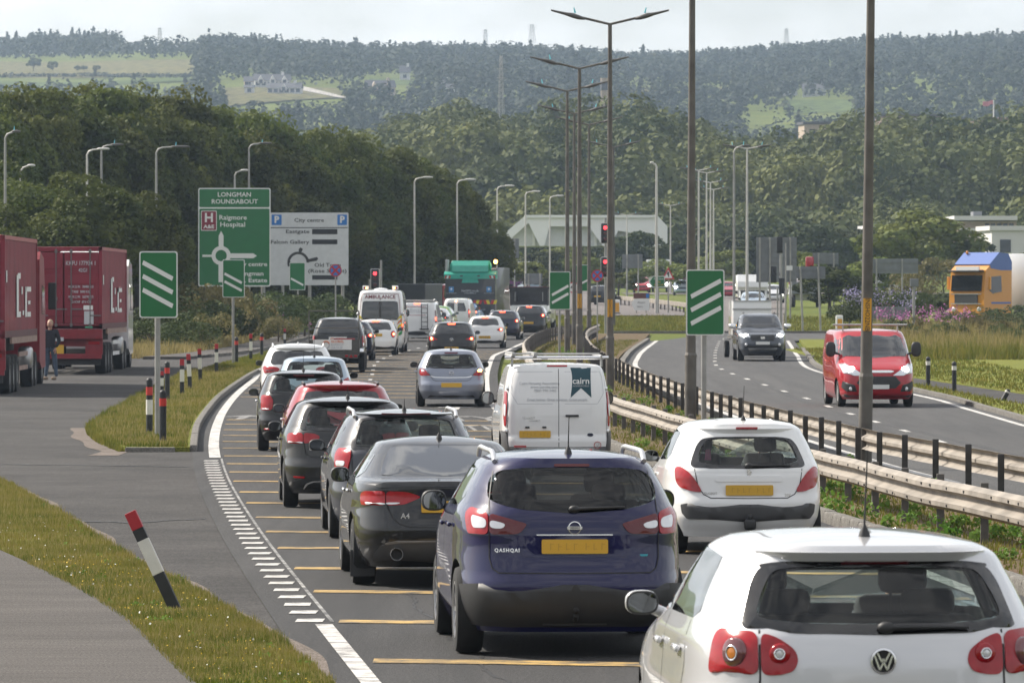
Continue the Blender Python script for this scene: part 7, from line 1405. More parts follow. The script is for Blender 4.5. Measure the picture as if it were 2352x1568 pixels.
def driver(S, x, label, hairm='hair_dark', jm='jacket_dark', dz=0.):
    ro = S['root']; fz = S['hollow'][0]; M_ = Matrix.LocRotScale(ro.location, ro.rotation_euler.to_quaternion(), ro.scale); p = M_ @ Vector((x, S['seat_y']+.16, fz+.02+dz))
    r = empty('person', p, S['yaw'], label, 'person', None, tuple(ro.scale))
    J = [(0,.05,-.05),(0,.02,.18),(0,-.02,.42),(0,-.01,.56),(-.19,0,.44),(-.24,.16,.22),(-.17,.50,.22),(.19,0,.44),(.24,.16,.22),(.17,.50,.22),(-.10,.45,-.02),(.10,.45,-.02)]
    E = [(0,1),(1,2),(2,3),(2,4),(4,5),(5,6),(2,7),(7,8),(8,9),(0,10),(0,11)]; rad = [(.17,.12),(.16,.12),(.19,.12),.06,.085,.06,.04,.085,.06,.04,.09,.09]
    me = skin_person('body', J, E, rad, 0, 1); me.materials.append(MATS[jm]); link('body', me, r)
    h = MB().ell((0,.0,.73), (.078,.098,.118), 16, 12).tube([(0,-.01,.5),(0,0,.68)], .055, 10).ell((0,.10,.715), (.014,.02,.022), 8, 6).build('head', 'skin_tone', r, 60); MB().ell((0,-.022,.765), (.086,.10,.105), 16, 10).build('hair', hairm, h, 60)
    for sg in (-1, 1): MB().ell((sg*.08,.0,.72), (.012,.022,.03), 8, 6).build('ear', 'skin_tone', h, 60); MB().ell((sg*.17,.53,.23), (.04,.05,.045), 10, 8).build('hand', 'skin_tone', r, 60)
driver(silver, .36, 'driver of the closest silver car, a dark head beside the headrest', dz=-.12); driver(super_, .36, 'driver of the white supermini beside the barrier', dz=-.14); driver(blue, .36, 'driver of the dark blue crossover', dz=-.10); driver(greyh, .36, 'driver of the dark grey hatchback', dz=-.13); driver(ast, .36, 'driver of the steel blue hatchback', dz=-.13)

# ---------------------------------------------------------------- traffic beyond the roundabout
def facing_car(label, xd, Y, m, name='car', H=1.47, W=1.78, lit=True, yaw=math.pi, L=4.2, zoff=0., group='cars beyond the roundabout', cat='car'):
    S = car(dict(name=name, label=label, cat=cat, group=group, Y=Y+L, xd=xd, yaw=yaw, L=L, axles=(.8, L-.85), track=W-.26, wheel=.32, paint=m, keys=keys(W, H, L, 1.0+(H-1.47)*.8, HB, 3.05*L/4.2, 2.3*L/4.2, .57, .78, 5.0, 4.3, .22), glass_front=[(0,H-.12),(.45,H-.12),(.62,1.06+(H-1.47)),(0,1.05+(H-1.47))], side_glass=[[(1.0,1.34),(2.3,1.35),(2.95,1.06),(1.0,1.05)]], plate=None, wiper=False, nu=48, nz=22,
        front=[('headlamp', [(.78,.80),(.50,.80),(.50,.68),(.80,.70)], 'headlamp_glass', .012), ('grille|', [(-.4,.74),(.4,.74),(.4,.60),(-.4,.60)], 'plastic_black', .01)], mirrors=(2.7*L/4.2, 1.0, 'plastic_black', 1.15)))
    if lit:
        for sg in (-1, 1): p = S['B'].front(sg*.64, .74); MB().ell((p.x,p.y+.02,p.z), (.13,.05,.10)).build('headlamp_bulb', 'head_lit', S['root'], 60)
    return S
facing_car('red car with headlamps lit beyond the far barrier', 1473, 600, 'paint_vanred', H=1.6); facing_car('pale car with bright headlamps half hidden by the three bar sign', 1566, 560, 'paint_paleblue'); facing_car('dark red car with headlamps lit left of the motorhome', 1668, 520, 'paint_red'); facing_car('silver car with headlamps lit right of the motorhome', 1772, 470, 'paint_silver'); facing_car('silver car in front of the motorhome', 1727, 395, 'paint_paleblue', H=1.5)
far_car('dark car leaving the roundabout beside the central columns', 455, 1372, -.2, 'paint_darkgrey', lit=False, group='cars beyond the roundabout', H=1.5); far_car('white car glimpsed behind the bushes left of the parking sign legs', 352, 628, .5, 'paint_white', lit=False, group='cars beyond the roundabout', H=1.62, L=4.4); far_car('silver car beside the purple bus', 560, 1232, .3, 'paint_paleblue', lit=False, group='cars beyond the roundabout')
mh = empty('motorhome', (XA(1730,425)+.0, 425, g(425)), 0., 'white motorhome with overcab coming round the roundabout', 'motorhome', scale=(1.0,1,.76)); MB().box((0,3.6,2.2), (2.2,5.2,2.1), bev=.12).build('body', 'paint_white', mh, 40); MB().prism([(.0,.45),(.0,1.05),(.55,1.2),(1.1,1.95),(1.4,2.1),(1.6,.45)], -.98, .98, 'X').build('cab', 'paint_white', mh); MB().prism([(.58,1.25),(1.08,1.92),(1.12,1.92),(.68,1.22)], -.85, .85, 'X').build('windscreen', 'privacy_glass', mh); MB().prism([(.45,2.1),(.55,2.6),(.9,3.1),(1.5,3.2),(1.5,2.1)], -1.08, 1.08, 'X').build('overcab', 'paint_white', mh)
for sg in (-1, 1): wheel(mh, sg*.9, .8, .34, .22, 'd'); wheel(mh, sg*.9, 4.6, .34, .22, 'd'); MB().box((sg*1.15,1.0,1.6), (.18,.1,.3), bev=.03).build('mirror', 'plastic_black', mh); MB().box((sg*.72,-.01,.85), (.3,.04,.16), bev=.02).build('headlamp', 'headlamp_glass', mh)
MB().box((0,-.01,.78), (.9,.04,.2)).build('grille', 'plastic_black', mh)
wl_ = empty('box_lorry', (XA(1513,620), 620, g(620)), math.pi, 'white box lorry behind the green direction sign', 'lorry'); MB().box((0,-3.5,2.1), (2.4,6.0,2.5), bev=.05).build('box', 'paint_white', wl_, 40); MB().prism([(-.4,.5),(-.4,2.4),(.6,2.4),(1.2,1.6),(1.25,.5)], -1.1, 1.1, 'X').build('cab', 'paint_white', wl_); MB().box((0,.95,1.95), (1.9,.5,.55), rx=.6).build('windscreen', 'privacy_glass', wl_)
for sg in (-1, 1): wheel(wl_, sg*.98, .5, .45, .28, 'd'); wheel(wl_, sg*.98, -4.5, .45, .28, 'd'); MB().ell((sg*.85,1.27,.85), (.14,.06,.11)).build('headlamp', 'head_lit', wl_)
mat('truck_orange', (.58,.24,.02), .4, 0, .6); mat('truck_blue', (.03,.09,.33), .4, 0, .6)
tk = empty('artic_lorry', (XA(2284,372), 372, g(372)-.15), math.pi-.78, 'orange and blue articulated lorry at the right edge behind the bushes', 'lorry', scale=(1.15,)*3); pass
MB().prism([(0,.6),(0,3.3),(.3,3.75),(1.0,3.8),(1.75,3.2),(2.15,2.9),(2.3,1.6),(2.32,.45),(.6,.45)], -1.22, 1.22, 'X').build('cab', 'truck_orange', tk); MB().prism([(0,2.9),(0,3.35),(.3,3.8),(1.05,3.86),(1.85,3.22),(1.75,3.0),(.9,2.9)], -1.235, 1.235, 'X').build('roof_spoiler', 'truck_blue', tk); MB().prism([(.85,1.75),(.9,2.6),(1.7,2.55),(2.0,1.9),(1.6,1.65)], -1.24, 1.24, 'X').build('side_window', 'privacy_glass', tk)
MB().box((0,2.29,2.2), (2.1,.06,.85), rx=.1).build('windscreen', 'privacy_glass', tk); MB().box((0,2.34,1.35), (1.6,.05,.5)).build('grille', 'plastic_black', tk); MB().box((0,2.36,1.62), (2.1,.05,.05)).build('grille_bar', 'chrome', tk); MB().box((0,2.36,1.1), (2.1,.05,.05)).build('grille_bar', 'chrome', tk); MB().box((0,2.3,2.85), (2.2,.5,.10), bev=.03).build('sun_visor', 'plastic_black', tk); MB().box((0,2.2,3.0), (1.6,.1,.2)).build('name_board', 'letter_white', tk)
MB().box((0,-6.1,2.3), (2.5,9.5,3.0), bev=.03).build('trailer_box', 'paint_white', tk, 40); MB().box((0,.9,1.15), (2.47,1.6,.10)).build('blue_stripe', 'truck_blue', tk)
for sg in (-1, 1):
    for ya in (1.6, -1.0, -7.5, -8.8): wheel(tk, sg*1.02, ya, .5, .3, 'd')
    MB().box((sg*1.45,2.1,2.2), (.16,.1,.7), bev=.03).build('mirror', 'truck_orange', tk); MB().ell((sg*.9,2.34,.8), (.16,.05,.12)).build('headlamp', 'lens_clear', tk)
MB().ell((.9,1.2,3.85), (.08,.08,.1)).build('beacon', 'lens_amber', tk)
bs = empty('bus', (XA(1188,565), 565, g(565)), .15, 'white and purple bus stopped by the bushes behind the refuse lorry', 'bus'); MB().box((0,4.5,1.75), (2.5,9.,2.7), bev=.12).build('body', mat('bus_purple', (.14,.03,.13), .4, 0, .5), bs, 40); MB().box((-.75,-.02,2.3), (.95,.04,1.5)).build('white_panel', 'paint_white', bs); MB().box((.3,-.02,2.2), (1.4,.03,.8)).build('rear_window', 'privacy_glass', bs); MB().box((0,4.5,3.12), (2.4,8.9,.1)).build('roof', 'paint_white', bs)
for sg in (-1, 1): wheel(bs, sg*1.05, 2.2, .48, .28, 'd'); wheel(bs, sg*1.05, 7.2, .48, .28, 'd')
cr = empty('loader_crane', (XA(1852,440), 440, g(440)), 0, 'red lorry loader crane folded above the far traffic', 'crane'); MB().box((0,0,1.4), (2.2,1.0,.9), bev=.05).build('lorry_bed', 'sign_back', cr); MB().tube([(.3,0,1.6),(.3,0,3.4)], .18, 10).build('mast', 'paint_vanred', cr); MB().box((.25,0,3.3), (.6,.5,.8), bev=.1).build('boom_head', 'paint_vanred', cr, 40); MB().tube([(.3,0,2.6),(-1.2,0,2.6),(-1.2,0,1.7)], .10, 8).build('boom', 'paint_vanred', cr, 40); MB().box((0,1.8,1.3), (2.3,2.6,1.6), bev=.1).build('cab', 'paint_white', cr, 40)
for sg in (-1, 1): wheel(cr, sg*.95, 0, .45, .28, 'd'); wheel(cr, sg*.95, 2.2, .45, .28, 'd')
# ================================================================== trees, shrubs, hills, far buildings
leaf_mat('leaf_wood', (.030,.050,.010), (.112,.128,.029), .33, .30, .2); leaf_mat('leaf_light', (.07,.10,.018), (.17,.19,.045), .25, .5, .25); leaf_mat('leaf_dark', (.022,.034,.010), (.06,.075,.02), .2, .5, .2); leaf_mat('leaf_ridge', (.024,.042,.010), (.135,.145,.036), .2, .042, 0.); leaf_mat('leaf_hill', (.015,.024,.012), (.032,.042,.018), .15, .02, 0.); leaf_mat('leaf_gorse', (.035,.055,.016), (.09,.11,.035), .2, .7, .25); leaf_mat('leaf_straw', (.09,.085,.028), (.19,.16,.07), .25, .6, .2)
mat('bark', (.07,.055,.042), .95, var=.3, vscale=5., bump=.5, bscale=12.)
def crown_arrays(seed, Rr, Hh, z0, K, n, leaf, flat=.85, top=1.0, jit=.55):
    r_ = np.random.default_rng(seed); C_ = np.array([0,0,z0+Hh/2]); E = np.array([Rr, Rr, Hh/2])
    d = r_.normal(0, 1, (K,3)); d[:,2] = np.abs(d[:,2])*.9-.35*r_.random(K)*2; d /= np.linalg.norm(d, axis=1)[:,None]
    cc = C_+d*E*r_.uniform(.52, .80, (K,1)); cr = Rr*r_.uniform(.26, .44, K)
    k = r_.integers(0, K, n); q = r_.normal(0, 1, (n,3)); q /= np.linalg.norm(q, axis=1)[:,None]
    bad = np.einsum('ij,ij->i', q, d[k]) < -.25; q[bad] *= -1
    P = cc[k]+q*(cr[k]*r_.uniform(.80, 1.06, n))[:,None]*np.array([1,1,flat]); P[:,2] = np.maximum(P[:,2], .15)
    return quads(P, q*1.0, leaf, jit, r_)
def crown_mesh(name, m, *a, **k): V, Q = crown_arrays(*a, **k); return fastmesh(name, V, Q, m)
def trunk_mesh(seed, h, r0, spread):
    rr = random.Random(seed); b_ = MB(); b_.tube([(0,0,-.3),(.05,.02,h*.3),(rr.uniform(-.2,.2),rr.uniform(-.2,.2),h*.7)], r0, 8, r2=r0*.45)
    for i in range(6):
        a = rr.uniform(0, 6.28); z = h*rr.uniform(.25,.6); e = spread*rr.uniform(.5,.85); b_.tube([(0,0,z),(math.cos(a)*e*.5,math.sin(a)*e*.5,z+h*.15),(math.cos(a)*e,math.sin(a)*e,z+h*.3)], r0*.4, 6, r2=r0*.12)
    return b_.me('trunk', 'bark', 60)
VAR = {'wood': [crown_mesh('crown', 'leaf_wood', 100+i, 2.9, 11.4, .6, 58, 13000, .22, flat=.95) for i in range(5)],
       'light': [crown_mesh('crown', 'leaf_light', 200+i, 3.4, 7.5, .7, 22, 3600, .42) for i in range(3)],
       'dark': [crown_mesh('crown', 'leaf_dark', 300+i, 3.2, 8.2, .8, 22, 3600, .40) for i in range(3)],
       'gorse': [crown_mesh('crown', 'leaf_gorse', 400+i, 1.6, 1.9, .05, 16, 2600, .11, top=.9) for i in range(3)],
       'straw': [crown_mesh('crown', 'leaf_straw', 450+i, 1.5, 1.7, .05, 14, 1800, .12) for i in range(2)]}
BASEH = {'wood': 10.9, 'light': 8.6, 'dark': 9.4, 'gorse': 2.05, 'straw': 1.85}; BASER = {'wood': 3.2, 'light': 3.8, 'dark': 3.6, 'gorse': 1.8, 'straw': 1.7}
TR = {'wood': [trunk_mesh(i, 7.5, .24, 3.) for i in range(2)], 'light': [trunk_mesh(5, 6.3, .18, 2.6)], 'dark': [trunk_mesh(7, 7., .2, 2.5)], 'gorse': [trunk_mesh(9, 1.5, .06, 1.2)], 'straw': [trunk_mesh(11, 1.4, .05, 1.)]}
def tree(xd, Y, yd, rad, kind, label, group=None, name='tree', cat='tree', zb=None):
    'tree whose top shows at row yd; rad = crown radius in metres'
    X = XA(xd, Y) if xd is not None else None; zt = ZA(yd, Y)-gz(X, Y); k = zt/BASEH[kind]
    r = empty(name, (X, Y, gz(X, Y)), random.uniform(0, 6.28), label, cat, group, (rad/BASER[kind], rad/BASER[kind], k))
    link('trunk' if cat == 'tree' else 'stem', random.choice(TR[kind]), r); link('crown' if cat == 'tree' else 'foliage', random.choice(VAR[kind]), r); return r
# the wood on the left: back row gives the skyline, lower rows fill down to the verge
SKY = ([-60,0,130,270,420,500,560,650,760,860,950,1040,1090,1118],[205,208,200,205,228,238,262,276,300,322,368,402,452,520])
WL = 'broadleaf tree of the dense wood on the left'; WG = 'trees of the left hand wood'
WY = lambda x: float(np.interp(x, [-60,300,600,900,1110], [312,345,372,408,440]))
for i, x in enumerate(np.arange(-40, 1112, 46)):
    tree(x+random.uniform(-15,15), WY(x)+random.uniform(-4,8), float(np.interp(x, *SKY))+random.uniform(4,14), random.uniform(3.0,4.0) if x < 1050 else 2.3, 'wood', 'broadleaf tree on the skyline of the dense left wood', 'skyline trees of the left wood')
for i, x in enumerate(np.arange(-60, 1060, 50)):
    tree(x+random.uniform(-18,18), WY(x)-6+random.uniform(-3,3), float(np.interp(x+15, *SKY))+random.uniform(55,85), random.uniform(3.0,3.8), 'wood', 'broadleaf tree halfway up the left wood, below its skyline', 'middle trees of the left wood')
for i, x in enumerate(np.arange(-50, 1090, 54)):
    tree(x+random.uniform(-15,15), WY(x)-12+random.uniform(-3,3), min(560, float(np.interp(x+25, *SKY))+random.uniform(140,190)), random.uniform(2.6,3.3), 'wood', 'broadleaf tree at the front edge of the dense left wood', 'front trees of the left wood')
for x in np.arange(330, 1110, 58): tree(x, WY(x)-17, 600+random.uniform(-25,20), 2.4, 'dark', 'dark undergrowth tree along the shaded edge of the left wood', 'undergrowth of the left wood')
for j, (x, Y, y, rad) in enumerate(((60,272,425,2.9),(190,268,402,2.9),(310,272,440,2.4),(-30,262,470,2.6),(372,280,520,1.8))): tree(x, Y, y, rad, 'wood', ('rounded tree bulging forward behind the left lorry','largest rounded tree in front of the wood, behind the lettered container','lower rounded tree left of the three bar sign','tree at the left edge behind the nearer lorry','low tree behind the three bar countdown sign')[j])
# shrubs and rough grass behind the pavement
for (x, Y, y, rad) in ((340,262,700,2.2),(395,262,690,2.4),(450,268,672,2.6),(500,276,690,2.2),(560,290,700,2.0),(610,296,668,2.6),(655,300,665,2.6),(700,312,690,2.2),(745,320,672,2.6),(430,255,725,1.8),(350,250,735,2.0)): tree(x, Y, y, rad, 'gorse', 'dark gorse bush behind the left pavement below the big signs', 'gorse bushes below the big signs', 'gorse_bush', 'bush')
for (x, Y, y, rad) in ((470,272,648,2.2),(520,284,655,2.2),(575,292,690,1.8),(480,258,722,1.4),(640,286,725,1.3)): tree(x, Y, y, rad, 'straw', 'yellowish scrub bush among the gorse below the big signs', 'yellow scrub below the big signs', 'scrub_bush', 'bush')
flower_clumps('flower', 22, 10, [(285,318, lambda Y: XA(560,Y), lambda Y: XA(720,Y), 1.)], .7, 1.5, .12, .08, 'pink_flower', 'pink willowherb flowers among the gorse below the big signs')
# trees and bushes around the roundabout
MID = [(1150,610,560,3.4,'light','light green tree at the end of the wood, left of the first hooked lamp'),(1205,560,585,3.0,'light','light bush left of the countdown sign with two rising bars'),(1238,600,566,3.2,'dark','dark tree in front of the white tent, left opening'),(1290,640,545,3.4,'light','light tree before the white tent between the lamp columns'),(1330,600,575,2.6,'light','yellowish bush behind the central lamp columns'),(1430,700,548,3.6,'dark','dark tree beneath the white tent roof'),(1465,650,512,3.6,'dark','round dark tree in front of the right end of the white tent'),(1420,560,612,2.6,'light','light bush left of the white direction sign'),(1500,620,590,3.0,'light','light tree behind the green direction sign'),(1560,640,540,3.6,'dark','dark tree right of the white tent'),(1590,560,590,2.8,'light','light bush left of the three bar sign post'),(1660,600,560,3.6,'light','light green tree above the motorhome, left'),(1700,640,520,4.2,'dark','dark pine above the motorhome'),(1760,650,505,4.4,'dark','tall dark pine behind the big grey sign back'),(1820,640,500,4.4,'dark','dark pine right of the big grey sign back'),(1880,630,498,4.4,'dark','dark pine left of the nearest lamp column'),(1945,640,505,4.6,'dark','dark pine right behind the nearest lamp column'),
    (1905,400,600,2.6,'dark','dark bush behind the low sign backs'),(1960,430,628,2.2,'light','green bush left of the wide sign back'),(2050,560,545,3.8,'light','light green tree right of the nearest lamp column'),(2115,520,470,5.6,'light','largest light green tree on the right'),(2190,560,530,4.8,'light','light green tree left of the orange lorry'),(2165,460,590,3.2,'straw','pale scrub bush left of the orange lorry'),(2070,440,625,2.2,'straw','yellow scrub bush before the wide sign back'),(2250,600,545,4.0,'dark','dark tree above the orange lorry'),(2330,560,560,4.2,'light','green tree at the right edge above the lorry'),(2165,400,668,2.2,'dark','dark low bush beside the orange lorry cab'),(2120,380,672,1.8,'dark','low dark bush right of the lilac shrubs'),(1840,500,560,2.4,'light','light bush behind the red loader crane'),(2010,480,585,2.6,'light','light bush above the lilac shrubs')]
for (x, Y, y, rad, kd, lb) in MID: tree(x, Y, y, rad, kd, lb, 'trees around the roundabout')
for j, (x, Y, y, rad) in enumerate(((1985,352,665,2.2),(2040,355,655,2.6),(2085,352,662,2.2),(1950,350,690,1.6))):
    o = tree(x, Y, y, rad, 'gorse', 'shrub covered in lilac flowers beside the nearest lamp column', 'lilac flowering shrubs', 'flowering_shrub', 'bush')
flower_clumps('flower', 60, 20, [(348,355, lambda Y: XA(1945,Y), lambda Y: XA(2110,Y), 1.)], 1.25, 2.15, .22, .10, 'lilac_flower', 'lilac blossom over the shrubs by the nearest lamp column')
for (x, Y, y, rad) in ((2030,318,745,1.6),(2075,318,738,1.8),(2130,314,745,1.8),(2180,318,742,1.9),(2230,318,735,2.0),(2290,322,728,2.2),(2345,322,722,2.4),(2260,300,770,1.6),(2330,300,765,1.7),(2160,300,775,1.4),(2340,345,700,2.6),(2260,345,708,2.2),(2200,350,712,1.8)): tree(x, Y, y, rad, 'gorse', 'green scrub bush below the orange lorry', 'scrub below the orange lorry', 'scrub_bush', 'bush')
flower_clumps('flower', 85, 14, [(308,318, lambda Y: XA(2015,Y), lambda Y: XA(2230,Y), 1.)], .95, 1.6, .14, .085, 'pink_flower', 'pink willowherb flowers behind the red van')
flecks('flower', 160, [(585,600, lambda Y: XA(1545,Y), lambda Y: XA(1660,Y), 1.)], .5, 1.6, .3, 'pink_flower', 'pink flowers on the far verge behind the three bar sign')
blades('grass', 26000, [(225,335, lambda Y: max(XA(1990,Y), SLB(min(Y,262))+1.5), lambda Y: XA(2420,Y), 1.)], .55, .06, 'grass_blade', 0., label='tall green grass below the willowherb on the right')
blades('grass', 16000, [(235,335, lambda Y: max(XA(2000,Y), SLB(min(Y,262))+2.5), lambda Y: XA(2420,Y), 1.)], .75, .05, 'dry_grass', 0., label='tall dry grass and docks below the orange lorry')
for k_ in range(26):
    Yk = random.uniform(255, 320); xk = random.uniform(2060, 2380)
    tree(xk, Yk, HZ+(CAM_H-g(Yk)-random.uniform(.7,1.3))*F/Yk, random.uniform(.7,1.3), random.choice(('gorse','straw')), 'low olive scrub clump on the bank right of the red van', 'low scrub on the right bank', 'scrub_bush', 'bush')
# trees standing behind the photographer, mirrored in glass and paint
for x, Y, h in ((-26,-34,11),(-14,-40,13),(-3,-44,12),(9,-42,14),(20,-38,12),(32,-30,13)):
    r = empty('tree', (x, Y, 0), random.uniform(0,6), 'broadleaf tree behind the viewpoint', 'tree', 'trees behind the viewpoint', (1.9,1.9,h/12.3)); link('trunk', TR['wood'][0], r); link('crown', VAR['wood'][abs(int(x)) % 5], r)

# ---------------------------------------------------------------- wooded ridge and hills (each reads as one mass)
def forest(name, pts, kind, label, m):
    'pts rows: x y z radius height conifer'
    n0, K, leaf = {'ridge': (560, 12, .85), 'hill': (64, 7, 1.6), 'hedge': (16, 4, .9)}[kind]; Ps = []; Ns = []
    for (x, y, z, rad, h, c) in pts:
        n = n0
        if c:
            t = rng.random(n)**.75; a = rng.uniform(0, 6.283, n); rr = (1-t)*rad*.9+.12; q = np.stack([np.cos(a), np.sin(a), np.full(n, .45)], 1); P = np.stack([np.cos(a)*rr, np.sin(a)*rr, h*(.08+.92*t)], 1)
        else:
            hc = min(h*.5, rad*.95); d = rng.normal(0, 1, (K,3)); d[:,2] = np.abs(d[:,2])-.25; d /= np.linalg.norm(d, axis=1)[:,None]
            cc = d*np.array([rad, rad, hc])*.62; k = rng.integers(0, K, n); q = rng.normal(0, 1, (n,3)); q /= np.linalg.norm(q, axis=1)[:,None]; fl = np.einsum('ij,ij->i', q, d[k]) < -.2; q[fl] *= -1
            P = cc[k]+q*rad*rng.uniform(.34, .46, (n,1)); P[:,2] += h-hc*1.02; lo = rng.random(n) < .22; P[lo,2] = rng.uniform(.1, 1., lo.sum())*(h-hc)
        Ps.append(P+np.array([x, y, z])); Ns.append(q)
    NN = np.concatenate(Ns)+np.array([0,0,.9 if kind != 'ridge' else .25]); V, Q = quads(np.concatenate(Ps), NN, leaf, .4); o = link(name, fastmesh(name, V, Q, m)); tag(o, label, 'woodland', kind='stuff')
def dpix(x, y, z): return (CX+x*F/y, HZ+(CAM_H-z)*F/y)
HT = ([780,900,1000,1100,1200,1330,1500,1560,1650,1750,1850,1960,2100,2400],[.6,.8,1.04,1.08,.97,1.05,1.1,1.04,.72,.60,.75,.95,1.0,1.02])
pts = []; y = 735.
while y < 1130:
    w = .125*y
    for x in np.arange(-.035*y, w, 8.2):
        xx = x+random.uniform(-3.2,3.2); yy = y+random.uniform(-4,4); z = gz(xx, yy); px, py = dpix(xx, yy, z); k = float(np.interp(px, *HT)); k = k+(1-k)*min(1, max(0, (960-yy)/220.)); sm = .62 if yy < 790 else 1.
        mound = .5*math.sin(xx*.085+1.)*math.sin(yy*.06)+.5*math.sin(xx*.19+yy*.11)
        pts.append((xx, yy, z, random.uniform(4.2,7.4)*sm**.5*(1+.12*mound), random.uniform(10.5,14.5)*k*sm*(1+.20*mound), random.random() < .04))
    y += 8.4+.010*(y-735)
print('ridge trees', len(pts))
forest('wooded_ridge', pts, 'ridge', 'broadleaf trees covering the ridge beyond the roundabout', 'leaf_ridge')
FIELDS = [(-400,138,456,178,45),(-400,180,445,190,45),(508,192,640,250,45),(640,198,800,236,45),(825,180,965,200,45),(1440,200,1690,210,14),(1795,232,1975,262,45),(1700,262,1790,292,45),(2090,200,2150,206,45)]
def in_field(px, py):
    for (x0, y0, x1, y1, e) in FIELDS:
        if x0 < px < x1 and y0 < py < y1+e: return True
    return False
pts = []; y = 1420.
while y < 3560:
    w = .105*y; st = 9.5+.0011*(y-1400)
    for x in np.arange(-w, w, st):
        xx = x+random.uniform(-4,4); yy = y+random.uniform(-4,4); z = gz(xx, yy); px, py = dpix(xx, yy, z)
        if in_field(px, py): continue
        skyl = yy > 3150; bare = 275 < px < 465 and yy > 2750
        if bare and random.random() < .75: continue
        c = random.random() < (.75 if skyl and px > 1880 or (skyl and px < 275) else .45 if skyl else .10); h = random.uniform(6.5,10.5)*(1.15 if c else 1.); 
        if bare: h *= .55
        if px < 270 and yy > 3050: h *= 1.15; 
        if 1190 < px < 1300 and yy > 3250: h *= 1.3
        pts.append((xx, yy, z, random.uniform(3.2,5.6)*(.62 if c else 1.), h, c))
    y += 12.5+.004*(y-1400)
print('hill trees', len(pts))
forest('hill_forest', pts, 'hill', 'mixed forest covering the far hills', 'leaf_hill')
def hill_at(xd, yd):
    for Y in np.arange(1450, 3600, 4.):
        X = XA(xd, Y); 
        if dpix(X, Y, gz(X, Y))[1] <= yd: return X, float(Y), gz(X, Y)
    return XA(xd, 3000), 3000., gz(XA(xd,3000), 3000)
for j, (x, yb, yt, rad) in enumerate(((77,166,128,3.6),(121,166,138,3.),(178,166,150,1.7),(192,166,149,1.9),(222,166,148,2.2))):
    X, Y, z = hill_at(x, yb); h = (yb-yt)*Y/F; r = empty('tree', (X,Y,z), 0, ('largest lone tree in the far left field','second lone tree in the far left field','small tree left of a pair in the far left field','right one of the small pair in the far left field','lone round tree at the field hedge, right of the pair')[j], 'tree', 'lone trees in the far field', (rad/BASER['dark'],rad/BASER['dark'],h/BASEH['dark'])); link('trunk', TR['dark'][0], r); link('crown', VAR['dark'][j % 3], r)
hd_pts = []
for x in np.arange(-60, 440, 3.2):
    X, Y, z = hill_at(x, 179+random.uniform(-.5,.5)); hd_pts.append((X, Y, z, 1.6, random.uniform(1.2,2.0), False))
forest('field_hedge', hd_pts, 'hedge', 'dark hedge dividing the far left fields', 'leaf_hill')
# field surfaces
ground_mat('field_straw', [(.095,.085,.032),(.12,.105,.042),(.085,.085,.028),(.11,.098,.04)], (.004,.03,.3), .95, .1, 1., .1); ground_mat('field_green', [(.05,.075,.018),(.065,.088,.022),(.052,.076,.018),(.065,.088,.022)], (.004,.03,.3), .95, .1, 1., .1); ground_mat('track_grey', [(.30,.28,.26),(.36,.34,.31),(.30,.28,.26),(.36,.34,.32)], (.01,.1,1.), .95, .1, 1., .1)
def field(poly, m, name='field', dz=.35):
    P = [hill_at(*p) for p in poly]; b_ = MB(); c = [sum(p[i] for p in P)/len(P) for i in range(3)]
    ring_ = []
    for i in range(len(P)):
        a, q = P[i], P[(i+1) % len(P)]
        for t in np.linspace(0, 1, 8, endpoint=False): ring_.append((a[0]+(q[0]-a[0])*t, a[1]+(q[1]-a[1])*t))
    V = []; Fc = []; n = len(ring_); lv = (1., .8, .6, .4, .2, .02)
    for k in lv:
        for (x, y) in ring_: X = c[0]+(x-c[0])*k; Yv = c[1]+(y-c[1])*k; V.append((X, Yv, gz(X, Yv)+dz))
    for i in range(len(lv)-1):
        for j in range(n): Fc.append((i*n+j, i*n+(j+1) % n, (i+1)*n+(j+1) % n, (i+1)*n+j))
    Fc.append(tuple((len(lv)-1)*n+j for j in range(n))); o = link(name, mesh(name, V, Fc, m)); o['kind'] = 'structure'
field([(-120,170),(440,172),(455,140),(-120,136)], 'field_straw'); field([(-120,188),(430,188),(435,180),(-120,180)], 'field_green'); field([(515,248),(640,236),(800,226),(770,205),(510,205)], 'field_straw'); field([(1800,262),(1975,258),(1965,232),(1800,232)], 'field_green'); field([(840,196),(960,198),(955,182),(850,182)], 'field_green'); field([(1440,212),(1690,208),(1690,201),(1440,203)], 'field_straw'); field([(640,192),(720,208),(800,228),(780,228),(700,212),(630,196)], 'track_grey', 'farm_track', .5)
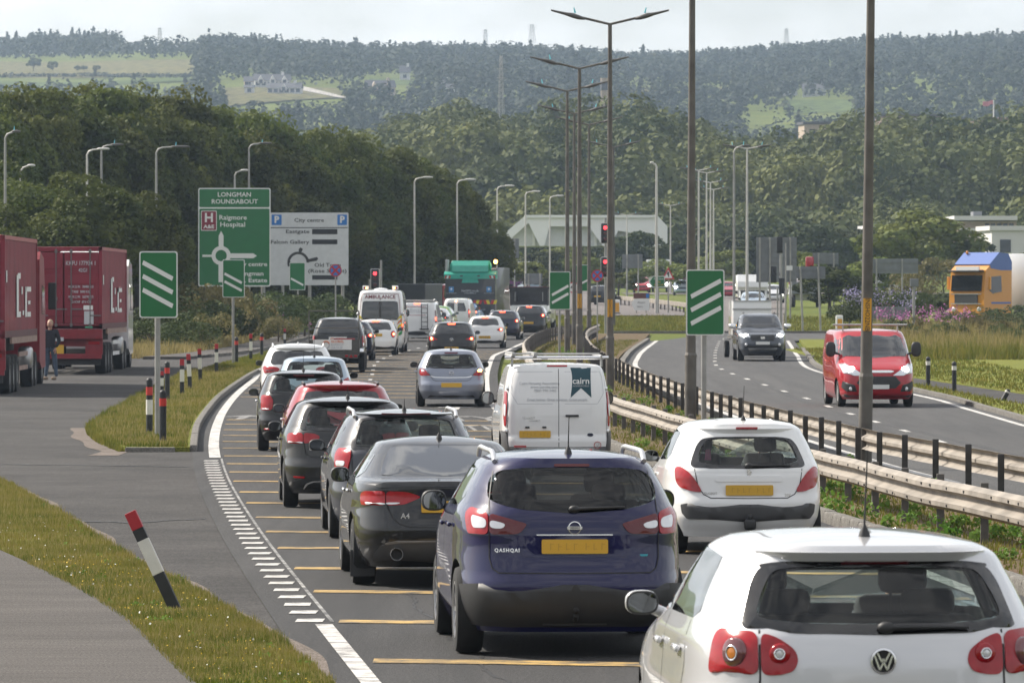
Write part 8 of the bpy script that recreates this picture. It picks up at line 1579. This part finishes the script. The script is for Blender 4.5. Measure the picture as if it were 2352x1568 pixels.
# far houses
mat('render_white', (.55,.54,.53), .8); mat('slate', (.06,.06,.07), .7, var=.15); mat('stone_buff', (.36,.29,.23), .9, var=.15); mat('stone_red', (.17,.115,.10), .9, var=.2, vscale=.3); mat('window_dark', (.03,.035,.045), .15)
def house(xd, yd, w, d, h, roof, yaw, label, wm='render_white', gables=0, nwin=4):
    X, Y, z = hill_at(xd, yd); r = empty('house', (X, Y, z), yaw, label, 'house', 'houses on the far hill'); MB().box((0,0,h/2-.5), (w,d,h+1)).build('wall', wm, r)
    rf = MB().prism([(-d/2-.4,h),(d/2+.4,h),(0,h+roof)], -w/2-.3, w/2+.3, 'X').build('roof', 'slate', r); MB().box((w*.3,0,h+roof), (1.,1.,1.8)).build('chimney', wm, rf); MB().prism([(-d/2,h),(d/2,h),(0,h+roof-.15)], -w/2-.05, w/2+.05, 'X').build('gable_wall', wm, r)
    for i in range(gables):
        x = -w/2+w*(i+.5)/gables; gb = MB().prism([(x-w*.09,h*.55),(x+w*.09,h*.55),(x+w*.09,h),(x,h+roof*.75),(x-w*.09,h)], -d/2-.9, -d/2+1.5).build('gable', wm, r); MB().box((x,-d/2-.93,h*.85), (1.2,.08,1.4)).build('window', 'window_dark', gb)
    for i in range(nwin): x = -w/2+w*(i+.5)/nwin; MB().box((x,-d/2-.03,h*.55), (1.4,.1,1.3)).build('window', 'window_dark', r)
house(625, 203, 13, 7, 2.5, 2.5, .1, 'largest white house on the far hill with three gables', gables=3, nwin=6); house(580, 201, 6, 5, 2.1, 1.9, .1, 'smaller house left of the large white far house', 'stone_buff'); house(655, 217, 12, 6, 2.0, 2.0, -.1, 'long low white house below the largest far house', gables=1, nwin=6); house(573, 216, 3.5, 3, 2.2, 1., 0, 'tiny white shed left of the long low far house', nwin=1)
house(872, 219, 10.5, 7, 2.6, 2.8, .2, 'stone house with two gables in the middle of the far hill', 'stone_buff', 2, 4); house(1047, 219, 7, 5, 2.4, 1.6, 0, 'small white cottage right of the far stone house', nwin=2); house(1015, 204, 6, 4, 2.2, 1.2, 0, 'white roofed barn above the small far cottage', nwin=1); house(930, 186, 4, 5, 3., 3., 0, 'white gabled house in the far trees', nwin=1); house(1800, 222, 9, 6, 3., 2.6, .2, 'pale house above the far right field', nwin=3); house(1870, 222, 8, 6, 2.6, 2.4, -.2, 'second pale house above the far right field', nwin=3); house(1700, 150, 12, 8, 3., 2.5, .3, 'pale roofs of a house high on the far right hill', nwin=3)
def ridge_z(xd, Y): X = XA(xd, Y); return X, gz(X, Y)
X, z = ridge_z(2282, 1010); r = empty('castle_tower', (X,1010,z), .3, 'dark red stone castle tower with a flag above the trees on the right', 'castle'); zt = ZA(286,1010)-z
MB().box((0,0,zt/2), (5.4,5.4,zt)).build('tower', 'stone_red', r); MB().box((0,0,zt+.2), (6.0,6.0,.7)).build('parapet', 'stone_red', r); MB().box((-3.6,0,zt/2-1.5), (2.6,4.6,zt-3)).build('wing', 'stone_red', r); MB().tube([(0,0,zt),(0,0,ZA(230,1010)-z)], .10, 6).build('flag_pole', 'sign_white', r)
for i in range(-2, 3): MB().box((i*1.3,-2.95,zt+.8), (.7,.4,.6)).build('merlon', 'stone_red', r)
for i in range(3): MB().box((-1.6+1.6*i,-2.72,zt-1.6), (.5,.1,1.1)).build('window', 'window_dark', r)
V = []; n = 8
for i in range(n+1): x = -2.0*i/n; V += [(x, .25*math.sin(i*1.2), ZA(240,1010)-z+.1*math.sin(i)-.05*i), (x, .25*math.sin(i*1.2+.2), ZA(231,1010)-z+.05*math.sin(i)-.03*i)]
link('flag', mesh('flag', V, [(2*i,2*i+2,2*i+3,2*i+1) for i in range(n)], mat('flag_pink', (.55,.25,.28), .8)), r)
def block(xd, Y, y0, y1, w, d, label, wm, name='building', par=True):
    X, z = ridge_z(xd, Y); zt = ZA(y0, Y)-z; r = empty(name, (X,Y,z), .1, label, 'building'); MB().box((0,0,zt/2-2), (w,d,zt+4)).build('wall', wm, r); MB().box((0,0,zt+.15), (w+.6,d+.6,.5)).build('parapet', 'slate' if wm != 'render_white' else 'render_white', r)
    n = max(2, int(w/3.))
    for i in range(n): MB().box((-w/2+w*(i+.5)/n,-d/2-.03,zt-1.8), (1.2,.1,1.4)).build('window', 'window_dark', r)
    return r
block(1915, 1190, 286, 310, 13, 8, 'pinkish stone building above the ridge trees left of the nearest lamp column', 'stone_buff'); block(2085, 1220, 268, 300, 12, 9, 'red stone block showing above the ridge trees right of the nearest lamp column', 'stone_red'); block(2160, 1200, 276, 300, 9, 8, 'lower red stone wing left of the castle tower', 'stone_red')
X, z = ridge_z(1388, 1480); r = empty('chimney_stack', (X,1480,z), 0, 'tall tapering brick chimney behind the central lamp columns', 'chimney'); zt = ZA(180,1480)-z; MB().lathe([(1.3,-2),(.85,zt-1),(.95,zt-.8),(.95,zt)], 20).build('shaft', 'stone_buff', r, 40); MB().lathe([(.97,zt-.9),(.97,zt-3)], 20).build('dark_band', 'slate', r, 40)
def mast(xd, Y, yb, yt, w, label, name='lattice_mast', n=8, arms=0, zbase=None, cat='mast'):
    X = XA(xd, Y); zb = ZA(yb, Y); zt = ZA(yt, Y); r = empty(name, (X,Y,zb), .3, label, cat, 'masts on the far hills'); H_ = zt-zb; b_ = MB(); t_ = w/2*.35
    for sx in (-1,1):
        for sy in (-1,1): b_.tube([(sx*w/2,sy*w/2,0),(sx*t_,sy*t_,H_)], .12 if Y > 2000 else .05, 4)
    b_.build('legs', 'galvanised', r); c = MB()
    for i in range(n):
        a, q = i/n, (i+1)/n; wa, wq = w/2+(t_-w/2)*a, w/2+(t_-w/2)*q
        for sx in (-1,1): c.tube([(sx*wa,-wa,H_*a),(-sx*wq,-wq,H_*q)], .07 if Y > 2000 else .03, 4); c.tube([(sx*wa,wa,H_*a),(-sx*wq,wq,H_*q)], .07 if Y > 2000 else .03, 4)
    c.build('bracing', 'galvanised', r)
    for i in range(arms): zz = H_*(.7+.12*i); MB().tube([(-w*.75,0,zz),(w*.75,0,zz)], .10, 4).build('cross_arm', 'galvanised', r)
mast(367, 3330, 116, 64, 2.8, 'electricity pylon on the left skyline', 'pylon', 9, 3, cat='pylon'); mast(1115, 3400, 118, 68, 2.6, 'thin pylon on the skyline left of the equipment mast', 'pylon', 8, 3, cat='pylon'); mast(1806, 3450, 100, 66, 2.6, 'faint pylon on the right skyline', 'pylon', 7, 3, cat='pylon'); mast(1222, 3380, 100, 56, 3.6, 'square mast with dishes on the highest wooded knoll', 'lattice_mast', 6, 3)
mast(1151, 1150, 300, 128, 1.1, 'tall thin telecom mast rising before the far hill', 'lattice_mast', 14, 2)
# white tent-like building and low white buildings beyond the roundabout
mat('membrane', (.74,.74,.73), .7, var=.05, vscale=.2)
Y = 705; X = XA(1340,Y); r = empty('tent_building', (X,Y,g(Y)), 0, 'long white tent shaped building beyond the roundabout', 'building'); D_ = lambda x, y: (XA(x,Y)-X, ZA(y,Y)-g(Y))
MB().prism([D_(1128,562),D_(1207,495),D_(1510,495),D_(1533,520),D_(1533,565),D_(1500,565),D_(1490,540),D_(1420,530),D_(1400,565),D_(1385,565),D_(1352,520),D_(1262,520),D_(1250,565),D_(1240,565),D_(1214,512),D_(1155,565)], 0, 1.2).build('front_membrane', 'membrane', r); MB().prism([D_(1207,496),D_(1510,496),D_(1530,530),D_(1530,565),D_(1150,565)], 1.2, 18).build('hall', 'sign_grey', r); MB().prism([D_(1205,494),D_(1511,494),D_(1511,500),D_(1205,500)], -.3, 18.5).build('roof', 'membrane', r)
for x in (1226, 1300, 1368, 1440): (a, b_) = D_(x,565); (c, d) = D_(x,522); MB().box((a,1.1,(b_+d)/2), (.35,.3,d-b_)).build('post', 'membrane', r)
Y = 690; X = XA(2265,Y); r = empty('office_building', (X,Y,g(Y)), 0, 'low modern building with flat white roof edges above the trees on the right', 'building'); D_ = lambda x, y: (XA(x,Y)-X, ZA(y,Y)-g(Y))
MB().prism([D_(2200,508),D_(2335,508),D_(2335,600),D_(2200,600)], 0, 12).build('wall', 'stone_buff', r); MB().prism([D_(2190,496),D_(2335,496),D_(2335,506),D_(2190,506)], -1.2, 13).build('roof', 'render_white', r); MB().prism([D_(2205,524),D_(2250,524),D_(2250,533),D_(2205,533)], -.8, 0).build('canopy', 'render_white', r); MB().prism([D_(2240,485),D_(2260,485),D_(2260,497),D_(2240,497)], 3, 7).build('plant_room', 'sign_back', r)
for i in range(5): (a, t) = D_(2262+14*i,513); (c, b_) = D_(2272+14*i,523); MB().box(((a+c)/2,-.04,(t+b_)/2), (c-a,.1,t-b_)).build('window', 'window_dark', r)
r = block(2325, 660, 528, 590, 6, 8, 'white walled unit at the right edge beside the low modern building', 'render_white'); block(2020, 700, 527, 560, 3.5, 6, 'small white roofed unit just right of the nearest lamp column', 'render_white')
# far barrier across the roundabout exit
FB = path_x([(XA(1385,470),470),(XA(1430,455),455),(XA(1480,438),438),(XA(1530,420),420),(XA(1580,402),402)])
rf = empty('crash_barrier', (FB(402),402,g(402)), 0, 'pale crash barrier across the far side of the roundabout', 'barrier', 'crash barriers of the central reserve'); bm_ = MB().box((0,1.6,.55), (.08,3.25,.32), bev=.03).me('beam', 'barrier_steel'); pp_ = MB().box((0,0,.3), (.1,.1,.6)).me('post', 'post_dark'); y = 402.
while y < 470: a = math.atan2(FB(y+3.2)-FB(y), 3.2); o = link('beam', bm_, rf, (FB(y)-FB(402), y-402, g(y)-g(402)), -a); o.scale = (1,1/math.cos(a),1); link('post', pp_, rf, (FB(y)-FB(402), y-402+.1, g(y)-g(402))); y += 3.2

# ---------------------------------------------------------------- air
hz = MB().box((0, 2030, 95), (3400, 4240, 260)).build('haze', None) if False else None
b_ = MB(); b_.box((0, 2060, 85), (3200, 4300, 240)); me = mesh('haze', b_.v, b_.f)
hm = bpy.data.materials.new('haze_air'); hm.use_nodes = True; nt = hm.node_tree; nt.nodes.clear(); o_ = nt.nodes.new('ShaderNodeOutputMaterial'); pv = nt.nodes.new('ShaderNodeVolumePrincipled'); pv.inputs['Color'].default_value = (.60,.76,1.0,1); pv.inputs['Density'].default_value = .000095; pv.inputs['Anisotropy'].default_value = .3; nt.links.new(pv.outputs[0], o_.inputs['Volume'])
me.materials.append(hm); ho = link('haze', me); ho['kind'] = 'stuff'; tag(ho, 'thin pale haze over the distant hills', 'haze')

blades('grass', 14000, [(336,392, lambda Y: XA(1230,Y), lambda Y: XA(1660,Y), 1.), (336,392, lambda Y: XA(1800,Y), lambda Y: XA(2010,Y), .6)], .16, .09, 'grass_blade', -.05, label='mown grass on the roundabout')
